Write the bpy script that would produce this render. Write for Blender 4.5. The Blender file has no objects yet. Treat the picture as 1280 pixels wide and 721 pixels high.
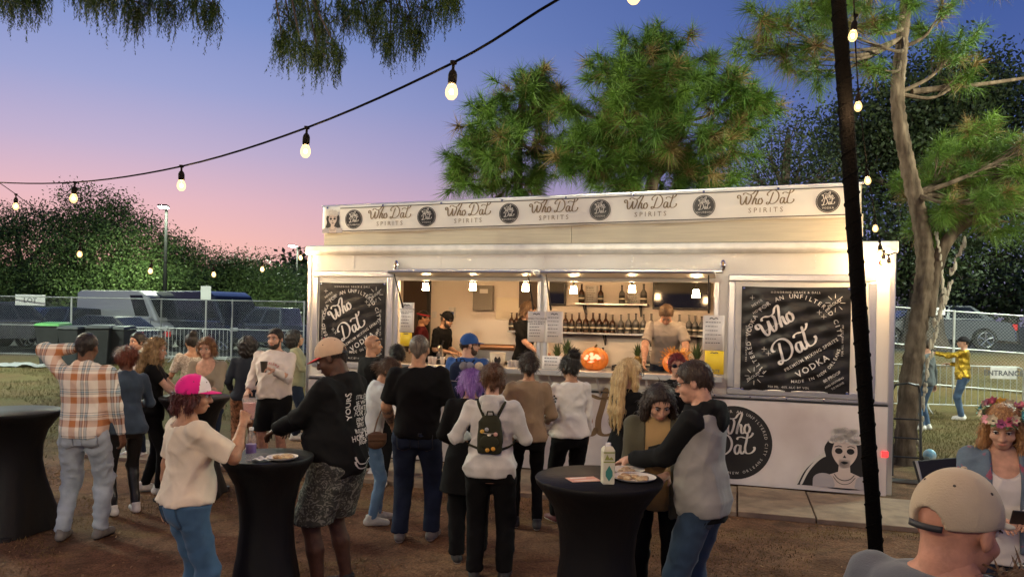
import bpy, bmesh, math, random
import numpy as np
from mathutils import Vector, Matrix, bvhtree

random.seed(7); RNG = np.random.default_rng(7)
PI = math.pi
scene = bpy.context.scene
COL = scene.collection

# ------------------------------------------------------------------ camera
F = 950.0; TH = 0.02; CH = 2.03; HY = 395.0      # focal length in photo pixels, roll, camera height, horizon row
cam_d = bpy.data.cameras.new("camera"); cam = bpy.data.objects.new("camera", cam_d); COL.objects.link(cam)
cam_d.sensor_width = 36.0; cam_d.lens = F / 1280 * 36.0
cam_d.shift_y = (HY - 360.5) / 1280
cam_d.clip_start = 0.05; cam_d.clip_end = 2000
cam.matrix_world = Matrix.Translation((0, 0, CH)) @ Matrix.Rotation(PI / 2, 4, 'X') @ Matrix.Rotation(TH, 4, 'Z')
scene.camera = cam

# ------------------------------------------------------------------ sky at dusk
world = bpy.data.worlds.new("World"); scene.world = world; world.use_nodes = True
nt = world.node_tree; nt.nodes.clear()
def wn(t, **k):
    n = nt.nodes.new(t)
    for a, b in k.items(): setattr(n, a, b)
    return n
def ramp(node, stops, interp='LINEAR'):
    cr = node.color_ramp; cr.interpolation = interp
    while len(cr.elements) > 1: cr.elements.remove(cr.elements[-1])
    cr.elements[0].position = stops[0][0]; cr.elements[0].color = (*stops[0][1], 1)
    for p, c in stops[1:]:
        e = cr.elements.new(p); e.color = (*c, 1)
tc = wn('ShaderNodeTexCoord'); sep = wn('ShaderNodeSeparateXYZ'); nt.links.new(tc.outputs['Generated'], sep.inputs[0])
ra = wn('ShaderNodeValToRGB'); rb = wn('ShaderNodeValToRGB')
ramp(ra, [(0.0, (.30, .16, .16)), (.03, (.90, .48, .38)), (.08, (.95, .52, .46)), (.13, (.80, .49, .54)), (.19, (.54, .44, .62)), (.26, (.34, .37, .64)), (.34, (.21, .29, .60)), (.42, (.14, .22, .53)), (.7, (.05, .09, .28)), (1.0, (.03, .05, .17))])
ramp(rb, [(0.0, (.12, .11, .2)), (.04, (.28, .25, .38)), (.12, (.15, .19, .43)), (.2, (.10, .15, .41)), (.34, (.06, .11, .34)), (.7, (.03, .055, .19)), (1.0, (.02, .035, .12))])
nt.links.new(sep.outputs['Z'], ra.inputs[0]); nt.links.new(sep.outputs['Z'], rb.inputs[0])
SUNSET = math.radians(-30)                       # azimuth of the afterglow, left of the view axis
vn = wn('ShaderNodeVectorMath', operation='MULTIPLY'); vn.inputs[1].default_value = (1, 1, 0)
nt.links.new(tc.outputs['Generated'], vn.inputs[0])
v2 = wn('ShaderNodeVectorMath', operation='NORMALIZE'); nt.links.new(vn.outputs[0], v2.inputs[0])
vd = wn('ShaderNodeVectorMath', operation='DOT_PRODUCT'); nt.links.new(v2.outputs[0], vd.inputs[0])
vd.inputs[1].default_value = (math.sin(SUNSET), math.cos(SUNSET), 0)
mr = wn('ShaderNodeMapRange'); mr.inputs[1].default_value = .45; mr.inputs[2].default_value = 1.0
nt.links.new(vd.outputs['Value'], mr.inputs[0])
pw = wn('ShaderNodeMath', operation='POWER'); pw.inputs[1].default_value = 2.2; nt.links.new(mr.outputs[0], pw.inputs[0])
mx = wn('ShaderNodeMixRGB'); nt.links.new(pw.outputs[0], mx.inputs[0]); nt.links.new(rb.outputs[0], mx.inputs[1]); nt.links.new(ra.outputs[0], mx.inputs[2])
bg = wn('ShaderNodeBackground'); bg.inputs[1].default_value = 0.80; nt.links.new(mx.outputs[0], bg.inputs[0])
wo = wn('ShaderNodeOutputWorld'); nt.links.new(bg.outputs[0], wo.inputs[0])

vs = scene.view_settings; vs.view_transform = 'Standard'; vs.look = 'None'; vs.exposure = 0.35; vs.gamma = 1.0
scene.cycles.use_denoising = True
scene.cycles.max_bounces = 6; scene.cycles.diffuse_bounces = 3; scene.cycles.glossy_bounces = 3
scene.cycles.transmission_bounces = 4; scene.cycles.sample_clamp_indirect = 4.0; scene.cycles.caustics_reflective = False; scene.cycles.caustics_refractive = False

BULB = 7000.0; LED = 1500.0; STREET = 3200.0; FLOOD = 2300.0
# ------------------------------------------------------------------ photo pixel -> place
_c, _s = math.cos(TH), math.sin(TH)
def ray(px, py):
    u = (px - 640) / F; v = (HY - py) / F
    return (u * _c - v * _s, 1.0, u * _s + v * _c)
def at(px, py, Y):
    r = ray(px, py); return Vector((r[0] * Y, Y, CH + r[2] * Y))
def gnd(px, py, z=0.0):
    r = ray(px, py); Y = (z - CH) / r[2]; return Vector((r[0] * Y, Y, z))
# trailer front face: left end TL, right end TR on the ground, local frame (s along, d inward, z up)
TL = Vector((-2.98, 11.10, 0)); TR = Vector((4.47, 8.90, 0)); TLEN = (TR - TL).length
tdir = (TR - TL) / TLEN; tin = Vector((-tdir.y, tdir.x, 0)); TROT = math.atan2(tdir.y, tdir.x)
def face(px, py, d=0.0):
    r = Vector(ray(px, py)); k = (d + TL.dot(tin)) / (r.x * tin.x + tin.y)
    p = Vector((r.x * k, k, 0)) - TL
    return p.dot(tdir), CH + r.z * k
def tw(s, d, z):
    p = TL + tdir * s + tin * d; return Vector((p.x, p.y, z))

# ------------------------------------------------------------------ materials
MATS = {}
def mat(name, col=(.5, .5, .5), rough=.6, metal=0., var=.0, vscale=8., bump=0., bscale=40., emit=None, estr=0., spec=.5, alpha=None, trans=0., col2=None, coord='Object', stretch=None, sheen=0., coat=0., detail=4.):
    if name in MATS: return MATS[name]
    m = bpy.data.materials.new(name); m.use_nodes = True; N = m.node_tree.nodes; Lk = m.node_tree.links
    b = N['Principled BSDF']; b.inputs['Base Color'].default_value = (*col, 1); b.inputs['Roughness'].default_value = rough
    b.inputs['Metallic'].default_value = metal; b.inputs['Specular IOR Level'].default_value = spec
    if sheen: b.inputs['Sheen Weight'].default_value = sheen
    if coat: b.inputs['Coat Weight'].default_value = coat
    if trans: b.inputs['Transmission Weight'].default_value = trans
    if emit: b.inputs['Emission Color'].default_value = (*emit, 1); b.inputs['Emission Strength'].default_value = estr
    if alpha is not None: b.inputs['Alpha'].default_value = alpha
    if var or col2 or bump:
        t = N.new('ShaderNodeTexCoord'); src = t.outputs[coord]
        if stretch:
            mp = N.new('ShaderNodeMapping'); mp.inputs['Scale'].default_value = stretch; Lk.new(src, mp.inputs[0]); src = mp.outputs[0]
    if var or col2:
        nz = N.new('ShaderNodeTexNoise'); nz.inputs['Scale'].default_value = vscale; nz.inputs['Detail'].default_value = detail; Lk.new(src, nz.inputs['Vector'])
        r = N.new('ShaderNodeValToRGB'); c2 = col2 or tuple(min(1, c * (1 + var)) for c in col); c1 = col if col2 else tuple(c * (1 - var) for c in col)
        ramp(r, [(.32, c1), (.68, c2)]); Lk.new(nz.outputs['Fac'], r.inputs[0]); Lk.new(r.outputs[0], b.inputs['Base Color'])
    if bump:
        n2 = N.new('ShaderNodeTexNoise'); n2.inputs['Scale'].default_value = bscale; n2.inputs['Detail'].default_value = 6; Lk.new(src, n2.inputs['Vector'])
        bp = N.new('ShaderNodeBump'); bp.inputs['Strength'].default_value = bump; bp.inputs['Distance'].default_value = .02
        Lk.new(n2.outputs['Fac'], bp.inputs['Height']); Lk.new(bp.outputs[0], b.inputs['Normal'])
    MATS[name] = m
    return m
def emat(name, col, strength):
    if name in MATS: return MATS[name]
    m = bpy.data.materials.new(name); m.use_nodes = True; N = m.node_tree.nodes; N.clear()
    e = N.new('ShaderNodeEmission'); e.inputs[0].default_value = (*col, 1); e.inputs[1].default_value = strength
    o = N.new('ShaderNodeOutputMaterial'); m.node_tree.links.new(e.outputs[0], o.inputs[0]); MATS[name] = m
    return m

# ------------------------------------------------------------------ object helpers
def link(o, parent=None):
    COL.objects.link(o)
    if parent is not None: o.parent = parent
    return o
def tag(o, label=None, cat=None, group=None, kind=None):
    if label: o['label'] = label
    if cat: o['category'] = cat
    if group: o['group'] = group
    if kind: o['kind'] = kind
    return o
def empty(name, loc=(0, 0, 0), rz=0., label=None, cat=None, group=None, parent=None):
    o = bpy.data.objects.new(name, None); o.empty_display_size = .1; link(o, parent)
    o.location = loc; o.rotation_euler = (0, 0, rz)
    return tag(o, label, cat, group)
def copy_tree(o, parent=None):
    c = o.copy(); COL.objects.link(c)
    if parent is not None: c.parent = parent
    for ch in o.children: copy_tree(ch, c)
    return c
def npmesh(name, V, Fq, mats, smooth=True, midx=None):
    """V (n,3) array, Fq list/array of quads or tris (same arity)"""
    me = bpy.data.meshes.new(name); V = np.asarray(V, np.float32); Fq = np.asarray(Fq, np.int32)
    n, k = Fq.shape
    me.vertices.add(len(V)); me.vertices.foreach_set('co', V.ravel())
    me.loops.add(n * k); me.loops.foreach_set('vertex_index', Fq.ravel())
    me.polygons.add(n); me.polygons.foreach_set('loop_start', np.arange(0, n * k, k, dtype=np.int32))
    if smooth: me.polygons.foreach_set('use_smooth', np.ones(n, bool))
    for m in (mats if isinstance(mats, (list, tuple)) else [mats]): me.materials.append(m)
    if midx is not None: me.polygons.foreach_set('material_index', np.asarray(midx, np.int32))
    me.update(calc_edges=True)
    return me
def ortho(d):
    d = Vector(d).normalized(); a = Vector((0, 0, 1)) if abs(d.z) < .9 else Vector((1, 0, 0))
    u = d.cross(a).normalized(); return u, d.cross(u).normalized()
class MB:
    def __init__(s): s.v = []; s.f = []; s.m = []; s.cur = 0
    def add(s, vs, fs):
        o = len(s.v); s.v += [tuple(v) for v in vs]; s.f += [tuple(i + o for i in f) for f in fs]; s.m += [s.cur] * len(fs); return s
    def box(s, x0, x1, y0, y1, z0, z1):
        return s.add([(x0, y0, z0), (x1, y0, z0), (x1, y1, z0), (x0, y1, z0), (x0, y0, z1), (x1, y0, z1), (x1, y1, z1), (x0, y1, z1)],
                     [(0, 3, 2, 1), (4, 5, 6, 7), (0, 1, 5, 4), (1, 2, 6, 5), (2, 3, 7, 6), (3, 0, 4, 7)])
    def tube(s, pts, r, n=8, cap=True, closed=False):
        P = [Vector(p) for p in pts]; k = len(P); R = r if isinstance(r, (list, tuple)) else [r] * k
        vs = []; u = None
        for i, p in enumerate(P):
            a = P[(i - 1) % k] if (closed or i > 0) else p; b = P[(i + 1) % k] if (closed or i < k - 1) else p
            d = (b - a).normalized()
            if u is None: u, w = ortho(d)
            else:
                u = (u - d * u.dot(d)); u = u.normalized() if u.length > 1e-6 else ortho(d)[0]
            w = d.cross(u)
            vs += [p + (u * math.cos(2 * PI * j / n) + w * math.sin(2 * PI * j / n)) * R[i] for j in range(n)]
        fs = []
        for i in range(k if closed else k - 1):
            for j in range(n):
                a = i * n + j; b = i * n + (j + 1) % n; i2 = (i + 1) % k
                fs.append((a, b, i2 * n + (j + 1) % n, i2 * n + j))
        if cap and not closed: fs += [tuple(range(n - 1, -1, -1)), tuple((k - 1) * n + j for j in range(n))]
        return s.add(vs, fs)
    def lathe(s, prof, n=24, c=(0, 0, 0), axis='Z', wob=None):
        vs = []; fs = []
        for r, z in prof:
            for j in range(n):
                a = 2 * PI * j / n; rr = r * (wob(a, z) if wob else 1)
                p = (rr * math.cos(a), rr * math.sin(a), z)
                if axis == 'Y': p = (p[0], p[2], p[1])
                if axis == 'X': p = (p[2], p[0], p[1])
                vs.append((p[0] + c[0], p[1] + c[1], p[2] + c[2]))
        for i in range(len(prof) - 1):
            for j in range(n):
                fs.append((i * n + j, i * n + (j + 1) % n, (i + 1) * n + (j + 1) % n, (i + 1) * n + j))
        if prof[0][0] > 1e-5: fs.append(tuple(range(n - 1, -1, -1)))
        if prof[-1][0] > 1e-5: fs.append(tuple((len(prof) - 1) * n + j for j in range(n)))
        return s.add(vs, fs)
    def ball(s, c, r, n=12, m=8, sc=(1, 1, 1)):
        vs = []; fs = []
        for i in range(m + 1):
            t = PI * i / m
            for j in range(n):
                a = 2 * PI * j / n
                vs.append((c[0] + r * sc[0] * math.sin(t) * math.cos(a), c[1] + r * sc[1] * math.sin(t) * math.sin(a), c[2] + r * sc[2] * math.cos(t)))
        for i in range(m):
            for j in range(n): fs.append((i * n + j, (i + 1) * n + j, (i + 1) * n + (j + 1) % n, i * n + (j + 1) % n))
        return s.add(vs, fs)
    def prism(s, poly, y0, y1):
        """polygon in (x,z), extruded from y0 to y1"""
        k = len(poly); vs = [(x, y0, z) for x, z in poly] + [(x, y1, z) for x, z in poly]
        fs = [tuple(range(k)), tuple(range(2 * k - 1, k - 1, -1))] + [(i + k, (i + 1) % k + k, (i + 1) % k, i) for i in range(k)]
        return s.add(vs, fs)
    def mesh(s, name, mats, smooth=False):
        me = bpy.data.meshes.new(name); me.from_pydata(s.v, [], s.f)
        for m in (mats if isinstance(mats, (list, tuple)) else [mats]): me.materials.append(m)
        if any(s.m): me.polygons.foreach_set('material_index', s.m)
        if smooth: me.polygons.foreach_set('use_smooth', [True] * len(me.polygons))
        bm = bmesh.new(); bm.from_mesh(me); bmesh.ops.remove_doubles(bm, verts=bm.verts, dist=1e-5); bmesh.ops.recalc_face_normals(bm, faces=bm.faces); bm.to_mesh(me); bm.free()
        return me
    def build(s, name, mats, parent=None, smooth=False, loc=None, rz=None, bevel=0., sharp=40):
        me = s.mesh(name, mats, smooth)
        if smooth and sharp:
            bm = bmesh.new(); bm.from_mesh(me); lim = math.radians(sharp)
            for e in bm.edges:
                if len(e.link_faces) == 2 and e.calc_face_angle(0) > lim: e.smooth = False
            bm.to_mesh(me); bm.free()
        o = bpy.data.objects.new(name, me); link(o, parent)
        if loc is not None: o.location = loc
        if rz is not None: o.rotation_euler = (0, 0, rz)
        if bevel:
            bv = o.modifiers.new('bevel', 'BEVEL'); bv.width = bevel; bv.segments = 2; bv.limit_method = 'ANGLE'
        return o
def bx(name, m, parent, *a, bevel=0., **k): return MB().box(*a).build(name, m, parent, bevel=bevel, **k)
def sstep(a, b, x):
    t = np.clip((x - a) / (b - a), 0, 1); return t * t * (3 - 2 * t)

# ------------------------------------------------------------------ lettering
_tc = {}
def glyphs(txt, size=1.0, ax='CENTER', spacing=1.0, bold=0.):
    """flat text as (verts 2d, faces)"""
    key = (txt, ax, spacing, bold)
    if key not in _tc:
        cu = bpy.data.curves.new('t', 'FONT'); cu.body = txt; cu.align_x = ax; cu.size = 1.0; cu.resolution_u = 2; cu.space_character = spacing; cu.offset = bold
        ob = bpy.data.objects.new('t', cu); me = ob.to_mesh()
        _tc[key] = ([(v.co.x, v.co.y) for v in me.vertices], [tuple(p.vertices) for p in me.polygons])
        ob.to_mesh_clear(); bpy.data.objects.remove(ob); bpy.data.curves.remove(cu)
    v, f = _tc[key]
    return [(x * size, y * size) for x, y in v], f
def catmull(P, n=7):
    P = [Vector((p[0], p[1], 0)) for p in P]; out = []
    Q = [P[0] * 2 - P[1]] + P + [P[-1] * 2 - P[-2]]
    for i in range(1, len(Q) - 2):
        for j in range(n):
            t = j / n; a, b, c, d = Q[i - 1:i + 3]
            out.append(.5 * ((2 * b) + (c - a) * t + (2 * a - 5 * b + 4 * c - d) * t * t + (3 * b - a - 3 * c + d) * t ** 3))
    out.append(P[-1]); return out
WHO = [[(.13, .52), (.05, .5), (.0, .6), (.05, .72), (.15, .7), (.2, .55), (.19, .3), (.21, .1), (.28, .01), (.38, .1), (.5, .34), (.58, .6), (.56, .4), (.54, .18), (.58, .03), (.68, .06), (.8, .3), (.88, .58), (.84, .72)],
       [(.36, .74), (.42, .85), (.56, .86), (.74, .76), (.95, .78), (1.1, .95), (1.24, 1.02), (1.28, .94), (1.2, .74), (1.08, .5), (.98, .22), (.93, .0)],
       [(.95, .08), (1.02, .3), (1.12, .44), (1.19, .4), (1.16, .2), (1.17, .04), (1.25, .02), (1.33, .12)],
       [(1.52, .4), (1.42, .42), (1.33, .26), (1.33, .08), (1.42, .0), (1.53, .08), (1.58, .26), (1.52, .4), (1.56, .46)]]
DAT = [[(.48, .86), (.38, .6), (.28, .3), (.2, .08), (.08, -.03), (.0, .04), (.04, .13), (.16, .1), (.32, .01), (.54, .04), (.76, .24), (.86, .55), (.78, .85), (.56, 1.0), (.28, .96), (.08, .8), (.06, .66), (.15, .62)],
       [(1.22, .4), (1.1, .44), (.98, .3), (.96, .1), (1.04, .0), (1.16, .12), (1.26, .42), (1.22, .16), (1.26, .01), (1.34, .03), (1.42, .14)],
       [(1.66, .98), (1.56, .62), (1.46, .3), (1.46, .08), (1.56, .0), (1.74, .03), (1.88, .16), (1.9, .28), (1.83, .27)],
       [(1.12, .7), (1.18, .8), (1.34, .82), (1.52, .76), (1.72, .78), (1.86, .9), (1.9, 1.0)]]
def script(strokes, w0=.035, w1=.1):
    """pen strokes -> flat ribbon (verts 2d, faces); thick on the down strokes"""
    V = []; Fc = []
    for st in strokes:
        P = catmull(st); o = len(V); k = len(P)
        for i, p in enumerate(P):
            d = (P[min(i + 1, k - 1)] - P[max(i - 1, 0)]).normalized(); nn = Vector((-d.y, d.x, 0))
            w = (w0 + (w1 - w0) * max(0, abs(d.y)) ** 1.4) * (.6 if i in (0, k - 1) else 1) / 2
            V += [(p.x + nn.x * w, p.y + nn.y * w), (p.x - nn.x * w, p.y - nn.y * w)]
        Fc += [(o + 2 * i, o + 2 * i + 1, o + 2 * i + 3, o + 2 * i + 2) for i in range(k - 1)]
    return V, Fc
class Print:
    """flat shapes on a plane (x,z); each shape a thin slab laid y in front (negative y = towards viewer)"""
    def __init__(s): s.mb = MB()
    def put(s, gf, x, z, sc=1., rot=0., y=0., kx=1.):
        V, Fc = gf; c, sn = math.cos(rot), math.sin(rot)
        s.mb.add([(x + (a * kx * c - b * sn) * sc, y, z + (a * kx * sn + b * c) * sc) for a, b in V], [f for f in Fc]); return s
    def text(s, t, x, z, size, rot=0., y=0., ax='CENTER', spacing=1., bold=0.): return s.put(glyphs(t, size, ax, spacing, bold), x, z, 1, rot, y)
    def arc(s, t, x, z, r, a0, a1, size, y=0., inside=False, bold=0.):
        n = len(t)
        for i, ch in enumerate(t):
            if ch == ' ': continue
            a = a0 + (a1 - a0) * (i + .5) / n
            s.put(glyphs(ch, size, 'CENTER', 1., bold), x + r * math.cos(a), z + r * math.sin(a), 1, a - PI / 2 + (PI if inside else 0), y)
        return s
    def poly(s, pts, y=0.): s.mb.add([(a, y, b) for a, b in pts], [tuple(range(len(pts)))]); return s
    def disc(s, x, z, rx, rz=None, y=0., n=28): return s.poly([(x + rx * math.cos(2 * PI * i / n), z + (rz or rx) * math.sin(2 * PI * i / n)) for i in range(n)], y)
    def line(s, pts, w, y=0.):
        V, Fc = script([pts], w, w); s.mb.add([(a, y, b) for a, b in V], Fc); return s
    def build(s, name, m, parent):
        o = s.mb.build(name, m, parent)
        if name.endswith(('lettering', 'print', 'outline', 'stripe', 'line')): o['kind'] = 'stuff'
        return o
# ================================================================== ground, pavement
def gh(x, y):
    x = np.asarray(x, float); y = np.asarray(y, float)
    left = .32 * sstep(12, 23, y) * (1 - sstep(-6, -1, x))
    right = 1.25 * sstep(17.8, 21.5, y) * sstep(4, 8, x)
    mid = .32 * sstep(14, 24, y) * sstep(-6, -1, x) * (1 - sstep(4, 8, x))
    return left + right + mid
def vnoise(x, y, sc, seed=0):
    r = np.random.default_rng(seed); out = np.zeros_like(x)
    for k in range(7):
        a = r.uniform(0, 2 * PI); f = sc * r.uniform(.5, 2.0); out += np.sin((x * math.cos(a) + y * math.sin(a)) * f + r.uniform(0, 6) + 1.3 * np.sin(f * .6 * (y * math.cos(a) - x * math.sin(a))))
    return out / 4
def axis(lo, hi, dense, step):
    a = [lo]; d0, d1 = dense
    left = []; x = d0; st = step
    while x > lo: left.append(x); st *= 1.13; x -= st
    right = []; x = d1; st = step
    while x < hi: right.append(x); st *= 1.13; x += st
    return np.array([lo] + left[::-1] + list(np.arange(d0 + step, d1, step)) + right + [hi])
gx = axis(-600, 600, (-7, 8), .16); gy = axis(-120, 900, (2, 17), .16)
GX, GY = np.meshgrid(gx, gy, indexing='ij')
near = (1 - sstep(14, 24, np.hypot(GX, GY - 8)))
GZ = gh(GX, GY) + near * (.012 * vnoise(GX, GY, 2.2, 3) + .008 * vnoise(GX, GY, 6.5, 4))
def on_trailer_strip(X, Y):
    d = (X - TL.x) * tin.x + (Y - TL.y) * tin.y; s = (X - TL.x) * tdir.x + (Y - TL.y) * tdir.y
    return s, d
SS, DD = on_trailer_strip(GX, GY)
flat = sstep(-1.9, -1.45, DD) * (1 - sstep(2.6, 3.2, DD)) * sstep(-4, -3, SS) * (1 - sstep(10, 11, SS))
GZ = GZ * (1 - flat) - .035 * flat
def ground_z(x, y):
    x = np.asarray(x, float); y = np.asarray(y, float)
    n = 1 - sstep(14, 24, np.hypot(x, y - 8)); z = gh(x, y) + n * (.012 * vnoise(x, y, 2.2, 3) + .008 * vnoise(x, y, 6.5, 4))
    s, d = on_trailer_strip(x, y); f = sstep(-1.9, -1.45, d) * (1 - sstep(2.6, 3.2, d)) * sstep(-4, -3, s) * (1 - sstep(10, 11, s))
    return z * (1 - f) - .035 * f
V = np.stack([GX, GY, GZ], -1).reshape(-1, 3); nx, ny = GX.shape
I = np.arange(nx * ny).reshape(nx, ny)
Q = np.stack([I[:-1, :-1], I[1:, :-1], I[1:, 1:], I[:-1, 1:]], -1).reshape(-1, 4)
lawn = np.maximum(sstep(9.5, 12.5, GY) * (1 - sstep(-5.5, -3.0, GX)), sstep(5.2, 6.2, GX) * sstep(8.6, 10.2, GY))
lawn = lawn * (1 - sstep(26, 27.5, GY) * (1 - sstep(0, 2, GX)))
asph = np.maximum(sstep(26, 27.5, GY) * (1 - sstep(0, 2, GX)), sstep(21.3, 22, GY) * sstep(2, 5, GX))
def lawn_at(x, y): return np.maximum(sstep(9.5, 12.5, y) * (1 - sstep(-5.5, -3.0, x)), sstep(5.2, 6.2, x) * sstep(8.6, 10.2, y))
gm = bpy.data.materials.new('earth_and_grass'); gm.use_nodes = True
N = gm.node_tree.nodes; Lk = gm.node_tree.links; b = N['Principled BSDF']; b.inputs['Roughness'].default_value = .95; b.inputs['Specular IOR Level'].default_value = .15
t = N.new('ShaderNodeTexCoord')
def noise(sc, det=5., dist=0., stretch=None):
    n = N.new('ShaderNodeTexNoise'); n.inputs['Scale'].default_value = sc; n.inputs['Detail'].default_value = det; n.inputs['Distortion'].default_value = dist
    src = t.outputs['Object']
    if stretch:
        mp = N.new('ShaderNodeMapping'); mp.inputs['Scale'].default_value = stretch; Lk.new(src, mp.inputs[0]); src = mp.outputs[0]
    Lk.new(src, n.inputs['Vector']); return n.outputs['Fac']
def cr(fac, stops):
    r = N.new('ShaderNodeValToRGB'); ramp(r, stops); Lk.new(fac, r.inputs[0]); return r.outputs[0]
def mix(f, a, c, mode='MIX'):
    m = N.new('ShaderNodeMixRGB'); m.blend_type = mode
    for i, v in ((0, f), (1, a), (2, c)):
        if isinstance(v, (int, float)): m.inputs[i].default_value = v
        else: Lk.new(v, m.inputs[i])
    return m.outputs[0]
soil = cr(noise(1.1, 8), [(.3, (.105, .053, .031)), (.5, (.17, .093, .055)), (.72, (.25, .148, .087))])
chips = cr(noise(55, 3, .6), [(.35, (.6, .6, .6)), (.55, (1, 1, 1)), (.75, (1.3, 1.2, 1.1))])
soil = mix(1., soil, chips, 'MULTIPLY')
scuff = cr(noise(3.2, 6, 1.5), [(.34, (.62, .60, .58)), (.5, (1, 1, 1)), (.7, (1.2, 1.16, 1.1))])
soil = mix(1., soil, scuff, 'MULTIPLY')
straw = cr(noise(70, 4, 1.0), [(.3, (.09, .055, .025)), (.7, (.27, .18, .085))])
sm = cr(noise(.75, 6, .8, (1, 2.2, 1)), [(.54, (0, 0, 0)), (.64, (.7, .7, .7))])
base = mix(sm, soil, straw)
green = cr(noise(40, 5, .5), [(.3, (.06, .055, .02)), (.55, (.13, .11, .045)), (.75, (.22, .175, .085))])
gp = cr(noise(.9, 4), [(.35, (.45, .45, .45)), (.65, (1, 1, 1))])
a1 = N.new('ShaderNodeAttribute'); a1.attribute_name = 'lawn'; a2 = N.new('ShaderNodeAttribute'); a2.attribute_name = 'asphalt'
lm = mix(1., a1.outputs['Color'], gp, 'MULTIPLY')
base = mix(lm, base, green)
tar = cr(noise(30, 6), [(.3, (.03, .03, .032)), (.7, (.065, .062, .06))])
base = mix(a2.outputs['Color'], base, tar)
Lk.new(base, b.inputs['Base Color'])
bp = N.new('ShaderNodeBump'); bp.inputs['Strength'].default_value = .9; bp.inputs['Distance'].default_value = .03
Lk.new(noise(26, 8, .5), bp.inputs['Height']); Lk.new(bp.outputs[0], b.inputs['Normal'])
me = npmesh('ground', V, Q, gm, smooth=True)
for nm, arr in (('lawn', lawn), ('asphalt', asph)):
    at_ = me.attributes.new(nm, 'FLOAT_COLOR', 'POINT'); c4 = np.ones((nx * ny, 4), np.float32); c4[:, :3] = arr.reshape(-1, 1); at_.data.foreach_set('color', c4.ravel())
ground = link(bpy.data.objects.new('ground', me)); tag(ground, 'brown trodden earth with straw and patchy dry grass', 'ground', kind='structure')

# concrete pavement of separate slabs along the trailer front
conc = mat('concrete', (.27, .20, .14), .9, var=.25, vscale=5, bump=.25, bscale=60)
pav = empty('pavement', TL, TROT, 'tan concrete pavement slabs running along the trailer front', 'pavement'); tag(pav, kind='structure')
edges = [-3.0, -1.5, 0.02, 1.53, 3.02, 4.55, 6.05, 6.83, 8.35, 9.9]
for i in range(len(edges) - 1):
    sl = bx('slab', conc, pav, edges[i] + .008, edges[i + 1] - .008, -1.42 + random.uniform(-.008, .008), -.12, -.10, .018 + random.uniform(-.006, .006), bevel=.008)

# grass blades on the lawns, straw and dry leaves on the earth
def blades(n, xr, yr, h, w, keep, m, name, label, cat, seed):
    r = np.random.default_rng(seed); X = r.uniform(*xr, n); Y = r.uniform(*yr, n); k = keep(X, Y, r); X = X[k]; Y = Y[k]; n = len(X)
    Z = ground_z(X, Y); a = r.uniform(0, 2 * PI, n); hh = h * r.uniform(.4, 1.2, n); lx = r.normal(0, .45, n) * hh; ly = r.normal(0, .45, n) * hh
    dx = np.cos(a) * w / 2; dy = np.sin(a) * w / 2
    P = np.stack([np.stack([X - dx, Y - dy, Z - .004], -1), np.stack([X + dx, Y + dy, Z - .004], -1), np.stack([X + lx, Y + ly, Z + hh], -1)], 1).reshape(-1, 3)
    o = link(bpy.data.objects.new(name, npmesh(name, P, np.arange(3 * n).reshape(-1, 3), m, smooth=False))); tag(o, label, cat, kind='stuff'); return o
gmat = mat('grass_blade', (.085, .085, .03), .8, col2=(.23, .18, .085), vscale=3, spec=.2)
smat = mat('straw_blade', (.11, .07, .035), .85, col2=(.26, .18, .08), vscale=2, spec=.15)
def not_trailer(X, Y):
    s, d = on_trailer_strip(X, Y); return ~((s > -3.1) & (s < 10) & (d > -1.46) & (d < 2.6))
blades(60000, (-14, -2.6), (9.5, 26), .07, .012, lambda X, Y, r: (r.uniform(0, 1, len(X)) < lawn_at(X, Y)) & not_trailer(X, Y) & (vnoise(X, Y, 1.2, 9) > -.5), gmat, 'grass', 'short patchy lawn in front of the car park fence', 'grass', 1)
blades(45000, (5.0, 14), (8.6, 18), .07, .011, lambda X, Y, r: (r.uniform(0, 1, len(X)) < lawn_at(X, Y)) & not_trailer(X, Y) & (vnoise(X, Y, 1.2, 9) > -.6), gmat, 'grass', 'lamp-lit lawn around the leaning pine trunk', 'grass', 2)
blades(70000, (-6, 6), (3.2, 10.5), .028, .008, lambda X, Y, r: not_trailer(X, Y) & (vnoise(X, Y, 1.5, 11) > .1), smat, 'straw', 'thin straw and dry grass scattered on the trodden earth', 'straw', 3)

# fallen leaves, bark chips and twigs
def litter(n, seed, m, name, label, size, flat):
    r = np.random.default_rng(seed); X = r.uniform(-6.5, 6, n); Y = r.uniform(3.0, 10.8, n); k = not_trailer(X, Y) & (vnoise(X, Y, 1.1, seed + 3) > -.35); X, Y = X[k], Y[k]; n = len(X); Z = ground_z(X, Y) + .006
    a = r.uniform(0, 2 * PI, n); L = size * r.uniform(.5, 1.5, n); W = L * flat; u = np.stack([np.cos(a), np.sin(a), r.normal(0, .25, n)], -1); v = np.stack([-np.sin(a), np.cos(a), r.normal(0, .25, n)], -1); C = np.stack([X, Y, Z], -1)
    P = np.stack([C - u * L[:, None], C - v * W[:, None], C + u * L[:, None], C + v * W[:, None]], 1).reshape(-1, 3); o = link(bpy.data.objects.new(name, npmesh(name, P, np.arange(4 * n).reshape(-1, 4), m, smooth=False))); tag(o, label, 'leaf litter', kind='stuff')
litter(3500, 21, mat('dry_leaf', (.12, .06, .025), .8, col2=(.36, .22, .10), vscale=3), 'leaf_litter', 'dry leaves and bark chips strewn over the trodden earth', .016, .5)
litter(6000, 22, mat('pine_straw', (.14, .07, .03), .8, col2=(.34, .2, .09), vscale=3), 'pine_straw', 'fallen pine needles strewn over the trodden earth', .05, .03)
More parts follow.
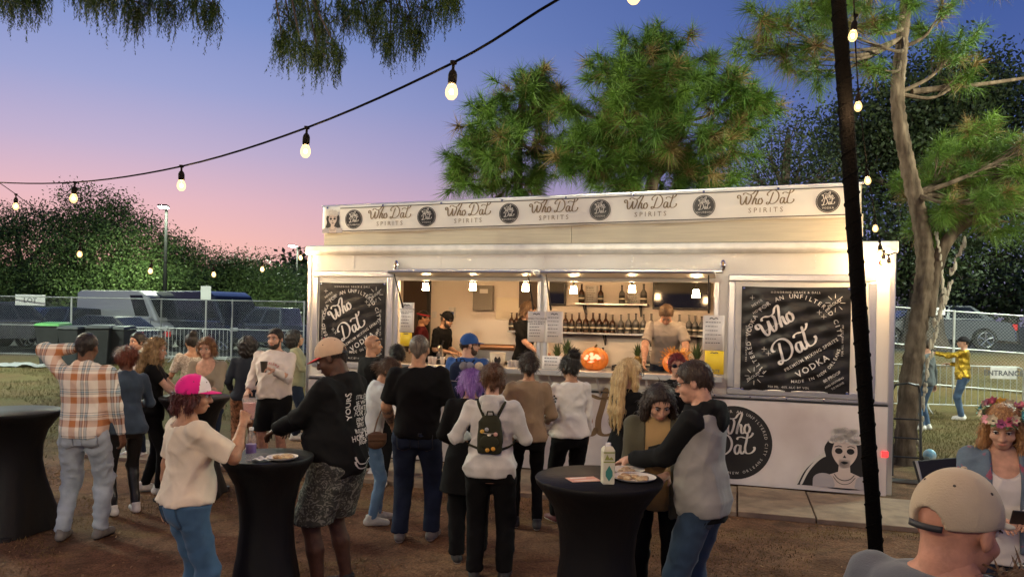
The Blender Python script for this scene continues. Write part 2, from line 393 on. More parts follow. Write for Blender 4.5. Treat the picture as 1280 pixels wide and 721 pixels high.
# ================================================================== the drinks trailer
white = mat('trailer_white', (.66, .64, .58), .36, col2=(.80, .78, .72), vscale=1.1, stretch=(1, 1, .35), detail=9, coat=.2, bump=.02, bscale=3)
skirtm = mat('skirt_vinyl', (.60, .53, .50), .5, col2=(.78, .73, .71), vscale=1.4, detail=8, bump=.08, bscale=2.2)
alu = mat('aluminium', (.72, .73, .72), .28, metal=.9, var=.08, vscale=3)
chrome = mat('chrome', (.85, .85, .85), .1, metal=1.)
timber = mat('pale_timber', (.60, .55, .42), .7, var=.08, vscale=2, stretch=(1, 8, 22), bump=.12, bscale=8)
black = mat('black_paint', (.012, .012, .013), .5)
inner = mat('inner_wall', (.80, .72, .65), .55, var=.03, vscale=2)
steel = mat('stainless', (.55, .54, .52), .3, metal=1., var=.1, vscale=6)
dark = mat('dark_plastic', (.02, .02, .022), .35)
rubber = mat('rubber', (.015, .015, .016), .8)
TD = 2.25                                            # trailer depth
T = empty('drinks_trailer', TL, TROT, 'long white drinks trailer with open serving windows and lettered signboard', 'trailer')
W0, W1, X0, X1 = 1.44, 3.46, 3.60, 5.73              # two openings
ZB, ZT, ZR = 1.30, 2.50, 2.93
bx('wall_panel', white, T, 0, W0, 0, .06, .40, ZR)
bx('wall_panel', white, T, X1, TLEN, 0, .06, .40, ZR)
bx('window_post', white, T, W1, X0, 0, .06, ZB, ZT)
bx('wall_panel', white, T, W0, X1, 0, .06, .40, ZB)
bx('wall_panel', white, T, W0, X1, 0, .06, ZT, ZR)
bx('end_wall', white, T, 0, .06, .06, TD, .40, ZR); bx('end_wall', white, T, TLEN - .06, TLEN, .06, TD, .40, ZR)
bx('back_wall', inner, T, .06, TLEN - .06, TD - .06, TD, .40, ZR)
bx('floor', steel, T, .06, TLEN - .06, .06, TD - .06, .40, .46)
bx('roof', white, T, -.02, TLEN + .02, -.02, TD + .02, ZR, ZR + .05)
lip = MB(); lip.prism([(0, 0)], 0, 0) if False else None
# rolled aluminium edge along the roof line
prof = [(-.02, 2.86), (-.045, 2.885), (-.05, 2.93), (-.04, 2.985), (.0, 3.0), (.05, 2.99), (.05, 2.985), (-.018, 2.975), (-.018, 2.87)]
m = MB(); k = len(prof); m.add([(-.03, y, z) for y, z in prof] + [(TLEN + .03, y, z) for y, z in prof], [(i, (i + 1) % k, (i + 1) % k + k, i + k) for i in range(k)] + [tuple(range(k)), tuple(range(2 * k - 1, k - 1, -1))]); m.build('roof_edge', mat('roof_trim', (.74, .73, .68), .42, metal=.35, var=.08), T, smooth=True, sharp=50)
# corner posts
for s0, s1 in ((-.015, .05), (TLEN - .05, TLEN + .015)):
    bx('corner_post', alu, T, s0, s1, -.012, .05, .02, 2.86, bevel=.012)
# skirt in panels with a trim rail above
for a, c in ((.05, 2.6), (2.606, 5.2), (5.206, TLEN - .05)):
    bx('skirt_panel', skirtm, T, a, c, -.03, -.006, .015, 1.055, bevel=.004)
bx('trim_rail', black, T, .05, TLEN - .05, -.034, -.004, 1.061, 1.075)
bx('trim_rail', alu, T, .05, TLEN - .05, -.022, -.004, 1.079, 1.115, bevel=.006)
for k in range(18): MB().lathe([(.0, .0), (.011, .002), (.012, .006)], 8, (.3 + k * .42, -.028, 1.097), 'Y').build('rivet', chrome, T, smooth=True)
# framed closed windows at both ends (each side of the frame a piece)
def frame(s0, s1, z0, z1, w=.085, y=-.035, name='window_frame', m=alu):
    fr = empty(name, parent=T)
    bx('rail', m, fr, s0, s1, y, -.001, z1 - w, z1, bevel=.012); bx('rail', m, fr, s0, s1, y, -.001, z0, z0 + w, bevel=.012)
    bx('stile', m, fr, s0, s0 + w, y, -.002, z0 + w + .001, z1 - w - .001, bevel=.012); bx('stile', m, fr, s1 - w, s1, y, -.002, z0 + w + .001, z1 - w - .001, bevel=.012)
    bx('panel', white, fr, s0 + w, s1 - w, -.012, -.003, z0 + w, z1 - w)
frame(.09, 1.36, 1.235, 2.63); frame(5.90, 7.58, 1.12, 2.60)
# jambs round the openings
for s0, s1 in ((W0 - .045, W0), (W1, W1 + .05), (X0 - .05, X0), (X1, X1 + .06)):
    bx('jamb', alu, T, s0, s1, -.02, -.001, ZB + .02, ZT, bevel=.006)
# gutter rail above the openings
for a, c in ((W0 - .08, 3.5), (3.56, X1 + .1)):
    bx('gutter', alu, T, a, c, -.05, -.001, 2.615, 2.66, bevel=.012)
# panel joints and rivets on the upper band, stains under the roof edge
for q in (.72, 2.05, 3.53, 4.7, 6.9):
    sm_ = bx('panel_joint', white, T, q - .02, q + .02, -.004, .0, 2.665, 2.855)
    for zz in (2.69, 2.76, 2.83): MB().lathe([(.0, -.008), (.006, -.007), (.008, -.004)], 8, (q, 0, zz), 'Y').build('rivet', alu, sm_, smooth=True)
# two hatches raised flat, on struts
for a, c in ((W0 + .0, 3.49), (3.57, X1 + .02)):
    h = MB(); h.add([(a, -.40, 2.585), (c, -.40, 2.585), (c, -.055, 2.545), (a, -.055, 2.545), (a, -.40, 2.61), (c, -.40, 2.61), (c, -.055, 2.61), (a, -.055, 2.61)], [(0, 3, 2, 1), (4, 5, 6, 7), (0, 1, 5, 4), (1, 2, 6, 5), (2, 3, 7, 6), (3, 0, 4, 7)])
    ho = h.build('hatch', mat('hatch_sheet', (.80, .79, .74), .35, metal=.2, var=.1, vscale=3), T, bevel=.004)
    MB().tube([(a + .02, -.412, 2.598), (c - .02, -.412, 2.598)], .016, 8).build('hatch_rim', alu, ho, smooth=True)
    for q in (a + .08, c - .08): MB().tube([(q, -.33, 2.57), (q, -.18, 2.35), (q, -.025, 2.12)], [.008, .012, .014], 8).build('strut', dark, ho, smooth=True)
# oval chrome marker lamps
for s in (1.41, 5.83):
    lm_ = MB().ball((s, -.035, 2.71), .05, 16, 10, (.75, .55, 1.5)).build('marker_lamp', chrome, T, smooth=True)
    MB().ball((s, -.062, 2.73), .018, 10, 8, (1, .5, 1.6)).build('lens', mat('amber_lens', (.35, .22, .1), .15), lm_, smooth=True)
MB().lathe([(.0, -.03), (.03, -.03), (.035, -.01), (.035, 0)], 14, (7.63, -.0, 2.74), 'Y').build('side_marker', mat('red_lens', (.3, .02, .01), .2), T, smooth=True)
bx('tail_lamp', mat('red_lamp', (.6, .02, .02), .3, emit=(1., .03, .03), estr=2.2), T, 7.66, 7.73, -.05, -.031, .47, .54, bevel=.006)
# folding counters under the openings with brackets
for a, c in ((W0 - .03, 3.42), (3.46, X1 + .12)):
    co = bx('counter', mat('counter_top', (.66, .57, .47), .42, var=.08, vscale=6), T, a, c, -.36, -.036, 1.30, 1.345, bevel=.008)
    bx('counter_edge', alu, co, a, c, -.378, -.361, 1.285, 1.35, bevel=.005)
    q = a + .25
    while q < c:
        MB().tube([(q, -.33, 1.283), (q, -.32, 1.26), (q, -.05, 1.06), (q, -.045, 1.02)], .014, 6).build('bracket', alu, co)
        q += .62
bx('sill', steel, T, W0 + .002, W1 - .002, .0605, .62, 1.27, 1.325, bevel=.005); bx('sill', steel, T, X0 + .002, X1 - .002, .0605, .62, 1.27, 1.325, bevel=.005)
bx('inner_cabinet', mat('cabinet', (.12, .11, .11), .5), T, W0, X1, .07, .6, .46, 1.265)
bx('ceiling', inner, T, .06, TLEN - .06, .06, TD - .06, 2.80, 2.83)
# back bench
bx('back_bench', steel, T, 1.2, 6.4, TD - .62, TD - .07, 1.22, 1.26, bevel=.005)
bx('bench_base', mat('bench_base', (.5, .47, .44), .5), T, 1.2, 6.4, TD - .58, TD - .07, .47, 1.215)
# grey electrical cabinet, thermostat, doorway on the back wall
BW = TD - .06
def onback(px, py, d=BW): return face(px, py, d)
def backbox(name, m, p, x0, y0, x1, y1, dep, bevel=.006):
    a = onback(x0, (y0 + y1) / 2); c = onback(x1, (y0 + y1) / 2); zt = onback((x0 + x1) / 2, y0)[1]; zb = onback((x0 + x1) / 2, y1)[1]
    return bx(name, m, p, a[0], c[0], BW - dep, BW - .002, zb, zt, bevel=bevel), (a[0], c[0], zb, zt)
fb, r_ = backbox('fuse_cabinet', mat('grey_metal', (.22, .20, .18), .45), T, 594, 357, 618, 388, .12)
bx('cover_label', mat('label_white', (.7, .68, .66), .6), fb, r_[0] + .12, r_[0] + .26, BW - .124, BW - .121, r_[3] - .13, r_[3] - .06)
tb, r_ = backbox('thermostat', mat('label_white', (.7, .68, .66), .6), T, 562, 384, 570, 397, .05)
bx('screen', mat('blue_screen', (.05, .12, .35), .3), tb, r_[0] + .02, r_[1] - .02, BW - .056, BW - .051, r_[2] + .03, r_[2] + .10)
backbox('wall_box', mat('label_white', (.7, .68, .66), .6), T, 541, 389, 546, 397, .04)
dr, r_ = backbox('doorway', mat('brown_door', (.06, .035, .025), .5), T, 504, 345, 535, 440, .015)
bx('door_frame', dark, dr, r_[1], r_[1] + .05, BW - .06, BW - .001, .47, 2.79)
backbox('air_duct', mat('brown_door', (.06, .035, .025), .5), T, 649, 352, 676, 385, .02)
wt, r_ = backbox('white_panel', mat('warm_white', (.8, .72, .58), .5), T, 620, 372, 660, 400, .015)
# steel shelves on brackets
def shelf(px0, px1, py, dep=.28):
    z = onback((px0 + px1) / 2, py, BW - dep)[1]; a = onback(px0, py, BW - dep)[0]; c = onback(px1, py, BW - dep)[0]
    sh = bx('shelf', steel, T, a, c, BW - dep, BW - .003, z - .03, z, bevel=.004)
    nb = max(2, int((c - a) / .75) + 1)
    for i in range(nb):
        q = a + .12 + (c - a - .24) * i / (nb - 1)
        MB().prism([(0, 0)] * 0 or [(q - .012, z - .031), (q + .012, z - .031), (q + .012, z - .2), (q - .012, z - .2)], BW - .03, BW - .004).add([(q - .01, BW - dep + .03, z - .031), (q + .01, BW - dep + .03, z - .031), (q + .01, BW - .03, z - .19), (q - .01, BW - .03, z - .19), (q - .01, BW - dep + .06, z - .031), (q + .01, BW - dep + .06, z - .031), (q + .01, BW - .03, z - .15), (q - .01, BW - .03, z - .15)], [(0, 1, 2, 3), (4, 5, 6, 7), (0, 3, 7, 4), (1, 2, 6, 5)]).build('bracket', dark, sh)
    return a, c, z
SH_UP = shelf(719, 809, 379); SH_LOW = shelf(634, 882, 416)

# ---------------------------------------------------------------- signboard on the roof
SB = empty('signboard_frame', parent=T)
tilt = .12 / 7.0
def sbz(s): return tilt * (s - .22)
def slanted(name, m, par, s0, s1, y0, y1, z0, z1, bevel=.0):
    mb = MB(); mb.add([(s0, y0, z0(s0)), (s1, y0, z0(s1)), (s1, y1, z0(s1)), (s0, y1, z0(s0)), (s0, y0, z1(s0)), (s1, y0, z1(s1)), (s1, y1, z1(s1)), (s0, y1, z1(s0))], [(0, 3, 2, 1), (4, 5, 6, 7), (0, 1, 5, 4), (1, 2, 6, 5), (2, 3, 7, 6), (3, 0, 4, 7)])
    return mb.build(name, m, par, bevel=bevel)
slanted('fascia_board', timber, SB, .24, 3.9, .0, .04, lambda s: 3.003, lambda s: 3.20 + sbz(s), .004)
slanted('fascia_board', timber, SB, 3.905, 7.42, .0, .04, lambda s: 3.003, lambda s: 3.20 + sbz(s), .004)
slanted('backing_board', timber, SB, .22, 7.40, .015, .035, lambda s: 3.205 + sbz(s), lambda s: 3.545 + sbz(s))
slanted('top_rail', alu, SB, .2, 7.42, -.012, .05, lambda s: 3.552 + sbz(s), lambda s: 3.58 + sbz(s), .006)
for s in (.3, 2.6, 4.9, 7.2): MB().tube([(s, .045, 3.45 + sbz(s)), (s, .75, 2.985)], .018, 6).build('stay', alu, SB)
# lettered banner: slightly rippled cloth
vinyl = mat('banner_vinyl', (.80, .78, .72), .45, var=.04, vscale=3, bump=.05, bscale=5)
gold = mat('gold_print', (.22, .16, .09), .5, spec=.3)
inkm = mat('black_print', (.015, .015, .016), .38)
palem = mat('pale_print', (.66, .63, .58), .5)
BN = empty('roof_banner', (0, 0, 0), 0, 'long white banner lettered Who Dat Spirits along the trailer roof', 'banner')
BN.location = TL; BN.rotation_euler = (0, 0, TROT)
def ripple(s, z): return -.006 + .004 * math.sin(s * 5.1 + z * 3) + .003 * math.sin(s * 13 + 1.7)
na, nb_ = 150, 8; V = []; Fq = []
for i in range(na + 1):
    s = .225 + (7.38 - .225) * i / na
    for j in range(nb_ + 1):
        z = 3.165 + sbz(s) + .39 * j / nb_ + (.006 * math.sin(s * 3.3) if j == 0 else 0); V.append((s, ripple(s, z) - .010, z))
for i in range(na):
    for j in range(nb_): a = i * (nb_ + 1) + j; Fq.append((a, a + nb_ + 1, a + nb_ + 2, a + 1))
bo = link(bpy.data.objects.new('cloth', npmesh('cloth', V, Fq, vinyl)), BN); so = bo.modifiers.new('s', 'SOLIDIFY'); so.thickness = .002
def conform(o, off):
    """lay flat print on the rippled, slanted banner cloth"""
    for v in o.data.vertices: v.co.z += sbz(v.co.x); v.co.y = ripple(v.co.x, v.co.z) - .010 - off + v.co.y
cent = []
px_circ = [(442, 273), (533, 269.5), (636, 267), (750, 264), (880, 260), (1035, 252)]
px_txt = [(487, 271), (585, 268), (692, 265), (813, 261), (957, 255)]
wd = ['BOURBON', 'VODKA', 'BOURBON', 'VODKA', 'BOURBON', 'VODKA']
zc = 3.36
for (px, py), w in zip(px_circ, wd):
    s = face(px, py, -.02)[0]; p = Print(); p.disc(s, zc, .138); o = p.build('round_badge', inkm, BN)
    conform(o, .0035)
    q = Print(); q.put(script(WHO, .05, .12), s - .062, zc + .028, .075, .1); q.put(script(DAT, .05, .12), s - .066, zc - .046, .075, .1); q.text(w, s, zc - .09, .034, spacing=1.2)
    for r in (.125,):
        nn = 40; q.line([(s + r * math.cos(2 * PI * i / nn), zc + r * math.sin(2 * PI * i / nn)) for i in range(nn + 1)], .003)
    l = q.build('badge_lettering', palem, o); conform(l, .0065)
for px, py in px_txt:
    s = face(px, py, -.02)[0]; p = Print(); p.put(script(WHO, .045, .1), s - .33, zc - .005, .165, .0, kx=1.12); p.put(script(DAT, .045, .1), s + .01, zc - .005, .165, 0, kx=1.0)
    p.text('SPIRITS', s, zc - .105, .085, spacing=1.55)
    o = p.build('script_lettering', gold, BN); conform(o, .0045)
for zz in (3.195, 3.525):
    p = Print(); n = 40; p.mb.add([(.5 + 6.85 * i / n, 0, zz + d_) for i in range(n + 1) for d_ in (-.006, .006)], [(2 * i, 2 * i + 2, 2 * i + 3, 2 * i + 1) for i in range(n)]); o = p.build('border_line', inkm, BN); conform(o, .004)
for i in range(9):
    s = .3 + i * .88; e = MB().lathe([(.007, -.0), (.014, -.004), (.016, 0)], 10, (s, 0, 3.54), 'Y').build('eyelet', chrome, BN); conform(e, .002)
# printed lady, small, at the left end of the banner and large on the skirt
skinp = mat('print_skin', (.62, .52, .46), .5); greyp = mat('print_grey', (.42, .39, .40), .5)
def lady(par, x, z, sc, y, fn=None, cape=True):
    def fin(p, nm, m, k):
        o = p.build(nm, m, par)
        if fn: fn(o, .003 + .0012 * k)
        else:
            for v in o.data.vertices: v.co.y = y - .0012 * k
        return o
    S = lambda pts: [(x + a * sc, z + b_ * sc) for a, b_ in pts]
    def smoothp(pts): return [(p.x, p.y) for p in catmull(pts + [pts[0]], 5)[:-1]]
    if cape:
        p = Print(); p.poly(S([(-.95, -.62), (-.78, -.25), (-.5, .05), (-.2, .2), (-.05, .1), (-.1, -.62)])); fin(p, 'cape_print', inkm, 0)
        p = Print()
        for a0, wdt in ((-.03, .05), (.06, .05)):
            p.line(S([(-.92 + a0, -.62), (-.76 + a0, -.28), (-.5 + a0 * .7, .0), (-.2, .16 - a0)]), wdt * sc)
        fin(p, 'cape_stripe', palem, 1)
    p = Print(); p.poly(S(smoothp([(-.32, .38), (-.4, .2), (-.36, -.05), (-.45, -.35), (-.4, -.62), (.4, -.62), (.48, -.35), (.38, -.05), (.4, .2), (.32, .38), (0, .48)]))); fin(p, 'hair_print', inkm, 2)
    p = Print(); p.poly(S([(-.1, -.02), (-.12, -.28), (-.36, -.38), (-.42, -.62), (.42, -.62), (.36, -.38), (.12, -.28), (.1, -.02)])); p.poly(S(smoothp([(-.2, .34), (-.25, .14), (-.2, -.02), (-.08, -.17), (0, -.2), (.08, -.17), (.2, -.02), (.25, .14), (.2, .34), (0, .4)])), -.0006); fin(p, 'face_print', skinp, 3)
    p = Print(); p.poly(S(smoothp([(-.62, -.62), (-.6, -.42), (-.45, -.33), (-.27, -.36), (-.2, -.5), (-.22, -.62)]))); p.poly(S(smoothp([(.6, -.62), (.58, -.42), (.45, -.35), (.27, -.38), (.22, -.5), (.24, -.62)]))); fin(p, 'sleeve_print', greyp, 5)
    p = Print()
    for sx in (-1, 1):
        p.disc(x + sx * .115 * sc, z + .16 * sc, .075 * sc, .062 * sc)
        p.line(S([(sx * .05, .25), (sx * .12, .27), (sx * .2, .24)]), .018 * sc)
    p.poly(S([(-.035, .02), (.035, .02), (0, .085)])); p.poly(S(smoothp([(-.075, -.075), (0, -.055), (.075, -.075), (0, -.115)])))
    p.line(S([(-.2, -.33), (-.12, -.42), (0, -.46), (.12, -.42), (.2, -.33)]), .016 * sc); p.line(S([(-.22, -.38), (-.12, -.5), (0, -.54), (.12, -.5), (.22, -.38)]), .012 * sc)
    fin(p, 'features_print', inkm, 6)
    p = Print(); r = random.Random(5)
    for k in range(26):
        a = r.uniform(0, PI); rr = r.uniform(0, 1) ** .5; p.disc(x + .27 * rr * math.cos(a) * sc, z + (.36 + .3 * rr * math.sin(a)) * sc, .075 * sc, .06 * sc, -.0002 * k)
    fin(p, 'flower_print', palem, 7)
    p = Print()
    for k in range(22):
        a = r.uniform(0, PI); rr = r.uniform(0, 1) ** .5; cx, cz, t0 = .27 * rr * math.cos(a), .36 + .3 * rr * math.sin(a), r.uniform(0, 6)
        p.line(S([(cx + .05 * math.cos(t0 + u), cz + .05 * math.sin(t0 + u)) for u in (0, .8, 1.6, 2.4)]), .006 * sc, -.006)
    o = p.build('flower_outline', greyp, par)
    if fn: fn(o, .019)
    else:
        for v in o.data.vertices: v.co.y = y - .015
lady(BN, face(417, 276)[0], 3.335, .26, 0, conform, cape=False)

# ---------------------------------------------------------------- prints on the skirt
SK = empty('skirt_graphics', parent=T)
cs, cz = 6.0, .53
p = Print(); p.disc(cs, cz, .45, n=56); rb_ = p.build('round_badge', inkm, SK)
for v in rb_.data.vertices: v.co.y = -.0335
q = Print(); q.put(script(WHO, .05, .11), cs - .2, cz + .08, .25, .12); q.put(script(DAT, .05, .11), cs - .22, cz - .17, .25, .12)
q.arc('FILTERED VODKA FOR AN UNFILTERED CITY', cs, cz, .365, PI * 1.12, -PI * .12, .05); q.arc('MADE IN NEW ORLEANS', cs, cz, .39, -PI * .85, -PI * .15, .045, inside=True)
o = q.build('badge_lettering', palem, rb_)
for v in o.data.vertices: v.co.y = -.0365
p = Print(); p.put(script(WHO, .05, .13), 2.35, .42, .62, .06); p.put(script(DAT, .05, .13), 3.42, .46, .62, .06); o = p.build('script_lettering', mat('bronze_print', (.20, .12, .055), .45), SK)
for v in o.data.vertices: v.co.y = -.0335
ms, mz = face(1055, 575)
lady(SK, ms, .42, .56, -.0335)
# ---------------------------------------------------------------- the two black banners
clothm = mat('black_banner_cloth', (.008, .008, .008), .36, bump=.15, bscale=4, spec=.4)
def black_banner(s0, s1, z0, z1, seed, label, amp=1.):
    w, h = s1 - s0, z1 - z0; E = empty('black_banner', TL, TROT, label, 'banner', 'black square vodka banners')
    r = random.Random(seed); ph = [r.uniform(0, 6) for _ in range(6)]
    def wav(x, z):
        u, v = x / w, z / h
        pull = math.exp(-((u - v) ** 2) * 30) * .35 + math.exp(-((u + v - 1) ** 2) * 30) * .35
        ed = min(1, 5 * min(u, 1 - u, v, 1 - v) + .25)
        return -.018 - ed * amp * (.010 * math.sin(9 * u + 7 * v + ph[0]) * .6 + .006 * math.sin(17 * u - 9 * v + ph[1]) + .0045 * math.sin(31 * u + 23 * v + ph[2]) + .012 * pull + .004 * math.sin(50 * v - 12 * u + ph[3]))
    n = 56; V = []; Fq = []
    for i in range(n + 1):
        for j in range(n + 1):
            x, z = w * i / n, h * j / n
            sg = .012 * math.sin(PI * i / n) * (1 if j == n else 0)
            V.append((s0 + x, -.015 + wav(x, z), z0 + z - sg))
    for i in range(n):
        for j in range(n): a = i * (n + 1) + j; Fq.append((a, a + n + 1, a + n + 2, a + 1))
    c = link(bpy.data.objects.new('cloth', npmesh('cloth', V, Fq, clothm)), E)
    p = Print(); X = lambda u: s0 + u * w; Z = lambda v: z0 + v * h; ro = math.radians(34)
    ca, sa = math.cos(ro), math.sin(ro)
    p.put(script(WHO, .05, .12), X(.21), Z(.50), .20 * w / 1.05 * 1.06, ro, kx=1.1); p.put(script(DAT, .05, .12), X(.37), Z(.26), .20 * w / 1.05 * 1.1, ro, kx=1.05)
    p.text('VODKA', X(.68), Z(.23), .105, ro, spacing=1.25, bold=.012)
    q = Print(); R = .40 * w
    q.arc('FILTERED VODKA FOR AN UNFILTERED CITY', X(.49), Z(.50), R, PI * 1.30, PI * .02, .072, bold=.008)
    q.text('PREMIUM MIXING SPIRITS', X(.66), Z(.345), .055, ro, spacing=1.15, bold=.006); q.arc('MADE IN NEW ORLEANS', X(.50), Z(.50), R * 1.06, -PI * .52, -PI * .06, .052, inside=True, bold=.006)
    q.text('EST NEW ORLEANS', X(.32), Z(.62), .03, ro)
    q.text('HONORING GRACE & GALL', X(.5), Z(.935), .034, spacing=1.4); q.text('750 ML  40% ALC BY VOL', X(.45), Z(.035), .036, spacing=1.2)
    q.text('FAR HORSE UPON PARADE', X(.06), Z(.45), .03, PI / 2, spacing=1.25); q.text('FOR ALL WHO SAY SO', X(.94), Z(.5), .03, PI / 2, spacing=1.25)
    q.text('NEVER', X(.15), Z(.83), .042, ro, spacing=1.2); q.text('HOWEVER', X(.19), Z(.78), .042, ro, spacing=1.2); q.text('80 PROOF', X(.85), Z(.15), .05, ro, bold=.006); q.text('AND NOTHING', X(.87), Z(.10), .034, ro); q.text('TO PROVE', X(.9), Z(.07), .034, ro)
    for (u, v) in ((.13, .14), (.86, .85)):
        q.text('PROUD', X(u), Z(v) - .02, .05, ro)
        for a in range(8):
            t0 = a * PI / 4; q.line([(X(u) + .055 * math.cos(t0), Z(v) + .055 * math.sin(t0)), (X(u) + .08 * math.cos(t0), Z(v) + .08 * math.sin(t0)), (X(u) + .11 * math.cos(t0), Z(v) + .11 * math.sin(t0))], .006)
    for (u, v) in ((.1, .89), (.72, .76), (.76, .72), (.26, .36), (.22, .40)):
        q.line([(X(u) - .03, Z(v)), (X(u), Z(v)), (X(u) + .03, Z(v))], .005); q.line([(X(u), Z(v) - .03), (X(u), Z(v)), (X(u), Z(v) + .03)], .005)
    for pr, nm, mm in ((p, 'script_lettering', mat('white_print', (.75, .72, .68), .5)), (q, 'small_lettering', palem)):
        o = pr.build(nm, mm, E)
        bm = bmesh.new(); bm.from_mesh(o.data); bm.to_mesh(o.data); bm.free()
        for vv in o.data.vertices: vv.co.y = -.015 + wav(vv.co.x - s0, vv.co.z - z0) - .004
    for u, v in ((.02, .985), (.98, .985), (.02, .015), (.98, .015)):
        MB().lathe([(.008, -.003), (.015, -.006), (.017, 0)], 12, (X(u), -.015 + wav(u * w, v * h) - .002, Z(v)), 'Y').build('eyelet', chrome, E)
black_banner(.205, 1.255, 1.335, 2.465, 1, 'black vodka banner in the window frame beside the shaven-headed man', .45)
black_banner(6.06, 7.30, 1.18, 2.455, 2, 'wrinkled black vodka banner above the printed lady on the skirt')
# ================================================================== things in and on the trailer
def T_at(s, d, z): return tw(s, d, z)
# pendant lamps
glow = emat('lamp_shade_glow', (1., .62, .30), 120.0)
for px, py, near in ((532, 360, 'the brown doorway'), (591, 360, 'the grey fuse cabinet'), (657, 361, 'the barmaid'), (717, 364, 'the small dark screen'), (790, 363, 'the upper bottle shelf'), (870, 369, 'the large wall screen')):
    d = .38; s, z = face(px, py, d)
    E = empty('pendant_lamp', T_at(s, d, z - .06), TROT, f'glowing glass pendant lamp over the bar by {near}', 'lamp', 'pendant lamps over the bar')
    MB().lathe([(.048, .03), (.046, .06), (.042, .095), (.038, .125), (.034, .13)], 16).build('shade', glow, E, smooth=True)
    MB().lathe([(.0, .131), (.048, .131), (.03, .15), (.012, .17), (.012, .2), (.0, .2)], 12).build('cap', dark, E, smooth=True)
    MB().tube([(0, 0, .2), (0, 0, 2.80 - (z - .06))], .005, 6).build('cord', dark, E)
# screens on the back wall
def screen(px0, py0, px1, py1, label):
    a = onback(px0, py0)[0]; c = onback(px1, py0)[0]; zt = onback((px0 + px1) / 2, py0)[1]; zb = onback((px0 + px1) / 2, py1)[1]
    E = empty('wall_screen', T_at(a, BW, zb), TROT, label, 'television')
    w, h = c - a, zt - zb
    bx('casing', dark, E, 0, w, -.09, -.03, 0, h, bevel=.01); bx('panel', mat('screen_glass', (.004, .004, .005), .08), E, .025, w - .025, -.094, -.0905, .03, h - .025); bx('wall_bracket', dark, E, w * .35, w * .65, -.0295, -.003, h * .3, h * .7)
screen(817, 348, 889, 387, 'large black television on the back wall of the trailer'); screen(687, 352, 709, 382, 'small black screen beside the window post')
# bottles
glassd = mat('dark_bottle', (.05, .018, .008), .12, coat=.3); glassc = mat('pale_bottle', (.16, .15, .15), .1, coat=.3); capm = mat('bottle_cap', (.02, .018, .016), .4); lab_d = mat('dark_label', (.02, .02, .02), .5); lab_w = mat('paper_label', (.66, .6, .5), .6)
bprof = [(.0, 0), (.040, 0), (.043, .006), (.043, .13), (.040, .15), (.026, .172), (.0145, .19), (.0135, .245), (.0165, .247), (.0165, .262), (.0, .262)]
def bottle_proto(kind):
    E = empty('bottle', (0, 0, -50)); g = glassd if kind == 0 else glassc
    MB().lathe(bprof[:8] + [(.0, .2455)], 12).build('glass', g, E, smooth=True); MB().lathe([(.0, .2457)] + bprof[8:], 10).build('stopper', capm, E, smooth=True)
    MB().lathe([(.0438, .03), (.0442, .031), (.0442, .115), (.0438, .116)], 12).build('label_band', lab_d if kind == 1 else lab_d, E, smooth=True)
    MB().lathe([(.0445, .055), (.0448, .056), (.0448, .075), (.0445, .076)], 12).build('label_stripe', lab_w, E, smooth=True)
    return E
protoB = [bottle_proto(0), bottle_proto(1)]; usedB = [False, False]
def put_bottle(s, d, z, kind, label, group, sc=1.15):
    sc *= random.uniform(.94, 1.05); s += random.uniform(-.012, .012)
    o = protoB[kind] if not usedB[kind] else copy_tree(protoB[kind]); usedB[kind] = True
    o.location = T_at(s, d, z); o.rotation_euler = (0, 0, random.uniform(0, 6)); o.scale = (sc,) * 3; tag(o, label, 'bottle', group)
for px, k in ((727, 0), (750, 0), (778, 1), (805, 1)):
    put_bottle(face(px, 380, BW - .14)[0], BW - .14, SH_UP[2], k, 'dark amber bottle standing on the short upper shelf' if k == 0 else 'clear-shouldered bottle with dark label on the short upper shelf', 'amber bottles on the upper shelf' if k == 0 else 'clear bottles on the upper shelf')
x = 707
while x < 772: put_bottle(face(x, 414, BW - .14)[0], BW - .14, SH_LOW[2], 0, 'dark amber bottle in the long row on the lower shelf', 'amber bottles on the lower shelf'); x += 8.4
for x in (776, 785, 795, 804, 813, 850, 860, 869, 877): put_bottle(face(x, 414, BW - .14)[0], BW - .14, SH_LOW[2], 1, 'clear-shouldered bottle with dark label in the row on the lower shelf', 'clear bottles on the lower shelf')
for x in (640, 646, 698): put_bottle(face(x, 414, BW - .14)[0], BW - .14, SH_LOW[2], 0, 'dark amber bottle at the thin end of the lower shelf by the barmaid', 'amber bottles by the barmaid')
for x in (747, 754, 810, 815): put_bottle(face(x, 437, BW - .3)[0], BW - .3, 1.26, 1, 'clear-shouldered bottle on the back bench below the shelves', 'bottles on the back bench')
for x in (549, 553): put_bottle(face(x, 437, .45)[0], .45, 1.325, 1, 'clear-shouldered bottle on the sill beside the bearded barman', 'bottles by the bearded barman', .95)
